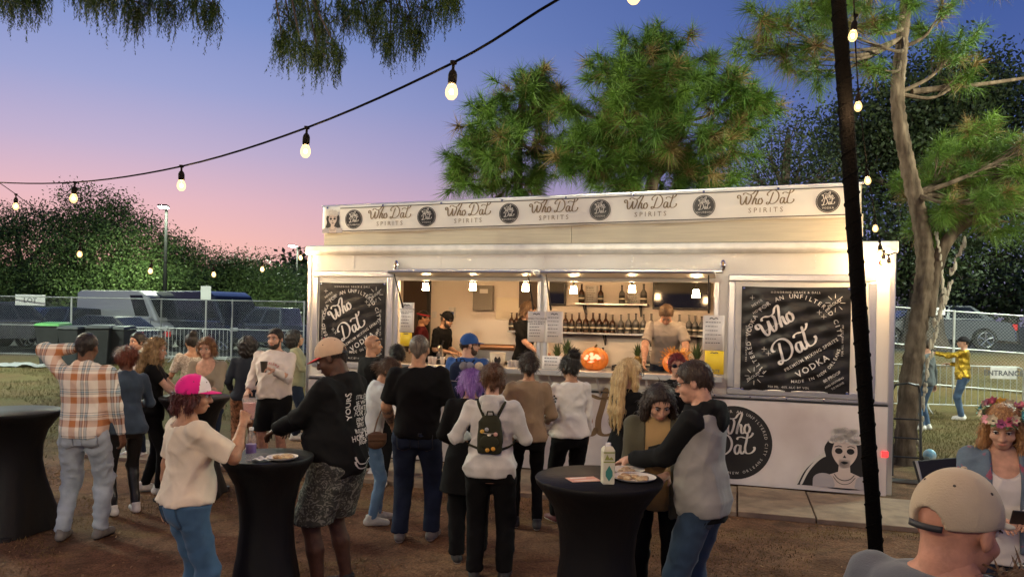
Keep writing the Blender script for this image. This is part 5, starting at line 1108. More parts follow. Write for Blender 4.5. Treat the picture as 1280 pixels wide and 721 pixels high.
# drooping cypress boughs overhead
r = np.random.default_rng(12); CB = Vector((-6.2, 3.2, 0)); E = empty('cypress_tree', CB, 0, 'cypress with feathery drooping boughs overhanging the crowd', 'tree')
tk = MB(); tp_ = curve([CB, CB + Vector((.1, .1, 3)), CB + Vector((0, .2, 7)), CB + Vector((.1, .2, 10))], 6); tk.tube([p - CB for p in tp_], [.34 - .22 * i / (len(tp_) - 1) for i in range(len(tp_))], 14); tk.build('trunk', barkd, E, smooth=True)
rr = np.random.default_rng(77); tri = []; Yc = 5.8
groups = [([(5, 2, 16), (30, 0, 12), (45, -8, 10)], (-40, -60)), ([(100, -12, 12), (135, -4, 16), (160, 6, 18), (190, 2, 16), (212, 14, 14), (240, 2, 18), (264, 12, 10), (172, 20, 9), (120, -2, 12)], (90, -120)),
          ([(352, 52, 10), (362, 30, 16), (376, 62, 13), (398, 72, 12), (372, 8, 20), (404, 44, 18), (420, 66, 9), (395, 20, 20), (430, 20, 16)], (330, -120)), ([(452, 10, 18), (470, 36, 17), (488, 56, 14), (505, 34, 18), (520, 50, 11), (530, 18, 20), (555, 2, 16), (482, 8, 18), (570, -10, 10)], (470, -120))]
for gi, (cl, root) in enumerate(groups):
    r0 = at(*root, Yc); mb = MB(); lp = curve([CB + Vector((0, 0, 7.0)), (CB + Vector((0, 0, 7.0))).lerp(r0, .5) + Vector((0, 0, .3)), r0], 8); mb.tube([p - CB for p in lp], [.08 - .05 * i / (len(lp) - 1) for i in range(len(lp))], 8); limb = mb.build('limb', barkd, E, smooth=True); tw_ = MB()
    for (px, py, R) in cl:
        c = at(px, py - 6, Yc + rr.normal(0, .35)); Rm = R * Yc / F; md = r0.lerp(c, .55) + Vector((rr.normal(0, .04), rr.normal(0, .1), .06)); tw_.tube([p - CB for p in (r0, md, c)], [.016, .010, .005], 5, cap=False)
        for q in range(int(30 + R * 2.6)):
            o = Vector((rr.normal(0, .62) * Rm, rr.normal(0, .9) * Rm, rr.normal(.25, .55) * Rm)); p = c + o; L = rr.uniform(.08, .26) * (1.25 - min(1, abs(o.x) / (1.6 * Rm))) ; sw = Vector((rr.normal(0, .03), rr.normal(0, .03), 0)); ns = int(L / .0075)
            if q % 4 == 0: tw_.tube([c - CB, p - CB], [.004, .002], 3, cap=False)
            for j in range(ns):
                tt = j / ns; cc = p + sw * tt - Vector((0, 0, L * tt)) - CB; a = rr.uniform(0, 2 * PI); ln = (.045 * (1 - tt) + .018) * rr.uniform(.6, 1.2); d = Vector((math.cos(a) * .7, math.sin(a) * .7, -.55)); u = Vector((-math.sin(a), math.cos(a), 0)) * .0042; tri.append([cc - u, cc + u, cc + d * ln])
    tw_.build('twigs', barkd, limb)
tri_mesh('crown', [[tuple(v) for v in t] for t in tri], CY, E)
# ================================================================== people: continuous surfaces grown from distance fields
class Field:
    """union of soft primitives sampled on a grid, skinned with surface nets"""
    def __init__(s, k=.02): s.pr = []; s.k = k; s.cuts = []; s.fold = None
    def cap(s, a, b, r1, r2, clip=None, k=None, sq=None):
        a = np.array(a, float); b = np.array(b, float); R = max(r1, r2)
        lo = np.minimum(a, b) - R - .03; hi = np.maximum(a, b) + R + .03; ba = b - a; L2 = max(1e-9, ba @ ba); L = math.sqrt(L2)
        def f(X, Y, Z):
            px, py, pz = X - a[0], Y - a[1], Z - a[2]; t = np.clip((px * ba[0] + py * ba[1] + pz * ba[2]) / L2, 0, 1)
            d = np.sqrt((px - t * ba[0]) ** 2 + (py - t * ba[1]) ** 2 + (pz - t * ba[2]) ** 2) - (r1 + (r2 - r1) * t)
            if clip:
                q = (px * ba[0] + py * ba[1] + pz * ba[2]) / L
                d = np.maximum(d, q - L * clip)
            return d
        s.pr.append((lo, hi, f, k)); return s
    def chain(s, pts, rs, **kw):
        for i in range(len(pts) - 1): s.cap(pts[i], pts[i + 1], rs[i], rs[i + 1], **kw)
        return s
    def ell(s, c, r, M=None, k=None):
        """ellipsoid; M 3x3 rows = local axes"""
        c = np.array(c, float); r = np.array(r, float); R = r.max() + .03; Mt = np.eye(3) if M is None else np.asarray(M)
        def f(X, Y, Z):
            p = [X - c[0], Y - c[1], Z - c[2]]; q = [(Mt[i][0] * p[0] + Mt[i][1] * p[1] + Mt[i][2] * p[2]) / r[i] for i in range(3)]
            n = np.sqrt(q[0] ** 2 + q[1] ** 2 + q[2] ** 2) + 1e-9; g = np.sqrt((q[0] / r[0]) ** 2 + (q[1] / r[1]) ** 2 + (q[2] / r[2]) ** 2) + 1e-9
            return n * (n - 1) / g
        s.pr.append((c - R, c + R, f, k)); return s
    def loft(s, sl, M, o, pad=0., z0=None, z1=None, k=None, power=2.3):
        """stack of ellipses (z, half width, half depth, y offset) in frame M (columns axes), origin o"""
        sl = np.array(sl, float); zs = sl[:, 0]; za = zs[0] if z0 is None else z0; zb = zs[-1] if z1 is None else z1
        M = np.asarray(M, float); o = np.asarray(o, float); w = sl[:, 1].max() + pad + .04; dd = (sl[:, 2] + abs(sl[:, 3])).max() + pad + .04
        cn = np.array([[x, y, z] for x in (-w, w) for y in (-dd, dd) for z in (za - .03, zb + .03)]) @ M.T + o
        def f(X, Y, Z):
            p = [X - o[0], Y - o[1], Z - o[2]]; x, y, z = [M[0][i] * p[0] + M[1][i] * p[1] + M[2][i] * p[2] for i in range(3)]
            hw = np.interp(z, zs, sl[:, 1]) + pad; hd = np.interp(z, zs, sl[:, 2]) + pad; yo = np.interp(z, zs, sl[:, 3])
            n = ((np.abs(x) / hw) ** power + (np.abs(y - yo) / hd) ** power) ** (1 / power)
            d = (n - 1) * np.minimum(hw, hd); return np.maximum(np.maximum(d, za - z), z - zb)
        s.pr.append((cn.min(0), cn.max(0), f, k)); return s
    def sub(s, f, k=.01): s.cuts.append((f, k)); return s
    def mesh(s, h):
        lo = np.min([p[0] for p in s.pr], 0) - 2 * h; hi = np.max([p[1] for p in s.pr], 0) + 2 * h
        n = np.ceil((hi - lo) / h).astype(int) + 1; ax = [(lo[i] + h * np.arange(n[i])) for i in range(3)]
        D = np.full(n, .5, np.float32)
        for a, b, f, k in s.pr:
            i0 = np.maximum(0, np.floor((a - lo) / h).astype(int)); i1 = np.minimum(n, np.ceil((b - lo) / h).astype(int) + 1)
            sl = tuple(slice(i0[i], i1[i]) for i in range(3)); X, Y, Z = ax[0][sl[0]][:, None, None], ax[1][sl[1]][None, :, None], ax[2][sl[2]][None, None, :]
            d = f(X, Y, Z).astype(np.float32); o = D[sl]; kk = s.k if k is None else k
            hh = np.maximum(kk - np.abs(o - d), 0) / kk; D[sl] = np.minimum(o, d) - hh * hh * kk * .25
        X, Y, Z = ax[0][:, None, None], ax[1][None, :, None], ax[2][None, None, :]
        if s.fold is not None: D = D + s.fold(X, Y, Z).astype(np.float32)
        for f, k in s.cuts:
            d = -f(X, Y, Z); hh = np.maximum(k - np.abs(D - d), 0) / k; D = np.maximum(D, d) + hh * hh * k * .25
        D = D.astype(np.float32); D[D == 0] = 1e-6
        return nets(D, lo, h)
def nets(D, lo, h):
    n = D.shape; ins = D < 0
    c = [ins[i:n[0] - 1 + i, j:n[1] - 1 + j, k:n[2] - 1 + k] for i in (0, 1) for j in (0, 1) for k in (0, 1)]
    cnt = sum(x.astype(np.int8) for x in c); act = (cnt > 0) & (cnt < 8); idx = np.argwhere(act); m = len(idx)
    vid = np.full((n[0] - 1, n[1] - 1, n[2] - 1), -1, np.int32); vid[act] = np.arange(m)
    off = np.array([[i, j, k] for i in (0, 1) for j in (0, 1) for k in (0, 1)]); val = np.stack([D[idx[:, 0] + o[0], idx[:, 1] + o[1], idx[:, 2] + o[2]] for o in off], 1)
    acc = np.zeros((m, 3)); num = np.zeros(m)
    for a in range(8):
        for b in range(a + 1, 8):
            if np.abs(off[a] - off[b]).sum() != 1: continue
            va, vb = val[:, a], val[:, b]; x = (va < 0) != (vb < 0); t = np.where(x, va / np.where(x, va - vb, 1), 0)
            acc += np.where(x[:, None], off[a] + t[:, None] * (off[b] - off[a]), 0); num += x
    V = lo + h * (idx + acc / np.maximum(num, 1)[:, None])
    Fs = []
    for axx in range(3):
        sl0 = [slice(None)] * 3; sl1 = [slice(None)] * 3; sl0[axx] = slice(0, -1); sl1[axx] = slice(1, None); A = ins[tuple(sl0)]; B = ins[tuple(sl1)]
        e = np.argwhere(A != B); u, w = [(1, 2), (2, 0), (0, 1)][axx]
        e = e[(e[:, u] > 0) & (e[:, w] > 0) & (e[:, u] < n[u] - 1) & (e[:, w] < n[w] - 1)]
        def g(du, dw):
            q = e.copy(); q[:, u] -= du; q[:, w] -= dw; return vid[q[:, 0], q[:, 1], q[:, 2]]
        f = np.stack([g(0, 0), g(1, 0), g(1, 1), g(0, 1)], 1); fl = A[e[:, 0], e[:, 1], e[:, 2]]; f[~fl] = f[~fl][:, ::-1]; Fs.append(f)
    Fa = np.concatenate(Fs); Fa = Fa[(Fa >= 0).all(1)]
    return V, Fa[:, ::-1] if False else Fa
def relax(V, Fq, it=1, lam=.5):
    for _ in range(it):
        S = np.zeros_like(V); Cn = np.zeros(len(V))
        for i in range(4):
            a, b = Fq[:, i], Fq[:, (i + 1) % 4]; np.add.at(S, a, V[b]); np.add.at(Cn, a, 1); np.add.at(S, b, V[a]); np.add.at(Cn, b, 1)
        V = V + lam * (S / np.maximum(Cn, 1)[:, None] - V)
    return V
def folds(seed, amp, sc=1., vert=1.):
    """creases: warped ridges, some fine, some broad"""
    r = np.random.default_rng(seed); K = [(r.normal(0, .8), r.normal(0, .8), r.normal(0, 1.) * vert, r.uniform(13, 24) * sc, r.uniform(0, 6)) for _ in range(4)] + [(r.normal(0, .8), r.normal(0, .8), r.normal(0, 1.) * vert, r.uniform(30, 46) * sc, r.uniform(0, 6)) for _ in range(3)]
    def f(X, Y, Z):
        o = 0
        for i, (a, b, c, q, ph) in enumerate(K):
            w = (1 - np.abs(np.sin((a * X + b * Y + c * Z) * q * .5 + ph + 1.3 * np.sin(8 * (b * X - c * Y + a * Z) + ph)))) ** 2
            m = .5 + .5 * np.sin(7 * (c * X + a * Y - b * Z) + 2 * ph); o = o + w * m * (1. if i < 4 else .5)
        return -amp * (o - .9)
    return f
def rotm(yaw=0., pitch=0., roll=0.):
    """columns = axes; pitch > 0 nods down (forward), yaw > 0 turns to the person's left"""
    return np.array(Matrix.Rotation(yaw, 3, 'Z') @ Matrix.Rotation(-pitch, 3, 'X') @ Matrix.Rotation(roll, 3, 'Y'))
def fabric(name, col, rough=.88, bump=.35, var=.12):
    key = 'fabric_' + name
    if key in MATS: return MATS[key]
    lum = sum(col) / 3; m = mat(key, col, rough, var=var, vscale=6, bump=bump, bscale=220, spec=.15, sheen=.0 if lum < .05 else .12); N = m.node_tree.nodes; Lk = m.node_tree.links
    t = [n for n in N if n.type == 'TEX_COORD'][0]; b1 = [n for n in N if n.type == 'BUMP'][0]; b1.inputs['Distance'].default_value = .004
    nz = N.new('ShaderNodeTexNoise'); nz.noise_type = 'RIDGED_MULTIFRACTAL'; nz.inputs['Scale'].default_value = 5.5; nz.inputs['Detail'].default_value = 2.5; nz.inputs['Distortion'].default_value = 1.2; Lk.new(t.outputs['Object'], nz.inputs['Vector'])
    b2 = N.new('ShaderNodeBump'); b2.inputs['Strength'].default_value = .55; b2.inputs['Distance'].default_value = .018; Lk.new(nz.outputs['Fac'], b2.inputs['Height']); Lk.new(b2.outputs[0], b1.inputs['Normal'])
    return m
SKIN = {'fair': (.50, .28, .195), 'ruddy': (.45, .22, .15), 'tan': (.40, .215, .13), 'olive': (.38, .22, .14), 'brown': (.17, .085, .05), 'dark': (.075, .036, .023)}
def skinmat(k):
    m = mat('skin_' + k, SKIN[k], .55, var=.2, vscale=22, bump=.12, bscale=70, spec=.3, detail=8)
    b = m.node_tree.nodes['Principled BSDF']; b.inputs['Subsurface Weight'].default_value = .0
    return m
HAIR = {}
def hairmat(name, c1, c2):
    return mat('hair_' + name, c1, .42, col2=c2, vscale=7, bump=.5, bscale=9, stretch=(14, 14, 1.2), spec=.35, detail=6)
def torso_slices(female, b, belly, bust=1.):
    if female: sl = [(.80, .12, .10, 0), (.86, .165, .118, -.012), (.93, .178, .125, -.015), (1.0, .158, .11, -.005), (1.08, .134, .097, .0), (1.16, .138, .103, .008), (1.25, .152, .118, .018 * bust), (1.33, .158, .112, .012), (1.40, .165, .092, -.002), (1.44, .13, .075, -.006), (1.475, .075, .062, -.008), (1.50, .052, .052, -.005)]
    else: sl = [(.80, .12, .10, 0), (.86, .155, .115, -.008), (.93, .168, .12, -.01), (1.0, .158, .112, 0), (1.08, .15, .108, .004), (1.16, .158, .112, .006), (1.25, .176, .12, .008), (1.33, .188, .122, .006), (1.40, .19, .105, -.002), (1.44, .15, .085, -.006), (1.475, .085, .068, -.008), (1.50, .058, .056, -.005)]
    out = []
    for z, w, d, y in sl:
        g = math.exp(-((z - 1.06) / .12) ** 2) * belly; f = 1 + (b - 1) * (1 if z < 1.36 else .55)
        out.append((z, w * f + g * .5, d * f + g * .75, y + g * .55))
    return out
def ik(S, Tg, a, b, pole):
    S = np.array(S, float); Tg = np.array(Tg, float); v = Tg - S; L = np.linalg.norm(v); mxl = (a + b) * .995
    if L > mxl: Tg = S + v / L * mxl; v = Tg - S; L = mxl
    u = v / L; x = (a * a - b * b + L * L) / (2 * L); hgt = math.sqrt(max(1e-6, a * a - x * x)); p = np.array(pole, float); p = p - u * (p @ u); p /= np.linalg.norm(p) + 1e-9
    return S + u * x + p * hgt, Tg
PEOPLE = []
def person(label, X, Y, H=1.75, yaw=0., female=False, b=1., belly=0., skin='fair', hair=('short', 'brown', (.05, .03, .02), (.1, .06, .035)), top=None, bottom=None, shoes=('white', (.7, .68, .64)), RH=None, LH=None, head=(0, 0, 0), lean=0., twist=0., feet=None, cap=None, vox=.011, z0=None, facey=True, curl=.5, glasses=None, beard=None, pole=None, extra=None, jacket=None, seed=None, hands_fine=None, side=0., neck=.112):
    k = H / 1.75; seed = seed if seed is not None else len(PEOPLE) * 13 + 5; yaw = math.radians(yaw); rs = np.random.default_rng(seed)
    b = 1 + (b - 1) * .6; sl = torso_slices(female, b, belly); sk = skinmat(skin); M = rotm(math.radians(twist), math.radians(lean), math.radians(side)); piv = np.array([0, 0, .93])
    def tp(p): return M @ (np.array(p, float) - piv) + piv
    o = piv - M @ piv
    sw = (.162 if female else .182) * (1 + (b - 1) * .6); SR, SL = tp((sw, -.005, 1.405)), tp((-sw, -.005, 1.405))
    RHt = RH or (.27, .04, .80); LHt = LH or (-.27, .04, .80)
    pl = pole or (None, None)
    ER, WR = ik(SR, RHt, .285, .26, pl[0] or (.45, -1, -.35)); EL, WL = ik(SL, LHt, .285, .26, pl[1] or (-.45, -1, -.35))
    ft = feet or ((.11, .0), (-.11, .02)); hj = [np.array((.092 * b, 0, .88)), np.array((-.092 * b, 0, .88))]
    ank = [np.array((ft[0][0], ft[0][1], .085 + (ft[0][2] if len(ft[0]) > 2 else 0))), np.array((ft[1][0], ft[1][1], .085 + (ft[1][2] if len(ft[1]) > 2 else 0)))]
    kn = [ik(hj[i], ank[i], .41, .41, (.1 if i == 0 else -.1, 1, 0))[0] for i in (0, 1)]
    nb = tp((0, -.012, 1.47)); HM = M @ rotm(math.radians(head[0]), math.radians(head[1]), math.radians(head[2])); hc = nb + M @ np.array((0, .012, .03)) + HM @ np.array((0, .018, neck))
    hp = lambda x, y, z: hc + HM @ (np.array((x, y, z)) * 1.0)
    HMi = HM.T
    am = (.9 if female else 1.) * (1 + (b - 1) * .7)
    top = top or {}; sleeve = top.get('sleeve', 1.)
    # ---- bare body
    B = Field(.025); under = -.014 if top else 0
    B.loft(sl, M, o, pad=under, z0=.8); B.cap(nb - M @ np.array((0, 0, .04)), hc + HM @ np.array((0, -.02, -.03)), .056 * am, .05 * am)
    for (S, E, Wp) in ((SR, ER, WR), (SL, EL, WL)):
        B.cap(S, E, .052 * am, .042 * am); B.cap(E, E + (Wp - E) * .35, .042 * am, .043 * am); B.cap(E + (Wp - E) * .35, E + (Wp - E) * .93, .043 * am, .028 * am)
    lm = (1 + (b - 1) * .7)
    for i in (0, 1):
        ul = .74 if bottom and bottom.get('len', 1.) > .6 else 1.
        B.cap(hj[i], kn[i], .078 * lm * ul, .054 * lm * ul); B.cap(kn[i], kn[i] * .62 + ank[i] * .38 + np.array((0, -.012 * (ul > .9), 0)), .053 * lm * ul, .054 * lm * ul); B.cap(kn[i] * .62 + ank[i] * .38 + np.array((0, -.012 * (ul > .9), 0)), ank[i], .053 * lm * ul, .036 * lm * ul); B.cap(ank[i], ank[i] + np.array((0, .1, -.05)), .036, .028)
    Vb, Fb = B.mesh(vox * 1.85)
    # ---- head
    G = Field(.018)
    fw = .94 if female else 1.
    G.ell(hp(0, -.012, .035), (.077, .096, .088), HMi); G.ell(hp(0, .024, -.035), (.061 * fw, .068, .078), HMi); G.ell(hp(0, .052, -.082), (.036 * fw, .035, .03), HMi); G.cap(hp(0, -.03, -.02), nb, .052 * am, .056 * am)
    G.cap(hp(0, .086, .012), hp(0, .107, -.028), .009, .0135, k=.01); G.ell(hp(.013, .096, -.032), (.009, .01, .008), HMi, k=.008); G.ell(hp(-.013, .096, -.032), (.009, .01, .008), HMi, k=.008)
    G.ell(hp(0, .083, -.063), (.026, .013, .011), HMi, k=.008); G.cap(hp(.045, .072, .032), hp(-.045, .072, .032), .013, .013, k=.02)
    for sx in (-1, 1):
        G.ell(hp(sx * .08, -.012, -.006), (.010, .02, .031), HMi, k=.008); G.ell(hp(sx * .04, .058, -.03), (.024, .022, .02), HMi)
    for sx in (-1, 1):
        e = hp(sx * .032, .1, .008)
        G.sub(lambda X_, Y_, Z_, e=e: np.sqrt((X_ - e[0]) ** 2 + (Y_ - e[1]) ** 2 + ((Z_ - e[2])) ** 2) - .0155, .01)
    hv = max(.0066, vox * .78); Vh, Fh = G.mesh(hv)
    # ---- hands
    parts = [(Vb, Fb), (Vh, Fh)]
    for sgn, E, Wp in ((1, ER, WR), (-1, EL, WL)):
        cu = curl if not isinstance(curl, tuple) else curl[0 if sgn > 0 else 1]
        d = (Wp - E); d /= np.linalg.norm(d); inn = np.array((-sgn, .25, 0)) if abs(d[2]) > .6 else np.array((-sgn * .35, 0, -1.)); pn = inn - d * (inn @ d); pn /= np.linalg.norm(pn)   # palm normal
        sd = np.cross(d, pn) * sgn; sd = sd if (sd @ np.array((0, 1, .6))) > 0 else -sd   # thumb side
        A = Field(.008); A.cap(E + (Wp - E) * .88, Wp, .03 * am, .025 * am); s_ = .95 if female else 1.05
        pc = Wp + d * .045 * s_; A.ell(pc, (.047 * s_, .036 * s_, .017), np.stack([d, sd, pn])); A.ell(Wp + d * .012, (.03, .026, .018), np.stack([d, sd, pn]))
        for q, (ofs, ln) in enumerate(((.029, .07), (.0095, .08), (-.0105, .074), (-.029, .058))):
            p0 = Wp + d * .082 * s_ + sd * ofs * s_; ang = cu * (1.1 + .12 * q); dr = d + sd * ofs * 2.2; dr /= np.linalg.norm(dr)
            d1 = dr * math.cos(ang * .6) + pn * math.sin(ang * .6); p1 = p0 + d1 * ln * .5 * s_; d2 = dr * math.cos(ang * 1.5) + pn * math.sin(ang * 1.5); p2 = p1 + d2 * ln * .5 * s_
            A.chain([Wp + d * .06 + sd * ofs * .9, p0, p1, p2], [.0105, .0095, .0088, .0072], k=.004)
        t0 = Wp + d * .025 + sd * .026; t1 = t0 + (d * .55 + sd * .6 + pn * (.3 + .5 * cu)) * .04; t2 = t1 + (d * .9 + sd * .1 + pn * (.25 + .5 * cu)) * .034
        A.chain([Wp + d * .015 + sd * .01, t0, t1, t2], [.016, .0135, .011, .0085], k=.006)
        Va, Fa = A.mesh(hands_fine or max(.0064, vox * .68)); parts.append((Va, Fa))
    VV = []; FF = []; off = 0
    for v, f in parts: VV.append(relax(v, f, 1, .4)); FF.append(f + off); off += len(v)
    VV = np.concatenate(VV) * k; FF = np.concatenate(FF)
    z0 = float(ground_z(X, Y)) if z0 is None else z0
    me = npmesh('person', VV, FF, sk); ob = link(bpy.data.objects.new('person', me)); ob.location = (X, Y, z0); ob.rotation_euler = (0, 0, yaw); tag(ob, label, 'person'); PEOPLE.append(ob)
    def add(name, Fd, m, h=vox, it=1, midx=None):
        v, f = Fd.mesh(h); v = relax(v, f, it, .45); mi = midx(v[f].mean(1)) if midx else None
        return link(bpy.data.objects.new(name, npmesh(name, v * k, f, m, midx=mi)), ob)
    # ---- trousers, shorts, skirt
    if bottom:
        ln = bottom.get('len', 1.); lo_ = bottom.get('loose', .012); P = Field(.03); hz = min(1.04, top.get('hem', .9) + .05) if top else 1.04
        P.loft(sl, M if False else np.eye(3), np.zeros(3), pad=.004, z0=.80, z1=hz)
        for i in (0, 1):
            zc = .07 + (1 - ln) * .88; r1, r2, r3 = .084 * lm + lo_, .058 * lm + lo_, .042 * lm + lo_ * bottom.get('flare', 1.2)
            P.cap(hj[i] + np.array((0, -.006, 0)), kn[i], r1, r2 if ln > .6 else r1 * .96)
            if ln > .55: P.cap(kn[i], ank[i] - np.array((0, 0, .02)), r2, r3)
        zc = .075 + (1 - ln) * .9; P.sub(lambda X_, Y_, Z_: Z_ - zc + 0 * X_ + 0 * Y_, .004)
        P.fold = folds(seed + 1, bottom.get('fold', .005) * 1.5, 1.1, 1.5); add(bottom.get('name', 'trousers'), P, bottom['mat'], vox * 1.5)
    # ---- shirt
    def garment(spec, name, extra_pad=0.):
        Sf = Field(.03); hem = spec.get('hem', .90); lo_ = spec.get('loose', .012) * .55 + extra_pad; nk = spec.get('neck', 1.475); s2 = [(z, w + (lo_ * .9 if z < 1.1 else 0), d + (lo_ * .9 if z < 1.1 else 0), y) for z, w, d, y in sl]
        if spec.get('straight'):
            wm = max(w for z, w, d, y in s2 if 1.2 < z < 1.4); dm = max(d for z, w, d, y in s2 if 1.2 < z < 1.4); s2 = [(z, max(w, wm * .88) if z < 1.3 else w, max(d, dm * .88) if z < 1.3 else d, y) for z, w, d, y in s2]
        if hem < .8: s2 = [(hem, s2[2][1] + spec.get('flare', .02), s2[2][2] + spec.get('flare', .02), s2[2][3])] + [q for q in s2 if q[0] > .9]
        Sf.loft(s2, M, o, pad=lo_, z0=hem, z1=nk)
        sv = spec.get('sleeve', 1.); sr = spec.get('sleeve_r', .0)
        for S, E, Wp in ((SR, ER, WR), (SL, EL, WL)):
            sr = sr * .7; a0, a1, a2 = .053 * am + lo_ + sr, .043 * am + lo_ + sr, .032 * am + lo_ * .8 + sr * .8
            if sv <= 0: continue
            if sv <= .5:
                e_ = S + (E - S) * (sv * 2); Sf.cap(S, e_ + (e_ - S) * .25, a0, a0 * .98, clip=.8)
            else:
                Sf.cap(S, E, a0, a1); t = (sv - .5) * 2; e_ = E + (Wp - E) * t; Sf.cap(E, e_ + (e_ - E) * .2, a1, a2 if t > .8 else a1 * .95, clip=1 / 1.2)
        if spec.get('hood'):
            c = tp((0, -.085, 1.465)); Sf.ell(c, (.115, .06, .05), M.T); Sf.cap(tp((.075, -.04, 1.475)), tp((.05, .055, 1.43)), .03, .025); Sf.cap(tp((-.075, -.04, 1.475)), tp((-.05, .055, 1.43)), .03, .025); Sf.ell(tp((0, -.135, 1.40)), (.085, .03, .065), M.T)
        if spec.get('collar'): Sf.cap(tp((.045, -.05, 1.48)), tp((-.045, -.05, 1.48)), .026, .026); Sf.cap(tp((.045, -.05, 1.48)), tp((.05, .045, 1.455)), .024, .02); Sf.cap(tp((-.045, -.05, 1.48)), tp((-.05, .045, 1.455)), .024, .02)
        if spec.get('vneck'):
            c = tp((0, .13, 1.46)); Sf.sub(lambda X_, Y_, Z_: np.sqrt(((X_ - c[0]) / 1.0) ** 2 + ((Y_ - c[1]) / 1.3) ** 2 + ((Z_ - c[2]) / 1.35) ** 2) - spec['vneck'], .006)
        if spec.get('scoop'):
            c = tp((0, 0, 1.53)); Sf.sub(lambda X_, Y_, Z_: np.sqrt(((X_ - c[0])) ** 2 + ((Y_ - c[1])) ** 2 + ((Z_ - c[2])) ** 2) - spec['scoop'], .006)
        if spec.get('open'):
            M2 = M.T
            def front(X_, Y_, Z_):
                p = [X_ - o[0], Y_ - o[1], Z_ - o[2]]; x = M2[0][0] * p[0] + M2[0][1] * p[1] + M2[0][2] * p[2]; y = M2[1][0] * p[0] + M2[1][1] * p[1] + M2[1][2] * p[2]
                return np.maximum(np.abs(x) - spec['open'], .02 - y)
            Sf.sub(front, .008)
        Sf.fold = folds(seed + 2, spec.get('fold', .006) * 1.55, 1.05, .9); return add(name, Sf, spec['mat'], vox * 1.28, midx=spec.get('midx'))
    shirt = garment(top, top.get('name', 'shirt')) if top else None
    if jacket: ob['j'] = 1; jk = garment(jacket, jacket.get('name', 'jacket'), .012); del ob['j']
    # ---- shoes
    if shoes:
        sm = mat('shoe_' + shoes[0], shoes[1], .6, var=.15, vscale=20); solm = mat('sole_' + (shoes[2] if len(shoes) > 2 else 'pale'), (.6, .58, .54) if len(shoes) < 3 else (.03, .03, .03), .7)
        for i in (0, 1):
            Q = Field(.02); a = ank[i]; to = math.radians(9 if i == 0 else -9); dv = np.array((math.sin(to), math.cos(to), 0)); up = np.array((0, 0, a[2] - .085))
            g = lambda f_, z_: np.array((a[0], a[1], 0)) + up + dv * f_ + np.array((0, 0, z_))
            Q.cap(g(-.045, .042), g(.05, .046), .04, .044); Q.cap(g(.05, .046), g(.155, .03), .043, .035); Q.cap(g(-.02, .05), g(-.012, .115 + (shoes[3] if len(shoes) > 3 else 0)), .042, .044, clip=1.)
            zz = up[2]; Q.sub(lambda X_, Y_, Z_: Z_ - zz + 0 * X_ + 0 * Y_, .003)
            add('shoe', Q, [sm, solm], max(.009, vox * 1.1), midx=lambda c: (c[:, 2] < zz + .022).astype(int))
    # ---- hair
    def inhead(X_, Y_, Z_):
        p = [X_ - hc[0], Y_ - hc[1], Z_ - hc[2]]; return [HM[0][i] * p[0] + HM[1][i] * p[1] + HM[2][i] * p[2] for i in range(3)]
    style = hair[0] if hair else None
    if style and style != 'bald':
        hm = hairmat(hair[1], hair[2], hair[3]); Rr = Field(.022); th = {'short': .010, 'buzz': .0045}.get(style, .017)
        Rr.ell(hp(0, -.014, .037), (.078 + th, .097 + th, .089 + th), HMi)
        cutk = .01
        if style in ('short', 'buzz'):
            Rr.cap(hp(0, -.085, -.02), hp(0, -.07, -.055), .03, .022)
        if style in ('bun', 'highbun', 'updo'):
            bz = {'bun': (0, -.135, .0), 'highbun': (0, -.08, .135), 'updo': (0, -.115, .06)}[style]; br = {'bun': .045, 'highbun': .058, 'updo': .055}[style]; Rr.ell(hp(*bz), (br, br * .9, br * .95), HMi); Rr.cap(hp(0, -.085, -.03), hp(0, -.08, -.045), .035, .025)
        if style in ('long', 'curly'):
            L_ = hair[4] if len(hair) > 4 else .30; wv = .05 if style == 'curly' else .028
            for sx in (-1, 1):
                Rr.chain([hp(sx * .07, .0, .05), hp(sx * .092, .01, -.03), hp(sx * .1, .015, -.10), hp(sx * .095, .02, -.10 - L_ * .6)], [.03, wv * .9, wv, wv * .7])
            for sx in (-.06, 0, .06): Rr.chain([hp(sx, -.09, .03), hp(sx * 1.25, -.1, -.08), hp(sx * 1.5, -.095, -.1 - L_ * .6), hp(sx * 1.3, -.085, -.1 - L_)], [.035, wv + .012, wv + .012, wv * .45])
        if style == 'bob':
            for sx in (-1, 1): Rr.chain([hp(sx * .075, -.01, .04), hp(sx * .09, -.012, -.04), hp(sx * .082, -.02, -.085)], [.03, .026, .02])
            Rr.chain([hp(0, -.09, .02), hp(0, -.09, -.075)], [.05, .04])
        if style == 'afro': Rr.ell(hp(0, -.04, .03), (.135, .14, .14), HMi); Rr.ell(hp(0, -.07, -.05), (.12, .1, .11), HMi)
        if style == 'pony': Rr.chain([hp(0, -.1, .02), hp(0, -.15, .0), hp(0, -.16, -.1), hp(0, -.145, -.22)], [.03, .03, .03, .015])
        hl = {'short': .052, 'buzz': .05}.get(style, .062); side_low = {'short': -.012, 'buzz': .0}.get(style, -.05)
        def facecut(X_, Y_, Z_):
            x, y, z = inhead(X_, Y_, Z_); return np.maximum(np.maximum(z - (hl + .018 - .9 * np.maximum(0, np.abs(x) - .035)), .022 + .045 * np.maximum(0, (z + .01) / .07) - y), np.abs(x) - .074)
        Rr.sub(facecut, .008)
        if style in ('short', 'buzz', 'bun', 'highbun', 'updo', 'pony', 'bob'):
            def sidecut(X_, Y_, Z_):
                x, y, z = inhead(X_, Y_, Z_); lowz = side_low if style != 'bob' else -.09; return np.maximum(z - (lowz + .35 * np.maximum(0, y + .02)), -.03 - y)
            Rr.sub(sidecut, .008)
        if cap: Rr.sub(lambda X_, Y_, Z_: .012 - inhead(X_, Y_, Z_)[2], .006)
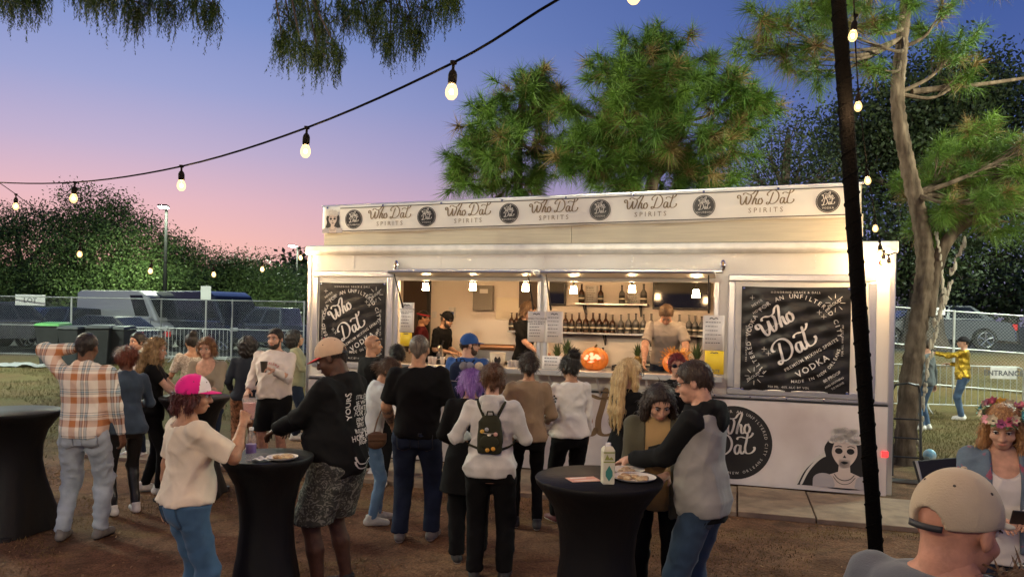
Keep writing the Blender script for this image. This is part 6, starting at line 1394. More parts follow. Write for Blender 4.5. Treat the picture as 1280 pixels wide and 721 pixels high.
        def strand(X_, Y_, Z_):
            x, y, z = inhead(X_, Y_, Z_); an = np.arctan2(x, -(y + .02)); fr = 15 if style in ('curly', 'afro') else 26
            wv_ = np.sin(z * 70 + an * 5) * (1.1 if style in ('curly', 'afro') else .35)
            return -(.005 if style in ('curly', 'afro') else .0028) * (np.sin(an * fr + wv_ + 2 * np.sin(z * 18)) + (np.sin(z * 85 + an * 9 + 2 * np.sin(an * 7)) if style in ('curly', 'afro') else .4 * np.sin(an * fr * 2.3 + z * 30)))
        Rr.fold = strand; ho = add('hair', Rr, hm, max(.0072, vox * .84), it=0 if style in ('curly', 'afro') else 1)
        if vox < .0112:
            nv = len(ho.data.vertices); co = np.empty(nv * 3, np.float32); ho.data.vertices.foreach_get('co', co); co = co.reshape(-1, 3); no = np.empty(nv * 3, np.float32); ho.data.vertex_normals.foreach_get('vector', no); no = no.reshape(-1, 3)
            ns = {'buzz': 900, 'short': 1100}.get(style, 1500); pk = rs.integers(0, nv, ns); p = co[pk]; q = no[pk]; cr_ = hp(0, -.03, .14) * k; d = p - cr_; dn = HM @ np.array((0, 0, -1.))
            low = ((p - hc * k) @ HM[:, 2] < .02)[:, None]; d = np.where(low & (style in ('long', 'curly', 'bob', 'pony', 'afro')), dn, d); d = d - q * (d * q).sum(1)[:, None]; d /= np.linalg.norm(d, axis=1)[:, None] + 1e-9; cur = style in ('curly', 'afro')
            d = d + rs.normal(0, .7 if cur else .22, d.shape); L = {'buzz': .007, 'short': .022}.get(style, .05) * rs.uniform(.5, 1.3, (ns, 1)); sd_ = np.cross(d, q); sd_ /= np.linalg.norm(sd_, axis=1)[:, None] + 1e-9; wd_ = .0016 if style in ('buzz', 'short') else .0028
            b0 = p - q * .002; tp2 = p + d * L + q * L * ({'buzz': .6, 'short': .35}.get(style, .22 if cur else .10)) ; md_ = p + d * L * .5 + q * L * .16
            Pt = np.stack([b0 - sd_ * wd_, b0 + sd_ * wd_, md_ + sd_ * wd_ * .8, b0 - sd_ * wd_, md_ + sd_ * wd_ * .8, md_ - sd_ * wd_ * .8, md_ - sd_ * wd_ * .8, md_ + sd_ * wd_ * .8, tp2], 1).reshape(-1, 3)
            tag(link(bpy.data.objects.new('hair_strands', npmesh('hair_strands', Pt, np.arange(len(Pt)).reshape(-1, 3), hm)), ho), kind='stuff')
    else: hm = None
    # ---- face
    if facey:
        em = mat('eye_white', (.6, .58, .55), .3); im = mat('iris', (.02, .013, .01), .25); bm_ = hairmat(hair[1], hair[2], hair[3]) if hair and len(hair) > 2 else mat('brow', (.05, .03, .02), .8)
        for sx in (-1, 1):
            c = hp(sx * .032, .0775, .008) * k; me_ = MB(); me_.ball(c, .0125 * k, 12, 8); e_ = me_.build('eye', em, ob, smooth=True)
            q = hp(sx * .032, .086, .0065) * k; MB().ball(q, .0066 * k, 10, 6).build('iris', im, e_, smooth=True)
            MB().tube([hp(sx * .013, .094, .028) * k, hp(sx * .032, .0915, .034) * k, hp(sx * .054, .075, .027) * k], [.0035 * k, .0045 * k, .002 * k], 6).build('eyebrow', bm_, ob, smooth=True)
            MB().tube([hp(sx * .016, .092, .0145) * k, hp(sx * .032, .0945, .0175) * k, hp(sx * .048, .0865, .0125) * k], [.002 * k, .0035 * k, .002 * k], 6).build('eyelid', mat('lash', (.03, .02, .018), .7), ob, smooth=True)
        lc = tuple(c_ * f_ for c_, f_ in zip(SKIN[skin], (.82, .5, .5))); MB().tube([hp(-.024, .0855, -.063) * k, hp(-.012, .0945, -.0605) * k, hp(0, .0965, -.0625) * k, hp(.012, .0945, -.0605) * k, hp(.024, .0855, -.063) * k], [.002 * k, .0055 * k, .006 * k, .0055 * k, .002 * k], 8).build('lips', mat('lips_' + skin, lc, .45), ob, smooth=True)
    if beard:
        Q = Field(.015); Q.ell(hp(0, .035, -.075), (.062, .062, .05), HMi); Q.cap(hp(.06, .01, -.02), hp(.05, .035, -.07), .016, .02); Q.cap(hp(-.06, .01, -.02), hp(-.05, .035, -.07), .016, .02)
        Q.sub(lambda X_, Y_, Z_: (lambda x, y, z: np.maximum(np.abs(x) - .026, np.abs(z + .06) - .011))(*inhead(X_, Y_, Z_)), .008)
        Q.sub(lambda X_, Y_, Z_: (lambda x, y, z: np.maximum(-.042 - z, np.abs(x) - .045))(*inhead(X_, Y_, Z_)), .008)
        Q.fold = folds(seed + 4, .003, 5); add('beard', Q, mat('beard_' + beard[0], beard[1], .8, bump=.6, bscale=150), .0065)
    if glasses:
        gm_ = mat('spectacle_frame', (.012, .011, .011), .3); gl = MB(); n = 14
        for sx in (-1, 1):
            gl.tube([hp(sx * .034 + .025 * math.cos(2 * PI * i / n), .112 - .01 * abs(math.cos(2 * PI * i / n)), .006 + .019 * math.sin(2 * PI * i / n)) * k for i in range(n)], .0032 * k, 6, closed=True); gl.tube([hp(sx * .058, .102, .01) * k, hp(sx * .08, .06, .012) * k, hp(sx * .084, -.01, .01) * k], .003 * k, 6)
        gl.tube([hp(-.01, .112, .01) * k, hp(.01, .112, .01) * k], .003 * k, 6); go = gl.build('spectacles', gm_, ob, smooth=True)
        if glasses == 'dark':
            for sx in (-1, 1): MB().ball(hp(sx * .034, .106, .006) * k, .022 * k, 12, 8, (1, .25, .8)).build('lens', mat('dark_lens', (.01, .01, .012), .1), go, smooth=True)
    # ---- cap
    if cap:
        cm = cap['mat']; Q = Field(.012); Q.ell(hp(0, -.012, .032), (.0905, .1095, .108), HMi); back = math.radians(cap.get('turn', 0)); cb, sb_ = math.cos(back), math.sin(back); tr_ = cap.get('tilt', .22)
        def edge(x, y): return .012 + tr_ * (y * cb - x * sb_ + .01)          # lower at the back, higher over the brow
        Q.sub(lambda X_, Y_, Z_: (lambda x, y, z: z - edge(x, y))(*inhead(X_, Y_, Z_)), .003)
        def gap(X_, Y_, Z_):
            x, y, z = inhead(X_, Y_, Z_); yy = y * cb - x * sb_; xx = x * cb + y * sb_; return np.maximum(np.sqrt(xx ** 2 + ((z - edge(x, y) - .008) * .95) ** 2) - .036, yy + .05)
        if cap.get('gap'): Q.sub(gap, .003)
        def seams(X_, Y_, Z_):
            x, y, z = inhead(X_, Y_, Z_); an = np.arctan2(x, y + .012); return -.0016 * np.exp(-(np.sin(an * 3) / .10) ** 2) * (z > .0)
        Q.fold = seams; c2 = cap.get('front')
        def mid_(c):
            x, y, z = inhead(c[:, 0], c[:, 1], c[:, 2]); yy = y * cb - x * sb_; return ((yy > .028)).astype(int)
        co_ = add('cap', Q, [cm, c2] if c2 else cm, max(.0056, vox * .62), midx=mid_ if c2 else None)
        bl = cap.get('brim_len', .075); n = 15; Vb_ = []; Fb_ = []; tn = lambda x, y: (x * cb + y * sb_ * -1 if False else x * cb - y * sb_, x * sb_ + y * cb)
        for i in range(n):
            a = math.radians(-66 + 132 * i / (n - 1))
            for j in range(4):
                rr = bl * j / 3 * max(.05, math.cos(a * 1.2)); x = .0885 * math.sin(a); y = -.012 + .106 * math.cos(a) + rr - .004; z = .012 + tr_ * (y - rr + .01) + .006 - 1.1 * x * x * (rr / bl) - (.12 + cap.get('dip', 0)) * rr
                xx, yy = tn(x, y); Vb_.append(hp(xx, yy, z) * k)
        for i in range(n - 1):
            for j in range(3): a = i * 4 + j; Fb_.append((a, a + 1, a + 5, a + 4))
        br = link(bpy.data.objects.new('brim', npmesh('brim', Vb_, Fb_, cap.get('brim', cm))), co_); sd_ = br.modifiers.new('s', 'SOLIDIFY'); sd_.thickness = .004; sd_.offset = 0
        MB().ball(hp(0, -.012, .1405) * k, .007 * k, 8, 6, (1, 1, .6)).build('button', cap.get('brim', cm), co_, smooth=True)
        for q in range(6):
            a = math.radians(30 + 60 * q); xx, yy = .078 * math.sin(a), -.012 + .094 * math.cos(a); MB().ball(hp(xx * .93, yy * .93, .095) * k, .0042 * k, 6, 4).build('eyelet', mat('eyelet_dark', (.05, .04, .035), .7), co_)
        if cap.get('gap'):
            V_ = []; m_ = 13
            for i in range(m_):
                a = math.radians(-27 + 54 * i / (m_ - 1)); x = .0915 * math.sin(a); y = -.012 - .1105 * math.cos(a); ed = .012 + tr_ * (y + .01); xx, yy = tn(x, y)
                for zz_ in (.001, .016): V_.append(hp(xx, yy, ed + zz_ - .004) * k)
            st_ = link(bpy.data.objects.new('strap', npmesh('strap', V_, [(2 * i, 2 * i + 2, 2 * i + 3, 2 * i + 1) for i in range(m_ - 1)], mat('cap_strap', (.012, .012, .018), .6))), co_); sd2 = st_.modifiers.new('s', 'SOLIDIFY'); sd2.thickness = .004; sd2.offset = 0
    info = dict(ob=ob, k=k, hp=hp, tp=tp, WR=WR, WL=WL, ER=ER, EL=EL, HM=HM, M=M, shirt=shirt, SR=SR, SL=SL, add=add, Field=Field)
    ob['done'] = 1; del ob['done']
    if extra: extra(info)
    return info
def world_of(info, p): 
    ob = info['ob']; v = Vector(np.asarray(p) * info['k']); return Matrix.Translation(ob.location) @ Matrix.Rotation(ob.rotation_euler.z, 4, 'Z') @ v
# ================================================================== the crowd
def wx(px, Y, py=520): return at(px, py, Y).x
def plaid():
    m = bpy.data.materials.new('fabric_plaid'); m.use_nodes = True; N = m.node_tree.nodes; Lk = m.node_tree.links; b = N['Principled BSDF']; b.inputs['Roughness'].default_value = .85; b.inputs['Specular IOR Level'].default_value = .2
    t = N.new('ShaderNodeTexCoord'); sp = N.new('ShaderNodeSeparateXYZ'); Lk.new(t.outputs['Object'], sp.inputs[0])
    def band(src, per, stops, ph=0.):
        a = N.new('ShaderNodeMath'); a.operation = 'MULTIPLY_ADD'; a.inputs[1].default_value = 1 / per; a.inputs[2].default_value = ph; Lk.new(src, a.inputs[0])
        f = N.new('ShaderNodeMath'); f.operation = 'FRACT'; Lk.new(a.outputs[0], f.inputs[0]); r = N.new('ShaderNodeValToRGB'); ramp(r, stops, 'CONSTANT'); Lk.new(f.outputs[0], r.inputs[0]); return r.outputs[0]
    W = (.80, .74, .64); O = (.50, .20, .08); K = (.03, .03, .035); B_ = (.22, .33, .40); S = (.66, .52, .42)
    v = band(sp.outputs['X'], .215, [(0, W), (.2, O), (.46, W), (.6, K), (.63, B_), (.70, K), (.73, W), (.78, K), (.80, B_), (.86, K), (.89, W)], .5)
    h = band(sp.outputs['Z'], .20, [(0, W), (.22, O), (.5, W), (.62, K), (.65, W), (.68, B_), (.74, W), (.8, K), (.83, W)], .2)
    mu = N.new('ShaderNodeMixRGB'); mu.inputs[0].default_value = .5; Lk.new(v, mu.inputs[1]); Lk.new(h, mu.inputs[2]); Lk.new(mu.outputs[0], b.inputs['Base Color'])
    return m
def pattern(name, c1, c2, sc, dist=2., thr=(.45, .52)):
    m = mat('pattern_' + name, c1, .85, col2=c2, vscale=sc, bump=.3); n = [x for x in m.node_tree.nodes if x.type == 'TEX_NOISE'][0]; n.inputs['Distortion'].default_value = dist
    r = [x for x in m.node_tree.nodes if x.type == 'VALTORGB'][0]; r.color_ramp.elements[0].position = thr[0]; r.color_ramp.elements[1].position = thr[1]; return m
BLK = fabric('black', (.0055, .0055, .006)); JN = fabric('navy_jeans', (.018, .026, .048)); WHT = fabric('white', (.72, .69, .64))
def conform_text(info, strings, m, name, back=True, sp=1.):
    """print lettering on a garment: flat glyphs cast onto its surface"""
    sh = info['shirt']; bv = bvhtree.BVHTree.FromPolygons([v.co[:] for v in sh.data.vertices], [p.vertices[:] for p in sh.data.polygons]); mb = MB(); sg = 1 if back else -1
    for t, x, z, size, rot, bold in strings:
        V, Fc = glyphs(t, size, 'CENTER', sp, bold) if isinstance(t, str) else t; c, s_ = math.cos(rot), math.sin(rot)
        if not isinstance(t, str): V = [(a * size, b_ * size) for a, b_ in V]
        out = []; ok = True
        for a, b_ in V:
            xx, zz = x + a * c - b_ * s_, z + a * s_ + b_ * c
            h_ = bv.ray_cast(Vector((sg * xx, -sg * .9, zz)), Vector((0, sg, 0)))
            out.append(h_[0] + Vector((0, -sg * .004, 0)) if h_[0] else Vector((sg * xx, -sg * .1, zz)))
        mb.add(out, Fc)
    return tag(mb.build(name, m, sh), kind='stuff')
dark_br = ('short', 'dark_brown', (.02, .012, .008), (.05, .03, .018))
# 1 plaid shirt
P1 = person('man in orange and white plaid shirt and pale jeans, one hand raised to his head', wx(106, 6.65), 6.65, 1.82, 4, b=1.06, belly=.015, skin='brown', hair=('buzz', 'black', (.012, .009, .008), (.03, .022, .018)), top=dict(mat=plaid(), hem=.86, loose=.02, sleeve=1., collar=True, fold=.006, straight=True), bottom=dict(mat=fabric('pale_jeans', (.36, .42, .47), var=.25), loose=.022, flare=.8, fold=.009), shoes=('grey', (.18, .17, .15), 'dark'), LH=(-.13, .10, 1.60), RH=(.27, .10, .82), pole=((.45, -1, -.35), (-1, -.1, -.25)), feet=((.13, .03), (-.15, -.03)), vox=.010, facey=False, curl=.6)
# 2 denim jacket
person('woman with auburn bun in denim jacket and shiny black leggings', wx(158, 7.5), 7.5, 1.66, 48, True, skin='brown', hair=('updo', 'auburn', (.09, .022, .012), (.2, .06, .03)), top=dict(mat=fabric('denim_jacket', (.05, .075, .11), var=.3), hem=.84, loose=.03, collar=True, fold=.009, straight=True), bottom=dict(mat=mat('leather_look', (.012, .012, .013), .3, bump=.3, bscale=14), loose=.003, fold=.004), shoes=('white', (.7, .68, .64)), RH=(.2, .3, 1.1), LH=(-.14, .3, 1.15), head=(10, 5, 0), vox=.010)
# 3 curly hair, black
person('woman with long curly fair hair in black, reaching to the far table', wx(190, 8.4), 8.4, 1.72, -72, True, skin='fair', hair=('curly', 'curly_fair', (.13, .075, .03), (.34, .22, .1), .24), top=dict(mat=BLK, hem=.80, sleeve=.3, loose=.018), bottom=dict(mat=BLK, loose=.012), shoes=('white', (.7, .68, .64)), RH=(.10, .42, .98), LH=(-.12, .40, .98), head=(-10, 8, 0), vox=.011, feet=((.1, .1), (-.1, -.08)))
# 4 white top far
person('dark-haired woman in white blouse by the fence', wx(172, 10.6), 10.6, 1.74, 165, True, skin='fair', hair=('bun', 'black2', (.012, .01, .009), (.03, .025, .02)), top=dict(mat=WHT, hem=.86, vneck=.11, loose=.02), bottom=dict(mat=JN), RH=(.2, .3, 1.1), LH=(-.2, .25, 1.05), head=(-18, 4, 0), vox=.013)
# 5 puff sleeves
person('woman in white puff-sleeved blouse and jeans, back turned', wx(238, 10.9), 10.9, 1.73, 42, True, skin='tan', hair=('highbun', 'black2', (.012, .01, .009), (.03, .025, .02)), top=dict(mat=pattern('cream_print', (.6, .55, .48), (.36, .32, .27), 30, 1.5), hem=.92, sleeve=.42, sleeve_r=.03, scoop=.16, loose=.02, fold=.01), bottom=dict(mat=fabric('blue_jeans', (.06, .10, .17), var=.3)), LH=(-.22, .3, 1.08), RH=(.2, .25, 1.1), vox=.013, facey=False)
# 6 beige v-neck
person('woman with short auburn hair in beige V-neck sweater behind the far table', wx(258, 9.0), 9.0, 1.71, 178, True, b=1.1, skin='fair', hair=('bob', 'ginger', (.14, .06, .025), (.30, .15, .07)), top=dict(mat=fabric('beige_knit', (.30, .25, .18)), hem=.82, vneck=.135, loose=.024, fold=.008), bottom=dict(mat=JN), RH=(.10, .36, 1.04), LH=(-.14, .36, 1.06), head=(2, 8, 0), vox=.010)
# 7 dark curls, navy
person('person with big dark curls in navy jacket and brown patterned skirt, back turned', wx(308, 10.4), 10.4, 1.70, 14, True, b=1.08, skin='brown', hair=('afro', 'black3', (.008, .007, .007), (.025, .02, .018)), top=dict(mat=fabric('navy_jacket', (.025, .03, .042)), hem=.88, loose=.03, straight=True), bottom=dict(mat=pattern('brown_marble', (.08, .035, .015), (.42, .2, .1), 9, 2.5, (.4, .62)), loose=.04, name='skirt', len=.9), LH=(-.24, .25, 1.0), RH=(.2, .28, 1.02), vox=.012, facey=False)
# 8 far, olive jacket
person('dark-haired person in pale olive jacket turned towards the trailer', wx(369, 12.3), 12.3, 1.76, -80, True, skin='tan', hair=('afro', 'black3', (.008, .007, .007), (.025, .02, .018)), top=dict(mat=fabric('olive_pale', (.24, .23, .15)), hem=.84, loose=.025), bottom=dict(mat=JN), RH=(.12, .35, 1.05), head=(0, -12, 0), vox=.014)
# 9 white sweatshirt
def nine(i):
    t = []; s = 'NEW ORLEANS'
    for q, ch in enumerate(s):
        a = math.radians(150 - 120 * (q + .5) / len(s))
        if ch != ' ': t.append((ch, .11 * math.cos(a), 1.235 * i['k'] + .085 * math.sin(a), .045, a - PI / 2, .006))
    conform_text(i, t, mat('red_ink', (.45, .1, .1), .7), 'lettering', back=False)
P9 = person('bearded man in white sweatshirt and black shorts holding a cup', wx(343, 9.7), 9.7, 1.86, 176, b=1.1, skin='fair', hair=('short', 'black2', (.012, .01, .009), (.03, .025, .02)), beard=('dark', (.03, .02, .015)), top=dict(mat=fabric('sweatshirt', (.68, .60, .55)), hem=.90, loose=.03, fold=.012, straight=True), bottom=dict(mat=BLK, len=.5, loose=.03, name='shorts'), LH=(-.10, .34, 1.26), RH=(.28, .12, 1.0), head=(-6, 2, 0), vox=.010, extra=nine, curl=(.5, .9))
# 10 pink cap
P10 = person('woman in pink cap, cream T-shirt and blue jeans with a drink in hand', wx(236, 4.6), 4.6, 1.64, -48, True, b=1.2, belly=.03, skin='tan', hair=('bob', 'wine', (.05, .012, .012), (.12, .03, .025)), top=dict(mat=fabric('cream', (.70, .60, .47)), hem=.93, sleeve=.42, sleeve_r=.012, scoop=.155, loose=.026, fold=.008, straight=True), bottom=dict(mat=fabric('mid_jeans', (.055, .12, .21), var=.18), loose=.012, fold=.006), shoes=('white', (.7, .68, .64)), RH=(.12, .31, 1.42), LH=(-.30, -.04, .82), pole=((.6, -.3, -1), (-.8, -1, 0)), head=(-22, 6, 0), vox=.0085, curl=(.95, .35), cap=dict(mat=fabric('hot_pink', (.72, .02, .24)), front=fabric('cap_white', (.75, .7, .7)), brim=fabric('hot_pink', (.72, .02, .24)), gap=True, brim_len=.075))
# 11 black hoodie
def eleven(i):
    k = i['k']; r = random.Random(4); t = [('YOURS', -.085, 1.29 * k, .06, PI / 2 + .1, .012)]
    rows = ['STILL TO', 'BE WILD', 'CREATED', 'FOR ALL', 'FINEST', 'SPIRIT', 'ROLLING', 'HOME ALL', 'NIGHT']
    for q, w in enumerate(rows): t.append((w, .05 + r.uniform(-.012, .012), (1.33 - q * .038) * k, .05 * (.8 + .35 * r.random()), .08 * math.sin(q * 2), .018))
    n = 14
    for q in range(2): t.append(([(.13 * math.cos(-PI * j / n) * sg, .05 * math.sin(-PI * j / n) + (.012 if sg == 1.0 else 0)) for j in range(n + 1) for sg in (1.0, .86)], ) and (([(g * math.cos(-PI * j / n), .55 * g * math.sin(-PI * j / n)) for j in range(n + 1) for g in (.13, .115)], [(2 * j, 2 * j + 1, 2 * j + 3, 2 * j + 2) for j in range(n)]), .04, (.96 - q * .03) * k, 1., 0, 0))
    conform_text(i, t, mat('white_ink', (.62, .6, .56), .7), 'lettering', back=True)
P11 = person('man in black lettered hoodie, tan and red cap and camouflage shorts at the table', wx(424, 5.45), 5.45, 1.87, 70, b=1.2, belly=.06, skin='dark', hair=('buzz', 'black', (.012, .009, .008), (.03, .022, .018)), top=dict(mat=fabric('black_hoodie', (.0085, .009, .0095)), hem=.82, loose=.034, hood=True, fold=.008, straight=True, sleeve_r=.008), bottom=dict(mat=pattern('camo', (.045, .05, .042), (.22, .23, .19), 16, 3.2, (.5, .6)), len=.52, loose=.045, name='shorts'), shoes=('black', (.02, .02, .02), 'dark'), LH=(-.10, .42, 1.10), RH=(.18, .44, 1.10), head=(14, 26, 0), vox=.009, feet=((.13, .0), (-.13, .05)), cap=dict(mat=fabric('tan_mesh', (.50, .36, .25)), front=fabric('tan_mesh2', (.52, .38, .27)), brim=fabric('cap_red', (.55, .04, .05)), gap=True), extra=eleven, facey=True)
# 12 bald man at the left banner
person('shaven-headed man in black shirt beside the left black banner', wx(463, 9.7), 9.7, 1.80, -50, b=1.15, belly=.03, skin='tan', hair=None, top=dict(mat=BLK, hem=.84, loose=.022, sleeve=.45), bottom=dict(mat=BLK), head=(-22, 0, 0), RH=(.2, .28, 1.1), LH=(-.2, .3, 1.1), vox=.011, extra=lambda i: MB().tube([i['hp'](.075, .02, .06) * i['k'], i['hp'](.06, .085, .075) * i['k'], i['hp'](0, .1, .08) * i['k'], i['hp'](-.06, .085, .075) * i['k'], i['hp'](-.075, .02, .06) * i['k']], .009, 6).build('sunglasses', dark, i['ob'], smooth=True))
# 13 white tank
person('dark-haired woman in white tank top and black trousers near the counter', wx(495, 9.1), 9.1, 1.70, -6, True, b=1.05, skin='tan', hair=('bun', 'black2', (.012, .01, .009), (.03, .025, .02)), top=dict(mat=WHT, hem=.90, sleeve=0, scoop=.125, loose=.01), bottom=dict(mat=BLK, loose=.006), shoes=('white', (.7, .68, .64)), RH=(.2, .25, 1.0), LH=(-.24, .2, 1.0), vox=.011, facey=False, feet=((.1, .05), (-.12, -.1)))
# 14 pale tee, ripped jeans
P14 = person('woman in pale grey T-shirt and ripped blue jeans leaning towards the black T-shirt', wx(462, 7.35), 7.35, 1.63, -68, True, b=1.05, skin='tan', hair=('bun', 'brown_mid', (.05, .028, .016), (.12, .07, .04)), top=dict(mat=fabric('pale_grey', (.50, .52, .53)), hem=.90, sleeve=.42, loose=.024, straight=True, fold=.009), bottom=dict(mat=pattern('ripped', (.085, .16, .27), (.26, .34, .42), 7, 1., (.55, .8)), loose=.004), shoes=('pale_grey', (.42, .41, .38)), RH=(.12, .38, 1.0), LH=(-.1, .4, 1.0), lean=13, head=(-25, 14, 0), vox=.010, facey=False, feet=((.10, .02), (-.08, .12)))
# 15 black T-shirt
P15 = person('broad man in black T-shirt and navy jeans with tattooed forearms, back turned', wx(522, 6.78), 6.78, 1.85, -3, b=1.16, skin='tan', hair=('buzz', 'grey_brown', (.06, .045, .035), (.14, .11, .085)), top=dict(mat=BLK, hem=.88, sleeve=.44, sleeve_r=.008, loose=.024, straight=True, fold=.007), bottom=dict(mat=fabric('indigo', (.02, .03, .055), var=.3), loose=.022), shoes=('trainer_grey', (.15, .14, .125)), RH=(.25, .24, .98), LH=(-.27, .22, .96), vox=.009, facey=False, feet=((.13, .06), (-.13, -.02)), extra=lambda i: [MB().tube([(i['E' + q] * (1 - t) + i['W' + q] * t) * i['k'] for t in (.12, .3, .5, .7, .86)], [r_ * i['k'] for r_ in (.0475, .0495, .0465, .042, .036)], 14, cap=False).build('tattoo_sleeve', pattern('tattoo', (.05, .05, .055), (.30, .18, .12), 45, 2., (.4, .6)), i['ob'], smooth=True) for q in 'RL'])
# 17 blue T-shirt at the counter
P17 = person('man in royal blue T-shirt and cap with a navy backpack at the counter', wx(583, 9.25), 9.25, 1.85, -14, b=1.16, belly=.02, skin='fair', hair=dark_br, beard=('brown', (.05, .03, .02)), glasses='clear', top=dict(mat=fabric('royal', (.025, .075, .24)), hem=.86, sleeve=.45, loose=.024, straight=True), bottom=dict(mat=JN), RH=(.3, .3, 1.15), LH=(-.2, .35, 1.15), head=(-62, 4, 0), vox=.010, cap=dict(mat=fabric('royal', (.025, .075, .24)), gap=True))
# 18 purple hair
P18 = person('person with purple hair and pompom headband dressed all in black', wx(588, 6.35), 6.35, 1.59, 4, True, b=1.15, skin='fair', hair=('bob', 'purple', (.16, .06, .30), (.36, .20, .55)), top=dict(mat=BLK, hem=.62, loose=.03, flare=.04, straight=True), bottom=dict(mat=BLK, loose=.025), shoes=('black', (.02, .02, .02)), RH=(.18, .3, 1.05), LH=(-.2, .28, 1.05), vox=.010, facey=False, feet=((.1, .0), (-.1, -.12)),
    extra=lambda i: [MB().ball(i['hp'](sx, -.01, .15) * i['k'], .038, 12, 8).build('pompom', mat(nm, c, .95, bump=.9, bscale=90), i['ob'], smooth=True) for sx, nm, c in ((-.07, 'pompom_grey', (.17, .16, .18)), (.07, 'pompom_cream', (.5, .42, .3)), (-.015, 'pompom_slate', (.2, .2, .26)))])
# 19 heather hoodie with small backpack
P19 = person('woman in pale heather hoodie wearing a small olive backpack', wx(615, 5.8), 5.8, 1.66, -4, True, b=1.14, skin='fair', hair=('updo', 'auburn2', (.07, .03, .015), (.17, .08, .04)), top=dict(mat=fabric('heather', (.52, .50, .48), var=.2), hem=.84, loose=.026, sleeve_r=.004, hood=True, fold=.011, straight=True), bottom=dict(mat=BLK, loose=.022), shoes=('black', (.02, .02, .02)), RH=(.20, .28, 1.14), LH=(-.22, .26, 1.12), pole=((.6, -1, -.6), (-.6, -1, -.6)), vox=.009, facey=False, head=(6, 8, 0), feet=((.12, .02), (-.12, .0)))
# 20 tan sweater
person('woman in tan sweater and black leggings with a low dark bun', wx(660, 7.25), 7.25, 1.69, 6, True, b=1.05, skin='tan', hair=('bun', 'slick', (.02, .012, .009), (.05, .03, .02)), top=dict(mat=fabric('taupe', (.26, .18, .115)), hem=.88, loose=.022, fold=.007, straight=True), bottom=dict(mat=BLK, loose=.002), shoes=('black_trainer', (.02, .018, .02)), RH=(.20, .24, 1.03), LH=(-.2, .25, 1.05), vox=.010, facey=False, feet=((.11, .0), (-.1, .1)),
    extra=lambda i: MB().tube([i['hp'](.03 * math.cos(a), -.118 , .0 + .035 * math.sin(a)) * i['k'] for a in [2 * PI * q / 10 for q in range(10)]], .013, 6, closed=True).build('scrunchie', mat('scrunchie', (.5, .42, .3), .8), i['ob'], smooth=True))
# 21 white long sleeves
P21 = person('woman in white long-sleeved top with checkered sleeve and black trousers', wx(713, 7.5), 7.5, 1.66, 22, True, b=1.18, belly=.01, skin='tan', hair=('highbun', 'black2', (.012, .01, .009), (.03, .025, .02)), top=dict(mat=WHT, hem=.90, loose=.024, fold=.011, straight=True), bottom=dict(mat=BLK, loose=.014), shoes=('maroon', (.10, .02, .025)), RH=(.26, .1, .86), LH=(-.24, .16, .95), vox=.0095, facey=False, head=(6, 6, 0), feet=((.12, .0), (-.12, .06)))
# 22 long blonde hair
person('woman with long blonde hair and spectacles in a black dress', wx(783, 6.6), 6.6, 1.69, -58, True, skin='fair', hair=('long', 'blonde', (.38, .24, .10), (.62, .45, .22), .40), glasses='clear', top=dict(mat=BLK, hem=.45, loose=.022, flare=.03, name='dress'), bottom=None, shoes=('black', (.02, .02, .02)), RH=(.15, .3, 1.05), LH=(-.18, .3, 1.05), head=(-16, 6, 0), vox=.0095)
# 23 brown hair facing the table
P23 = person('dark-haired woman in olive jacket and mustard knit looking down at the table', wx(822, 5.15), 5.15, 1.64, 170, True, b=1.08, skin='fair', hair=('long', 'dark_brown2', (.010, .006, .0045), (.03, .016, .011), .26), top=dict(mat=fabric('mustard_knit', (.36, .24, .11), bump=.8), hem=.82, loose=.02, neck=1.49), jacket=dict(mat=fabric('olive', (.075, .07, .045)), hem=.78, loose=.03, open=.085, straight=True), bottom=dict(mat=BLK), RH=(.10, .38, 1.10), LH=(-.06, .36, 1.12), lean=6, head=(10, 27, 0), vox=.0085)
# 24 grey vest
P24 = person('man in grey vest over black hoodie at the near table', wx(880, 4.6), 4.6, 1.80, 56, b=1.02, belly=.01, skin='fair', hair=('short', 'dark_brown', (.02, .012, .008), (.05, .03, .018)), glasses='clear', top=dict(mat=fabric('black_hoodie', (.0085, .009, .0095)), hem=.80, loose=.022, hood=True, sleeve_r=.008, fold=.007, straight=True), jacket=dict(mat=fabric('grey_vest', (.27, .265, .25), var=.15), hem=.84, sleeve=0, loose=.012, neck=1.44, name='vest', straight=True, fold=.006), bottom=dict(mat=fabric('denim_mid', (.03, .055, .095), var=.3), loose=.02), LH=(-.08, .42, 1.12), RH=(.16, .42, 1.12), head=(10, 12, 0), lean=2, vox=.008)
# 25 red hair behind
person('woman with red hair and dark glasses standing close to the counter', wx(845, 7.9), 7.9, 1.68, 172, True, skin='fair', hair=('updo', 'red', (.13, .015, .02), (.28, .05, .05)), glasses='dark', top=dict(mat=BLK, hem=.85), bottom=dict(mat=BLK), RH=(.2, .25, 1.05), LH=(-.2, .2, 1.05), vox=.011)
# 28 gold jacket
person('man in gold sequin jacket and dark hat pointing, far lawn', wx(1203, 16.3), 16.3, 1.80, 62, skin='fair', hair=dark_br, top=dict(mat=mat('gold_sequin', (.75, .5, .06), .35, metal=.85, bump=1., bscale=22, col2=(.35, .22, .03), vscale=26), hem=.86, loose=.03, fold=.012, straight=True), bottom=dict(mat=fabric('blue_jeans', (.06, .10, .17), var=.3)), LH=(-.1, .52, 1.38), RH=(.14, .25, 1.15), vox=.013, head=(20, 0, 0), cap=dict(mat=fabric('dark_hat', (.02, .018, .02)), brim_len=.07))
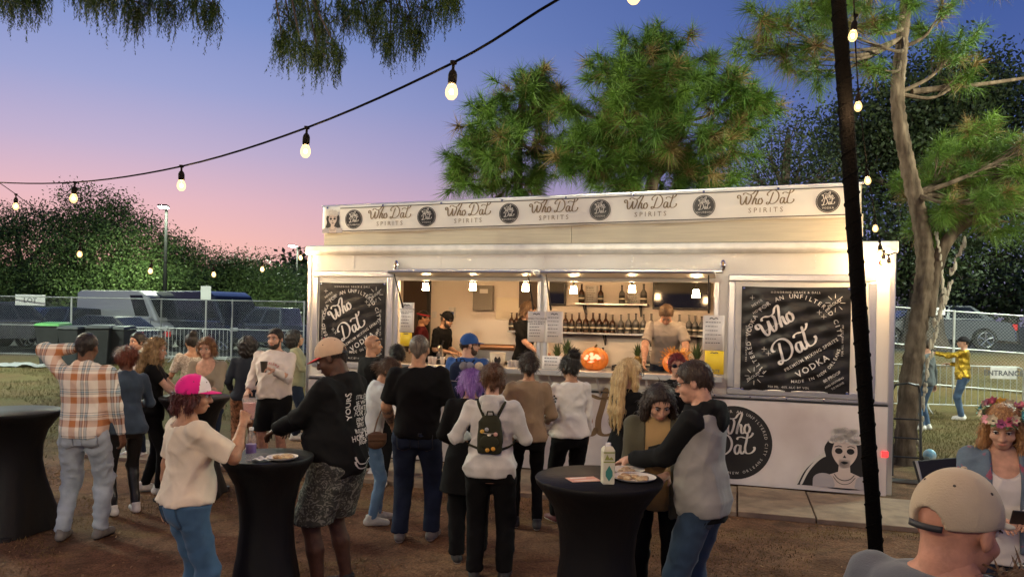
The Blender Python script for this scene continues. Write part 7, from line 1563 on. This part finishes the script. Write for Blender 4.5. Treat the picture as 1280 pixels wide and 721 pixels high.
# 29 behind the tree
person('man in dark jacket and jeans half hidden by the pine trunk', wx(1157, 14.6), 14.6, 1.74, 40, skin='fair', hair=dark_br, top=dict(mat=fabric('slate', (.07, .08, .085)), hem=.86, loose=.028), bottom=dict(mat=fabric('blue_jeans', (.06, .10, .17), var=.3)), RH=(.28, -.05, .86), vox=.014, facey=False)
# 30 flower crown
P30 = person('woman with flower crown and embroidered denim jacket looking at her phone', wx(1254, 4.15), 4.15, 1.61, 158, True, skin='fair', hair=('long', 'strawberry', (.22, .10, .04), (.45, .25, .11), .30), top=dict(mat=fabric('white_blouse', (.66, .62, .58)), hem=.80, vneck=.11, loose=.022), jacket=dict(mat=pattern('embroidered', (.10, .14, .19), (.30, .08, .12), 13, 1.5, (.56, .62)), hem=.88, loose=.026, open=.07, straight=True), bottom=dict(mat=JN), RH=(.08, .32, 1.12), LH=(-.05, .30, 1.13), head=(-12, 20, 0), vox=.0085)
# 31 tan cap from behind
P31 = person('man in tan cap and grey T-shirt seen from behind at the edge of the crowd', wx(1186, 1.76, 640), 1.76, 1.745, -62, neck=.07, b=1.12, skin='ruddy', hair=None, top=dict(mat=fabric('slate_tee', (.11, .12, .145)), hem=.86, sleeve=.45, loose=.02), bottom=dict(mat=JN), head=(-4, 12, 0), vox=.0085, facey=True, cap=dict(mat=fabric('tan_cap', (.42, .345, .25)), gap=True))
person('person with thick brown hair beside the man in the tan cap', wx(1290, 1.62, 705), 1.62, 1.50, -10, True, skin='fair', hair=('curly', 'chestnut', (.05, .026, .014), (.16, .09, .05), .2), top=dict(mat=BLK, hem=.86), bottom=dict(mat=BLK), vox=.011, facey=False)
# bar staff inside the trailer
def staff(px, d, *a, **k):
    p = tw(face(px, 400, d)[0], d, 0); return (p.x, p.y)
TY = 180 + math.degrees(TROT)
x, y = staff(545, .95); P16 = person('bearded barman in black backwards cap behind the left counter', x, y, 1.66, TY + 78, skin='olive', hair=dark_br, beard=('dark', (.03, .02, .015)), top=dict(mat=BLK, hem=.84, sleeve=.45), bottom=dict(mat=BLK), z0=.462, lean=16, head=(0, 6, 0), LH=(-.1, .36, 1.06), RH=(.1, .36, 1.06), vox=.011, cap=dict(mat=BLK, turn=180), facey=True)
x, y = staff(527, 1.5); person('barman with red headband behind the bearded barman', x, y, 1.64, TY + 110, skin='tan', hair=('short', 'black2', (.012, .01, .009), (.03, .025, .02)), top=dict(mat=fabric('maroon_tee', (.10, .015, .02)), hem=.84, sleeve=.45), bottom=dict(mat=BLK), z0=.462, vox=.013, head=(0, 10, 0), extra=lambda i: MB().tube([i['hp'](.09 * math.cos(a), -.014 + .108 * math.sin(a), .055) * i['k'] for a in [2 * PI * q / 16 for q in range(16)]], .014, 6, closed=True).build('headband', mat('red_band', (.35, .02, .03), .8), i['ob'], smooth=True))
x, y = staff(656, 1.0); person('barmaid in black polo shirt looking down behind the window post', x, y, 1.80, TY + 62, True, skin='fair', hair=('bob', 'brown_mid', (.05, .028, .016), (.12, .07, .04)), top=dict(mat=BLK, hem=.84, sleeve=.44, collar=True), bottom=dict(mat=BLK), z0=.462, head=(8, 20, 0), RH=(.1, .36, 1.02), LH=(-.12, .34, 1.0), vox=.011)
x, y = staff(832, .88); person('barman in grey T-shirt leaning over the counter', x, y, 1.88, TY + 6, b=1.08, skin='fair', hair=('short', 'brown_mid', (.05, .028, .016), (.12, .07, .04)), top=dict(mat=fabric('grey_tee', (.30, .27, .245)), hem=.84, sleeve=.45, loose=.02), bottom=dict(mat=JN), z0=.462, lean=22, head=(0, 30, 0), RH=(.27, .56, .86), LH=(-.25, .52, .90), pole=((1, -.3, 0), (-1, -.3, 0)), vox=.010)

# stitched back pockets on jeans
def pockets(info, m, st):
    ob = info['ob']; k = info['k']; tr = [o for o in ob.children if o.name.startswith('trousers')][0]; bv = bvhtree.BVHTree.FromPolygons([v.co[:] for v in tr.data.vertices], [p.vertices[:] for p in tr.data.polygons])
    def cast(x, z, e):
        h_ = bv.ray_cast(Vector((x * k, -1, z * k)), Vector((0, 1, 0)))[0]; return (h_ if h_ else Vector((x * k, -.12, z * k))) + Vector((0, -e, 0))
    for sx in (-1, 1):
        n = 6; V = []; shp = lambda u, v: (sx * (.035 + .115 * u), .935 - .135 * v - (.022 * (1 - abs(2 * u - 1)) if v == 1 else 0))
        for i in range(n + 1):
            for j in range(n + 1): V.append(cast(*shp(i / n, j / n), .005))
        Fq = [(i * (n + 1) + j, (i + 1) * (n + 1) + j, (i + 1) * (n + 1) + j + 1, i * (n + 1) + j + 1) for i in range(n) for j in range(n)]
        po = link(bpy.data.objects.new('back_pocket', npmesh('back_pocket', [tuple(v) for v in V], Fq, m)), tr); sd = po.modifiers.new('s', 'SOLIDIFY'); sd.thickness = .004
        rim = [cast(*shp(u, v), .009) for u, v in [(i / 8, 0) for i in range(9)] + [(1, i / 8) for i in range(1, 9)] + [(1 - i / 8, 1) for i in range(1, 9)] + [(0, 1 - i / 8) for i in range(1, 8)]]
        MB().tube(rim, .0022, 4, closed=True).build('stitching', st, po)
pockets(P1, fabric('pale_jeans', (.36, .42, .47)), mat('stitch_pale', (.2, .22, .24), .8)); pockets(P10, fabric('mid_jeans', (.055, .12, .21)), mat('stitch_dark', (.02, .035, .06), .8)); pockets(P15, fabric('indigo', (.02, .03, .055)), mat('stitch_navy', (.05, .05, .05), .8)); pockets(P24, fabric('denim_mid', (.03, .055, .095)), mat('stitch_dark', (.02, .035, .06), .8))
# ================================================================== tables and what stands on them
spandex = mat('black_spandex', (.005, .005, .0055), .55, bump=.22, bscale=7, stretch=(3, 3, .6), spec=.25)
def cocktail_table(x, y, label, R=.38, h=1.08):
    E = empty('cocktail_table', (x, y, float(ground_z(x, y))), random.uniform(0, 1), label, 'table', 'black covered cocktail tables')
    prof = [(R * .98, .0), (R * .96, .03), (R * .80, .22), (R * .66, .45), (R * .60, .62), (R * .62, .76), (R * .72, .90), (R * .90, 1.0), (R * 1.0, 1.045), (R * 1.02, h - .008), (R * 1.005, h), (0., h + .001)]
    def wob(a, z): return 1 + .13 * (1 - min(1, z / .75)) * math.cos(4 * a) * (1 if z < .75 else 0)
    MB().lathe(prof, 56, wob=wob).build('stretch_cover', spandex, E, smooth=True, sharp=60)
    for q in range(4): MB().lathe([(.04, -.004), (.045, .0), (.045, .03), (.0, .034)], 10, (R * 1.08 * math.cos(q * PI / 2), R * 1.08 * math.sin(q * PI / 2), .0)).build('foot', dark, E, smooth=True)
    return Vector((x, y, float(ground_z(x, y)) + h))
tL = cocktail_table(wx(10, 6.9), 6.95, 'black covered cocktail table beside the plaid shirt', .41)
tC = cocktail_table(wx(335, 5.0), 5.02, 'black covered cocktail table between the pink cap and the black hoodie', .29)
tR = cocktail_table(wx(750, 4.5), 4.5, 'black covered cocktail table in front of the blonde woman', .37)
tB = cocktail_table(wx(243, 8.35), 8.35, 'black covered cocktail table in front of the beige sweater', .36)
# drinks
clearp = mat('clear_cup', (.7, .65, .62), .1, alpha=.22); pinkd = mat('pink_drink', (.55, .18, .14), .2)
def cup(p, label, rim=.046, h=.13, m=None, fill=pinkd, level=.8, tilt=(0, 0)):
    E = empty('plastic_cup', p, 0, label, 'cup'); E.rotation_euler = (tilt[0], tilt[1], 0)
    MB().lathe([(.0, 0), (rim * .68, 0), (rim * .7, .005), (rim, h), (rim + .002, h + .002), (rim - .002, h), (rim * .67, .008), (.0, .008)], 18).build('wall', m or clearp, E, smooth=True)
    if fill: MB().lathe([(.0, .009), (rim * .665, .009), (rim * (.68 + .3 * level) - .003, h * level), (.0, h * level)], 16).build('drink', fill, E, smooth=True)
    return E
def in_hand(info, which, d=(0, 0, 0)):
    Wp = info['W' + which]; E_ = info['E' + which]; u = (Wp - E_) / np.linalg.norm(Wp - E_); return world_of(info, Wp + u * .085 + np.array(d))
p = in_hand(P10, 'R', (-.02, .03, -.05)); cup(p, 'clear cup of pink drink in the hand of the pink-capped woman')
p = in_hand(P9, 'L', (.03, .03, -.05)); cup(p, 'dark cup held by the man in white sweatshirt', .044, .13, mat('dark_cup', (.06, .05, .04), .4), None)
cup(tB + Vector((.12, -.15, .002)), 'short clear cup of pink drink on the far table', .04, .09)
# water bottle on the centre table
E = empty('water_bottle', tC + Vector((-.06, -.16, .002)), 0, 'small clear water bottle with purple label on the centre table', 'bottle'); MB().lathe([(.0, 0), (.03, 0), (.032, .01), (.032, .13), (.028, .15), (.013, .175), (.013, .19), (.0, .19)], 16).build('bottle_wall', clearp, E, smooth=True); MB().lathe([(.0325, .045), (.0328, .046), (.0328, .1), (.0325, .101)], 16).build('wrapper', mat('purple_label', (.15, .1, .28), .5), E, smooth=True); MB().lathe([(.015, .19), (.015, .207), (.0, .208)], 12).build('screw_cap', paper, E, smooth=True)
# plates with food
foodm = mat('food', (.35, .17, .07), .6, col2=(.62, .5, .3), vscale=35, bump=.6, bscale=60); plm = mat('paper_plate', (.72, .66, .58), .6)
def plate(p, label, R=.1, n=7, seed=1):
    E = empty('paper_plate', p, 0, label, 'plate'); r = random.Random(seed); MB().lathe([(.0, .003), (R * .7, .003), (R * .95, .018), (R, .02), (R * .97, .014), (R * .7, 0), (.0, 0)], 24).build('dish', plm, E, smooth=True)
    for q in range(n):
        a = r.uniform(0, 6.28); d = R * .55 * r.random() ** .5; MB().ball((d * math.cos(a), d * math.sin(a), .014), .024, 8, 6, (r.uniform(.7, 1.4), r.uniform(.7, 1.2), .6)).build('food_piece', foodm, E, smooth=True)
plate(tC + Vector((.13, -.12, .002)), 'paper plate of food on the centre table by the black hoodie', .10, 6, 1); plate(tR + Vector((.20, -.05, .002)), 'larger paper plate of food on the near table', .13, 10, 2); plate(tR + Vector((.19, .16, .002)), 'paper plate of leftovers behind the larger plate', .11, 8, 3)
E = empty('paper_napkin', tC + Vector((.02, -.18, .002)), .4, 'crumpled white napkin beside the plate on the centre table', 'napkin'); n = 10; u, v = np.meshgrid(np.linspace(-.06, .06, n), np.linspace(-.04, .04, n), indexing='ij'); zz = .004 + .025 * np.abs(vnoise(u * 30, v * 30, 2, 3)); I = np.arange(n * n).reshape(n, n); link(bpy.data.objects.new('tissue', npmesh('tissue', np.stack([u, v, zz], -1).reshape(-1, 3), np.stack([I[:-1, :-1], I[1:, :-1], I[1:, 1:], I[:-1, 1:]], -1).reshape(-1, 4), paper)), E)
# patterned tall can on the near table
E = empty('drink_carton', tR + Vector((.03, -.17, .002)), .1, 'tall cream carton with green leaf emblem on the near table', 'carton'); cm = mat('carton_print', (.60, .58, .44), .5, var=.1)
bx('body', cm, E, -.034, .034, -.034, .034, 0, .19, bevel=.006); MB().add([(-.034, -.034, .1905), (.034, -.034, .1905), (.034, .034, .1905), (-.034, .034, .1905), (-.022, -.022, .212), (.022, -.022, .212), (.022, .022, .212), (-.022, .022, .212)], [(0, 3, 2, 1), (4, 5, 6, 7), (0, 1, 5, 4), (1, 2, 6, 5), (2, 3, 7, 6), (3, 0, 4, 7)]).build('shoulder', cm, E); MB().lathe([(.016, .2125), (.016, .232), (.0, .233)], 14).build('screw_cap', paper, E, smooth=True)
pr = Print(); pr.poly([(0, .02), (.02, .05), (.02, .075), (0, .11), (-.02, .075), (-.02, .05)], -.0365); o = pr.build('leaf_emblem', mat('emblem_green', (.04, .2, .16), .5), E); pr = Print(); pr.poly([(-.033, .125), (.033, .125), (.033, .132), (-.033, .132)], -.0362); pr.poly([(-.033, .178), (.033, .178), (.033, .185), (-.033, .185)], -.0362); pr.poly([(-.026, .14), (.026, .14), (.012, .158), (0, .148), (-.012, .172)], -.0364); pr.build('hill_print', mat('emblem_olive', (.25, .28, .06), .5), E)
E = empty('flyer', tR + Vector((-.1, -.08, .003)), .3, 'pink flyer lying on the near table', 'flyer'); bx('leaflet', mat('flyer_pink', (.55, .2, .16), .5, col2=(.7, .4, .3), vscale=12), E, -.09, .09, -.06, .06, 0, .002); pr = Print(); pr.mb.add([(-.07, -.04, .0035), (.07, -.04, .0035), (.07, -.03, .0035), (-.07, -.03, .0035), (-.07, .02, .0035), (.03, .02, .0035), (.03, .04, .0035), (-.07, .04, .0035)], [(0, 1, 2, 3), (4, 5, 6, 7)]); pr.build('print', paper, E)
# phone
E = empty('phone', in_hand(P30, 'R', (-.05, .02, .03)), math.radians(158), 'black phone in the hands of the flower-crown woman', 'phone'); E.rotation_euler = (math.radians(-40), 0, math.radians(158)); bx('casing', dark, E, -.037, .037, -.004, .004, -.075, .075, bevel=.004); bx('screen', mat('phone_glass', (.01, .012, .02), .08), E, -.034, .034, -.0055, -.0042, -.07, .07)
# backpacks, worn
def backpack(info, label, col, w, h, dep, zc, straps=True, pins=False, yoff=.0):
    ob = info['ob']; k = info['k']; E = empty('backpack', ob.location, ob.rotation_euler.z, label, 'backpack'); m = fabric(label[:14].replace(' ', '_'), col); sh = info['shirt']; bv = bvhtree.BVHTree.FromPolygons([v.co[:] for v in sh.data.vertices], [p.vertices[:] for p in sh.data.polygons])
    hit = bv.ray_cast(Vector((0, -1, zc * k)), Vector((0, 1, 0)))[0]; y0 = (hit.y if hit else -.14) + .012
    Fd = Field(.02); Fd.loft([(zc - h / 2, w * .44, dep * .42, 0), (zc - h / 2 + .03, w * .5, dep * .5, 0), (zc, w * .5, dep * .5, 0), (zc + h / 2 - .05, w * .44, dep * .42, .005), (zc + h / 2, w * .3, dep * .25, .012)], np.eye(3), np.array((0, (y0 / k - dep * .45), 0)), power=3.); Fd.fold = folds(5, .004, 1.2)
    v, f = Fd.mesh(.008); link(bpy.data.objects.new('bag', npmesh('bag', relax(v, f, 1) * k, f, m)), E)
    Fp = Field(.015); Fp.ell((0, y0 / k - dep * .98, zc - h * .18), (w * .36, .022, h * .2)); v, f = Fp.mesh(.007); pk = link(bpy.data.objects.new('pocket', npmesh('pocket', v * k, f, m)), E)
    MB().tube([(-w * .3 * k, y0 - dep * 1.01 * k, (zc + .02 - h * .0) * k), (0, y0 - dep * 1.06 * k, (zc + .012) * k), (w * .3 * k, y0 - dep * 1.01 * k, (zc + .02) * k)], .004, 6).build('zip', mat('zip_metal', (.5, .45, .35), .3, metal=.8), E)
    for sx in (-1, 1):
        pts = []
        for t in range(9):
            z = (zc + h * .38 + (1.45 - zc - h * .38) * t / 8) * k; x = sx * (w * .22 + (.11 - w * .22) * t / 8) * k; hh = bv.ray_cast(Vector((x, -1, z)), Vector((0, 1, 0)))[0]; pts.append(Vector((x, (hh.y if hh else -.1) - .006, z)))
        MB().tube(pts, .011, 6).build('strap', m, E, smooth=True)
        pts = []
        for t in range(7):
            z = (zc - h * .4 + (1.12 - zc + h * .4) * t / 6 * .5) * k; x = sx * (w * .42 + .09 * t / 6) * k; hh = bv.ray_cast(Vector((x, -1, z)), Vector((0, 1, 0)))[0]; pts.append(Vector((x, (hh.y if hh else -.05) - .006, z)))
        MB().tube(pts, .009, 6).build('strap', m, E, smooth=True)
    MB().tube([(-.03 * k, y0 - dep * .4 * k, (zc + h / 2 - .01) * k), (-.02 * k, y0 - dep * .5 * k, (zc + h / 2 + .03) * k), (.02 * k, y0 - dep * .5 * k, (zc + h / 2 + .03) * k), (.03 * k, y0 - dep * .4 * k, (zc + h / 2 - .01) * k)], .007, 6).build('carry_loop', m, E, smooth=True)
    if pins:
        for q, (x, z, c) in enumerate(((-.055, .03, (.6, .35, .05)), (.0, .0, (.65, .6, .5)), (.05, .01, (.55, .3, .25)), (-.02, .045, (.3, .3, .32)), (.035, -.1, (.6, .3, .04)), (-.01, -.11, (.5, .25, .03)))): MB().ball((x * k, y0 - (dep * 1.02 + (.02 if z < -.05 else 0)) * k, (zc + z) * k), .016, 8, 6, (1, .5, 1)).build('badge', mat('badge%d' % q, c, .4), E, smooth=True)
backpack(P19, 'small olive green backpack with badges on the heather hoodie', (.030, .030, .018), .21, .30, .10, 1.20, pins=True)
backpack(P17, 'large navy backpack worn by the man in royal blue', (.012, .018, .042), .32, .46, .16, 1.20)
# checkered print on the sleeve of the white top
i = P21; Sx, Ex = i['SL'] * i['k'], i['EL'] * i['k']; u = (Ex - Sx); L = np.linalg.norm(u); u = u / L; sh = i['shirt']; bv = bvhtree.BVHTree.FromPolygons([v.co[:] for v in sh.data.vertices], [p.vertices[:] for p in sh.data.polygons]); mb = MB()
outd = np.array((-.75, -.66, 0)); outd = outd - u * (outd @ u); outd /= np.linalg.norm(outd); sd = np.cross(u, outd)
for a in range(9):
    for c in range(6):
        if (a + c) % 2 == 0: continue
        q = []
        for da, dc in ((0, 0), (1, 0), (1, 1), (0, 1)):
            p0 = Sx + u * (L * .28 + (a + da) * .017) + sd * ((c + dc - 3) * .015); h_ = bv.ray_cast(Vector(p0 + outd * .3), Vector(-outd)); q.append(h_[0] + Vector(outd) * .003 if h_[0] else Vector(p0 + outd * .06))
        mb.add(q, [(0, 1, 2, 3)])
tag(mb.build('checkered_print', inkm, sh), kind='stuff')
# brown bag of the woman in the pale T-shirt
i = P14; ob = i['ob']; E = empty('shoulder_bag', ob.location, ob.rotation_euler.z, 'brown leather bag at the hip of the pale T-shirt', 'bag'); lm2 = mat('brown_leather', (.11, .055, .03), .5, bump=.2); Fd = Field(.02); Fd.ell((.24, .02, .90), (.05, .11, .09)); v, f = Fd.mesh(.009); link(bpy.data.objects.new('pouch', npmesh('pouch', v * i['k'], f, lm2)), E); bx('flap', lm2, E, .262, .285, -.07, .11, .84, .91, bevel=.01)
MB().tube([Vector(np.array(q) * i['k']) for q in ((.24, .0, .98), (.23, .03, 1.1), (.19, .1, 1.25))], .008, 6).build('strap', lm2, E, smooth=True)
# flower crown
i = P30; ob = i['ob']; E = empty('flower_crown', ob.location, ob.rotation_euler.z, 'crown of pink, teal and orange flowers on the strawberry-blonde woman', 'flower crown'); r = random.Random(3); pet = MB().ball((0, 0, 0), 1, 8, 5, (1, .55, .3))
cols = [(.55, .12, .2), (.6, .28, .32), (.10, .38, .38), (.62, .34, .05), (.5, .42, .3), (.35, .08, .2)]
for q in range(17):
    a = 2 * PI * q / 17 + r.uniform(-.1, .1); c = i['hp'](.098 * math.cos(a), -.01 + .112 * math.sin(a), .085 + r.uniform(-.012, .03)) * i['k']; col = r.choice(cols); fm = mat('petal%d' % cols.index(col), col, .7, var=.3, vscale=30); mb = MB(); s_ = r.uniform(.022, .034); out = Vector(i['HM'] @ np.array((math.cos(a), math.sin(a), .35))).normalized(); e1, e2 = ortho(out)
    for j in range(7):
        t = 2 * PI * j / 7; d = e1 * math.cos(t) + e2 * math.sin(t); n_ = d.cross(out); b0 = Vector(c) + out * .012; mb.add([b0, b0 + d * s_ * .7 + n_ * s_ * .42 + out * .008, b0 + d * s_ * 1.15 + out * .014, b0 + d * s_ * .7 - n_ * s_ * .42 + out * .008], [(0, 1, 2, 3)])
    mb.ball(Vector(c) + out * .016, s_ * .32, 8, 6); mb.build('flower', fm, E)
lfm = mat('crown_leaf', (.07, .13, .05), .6); mb = MB()
for q in range(36):
    a = r.uniform(0, 2 * PI); c = Vector(i['hp'](.1 * math.cos(a), -.01 + .115 * math.sin(a), .08) * i['k']); d = Vector(i['HM'] @ np.array((math.cos(a) * .6 + r.uniform(-.4, .4), math.sin(a) * .6 + r.uniform(-.4, .4), r.uniform(-.2, 1.)))).normalized(); e1, _ = ortho(d); mb.add([c, c + d * .03 + e1 * .01, c + d * .06, c + d * .03 - e1 * .01], [(0, 1, 2, 3)])
tag(mb.build('leaf_sprig', lfm, E), kind='stuff')
MB().tube([i['hp'](.096 * math.cos(a), -.012 + .113 * math.sin(a), .08) * i['k'] for a in [2 * PI * q / 20 for q in range(20)]], .01, 6, closed=True).build('band', lfm, E, smooth=True)
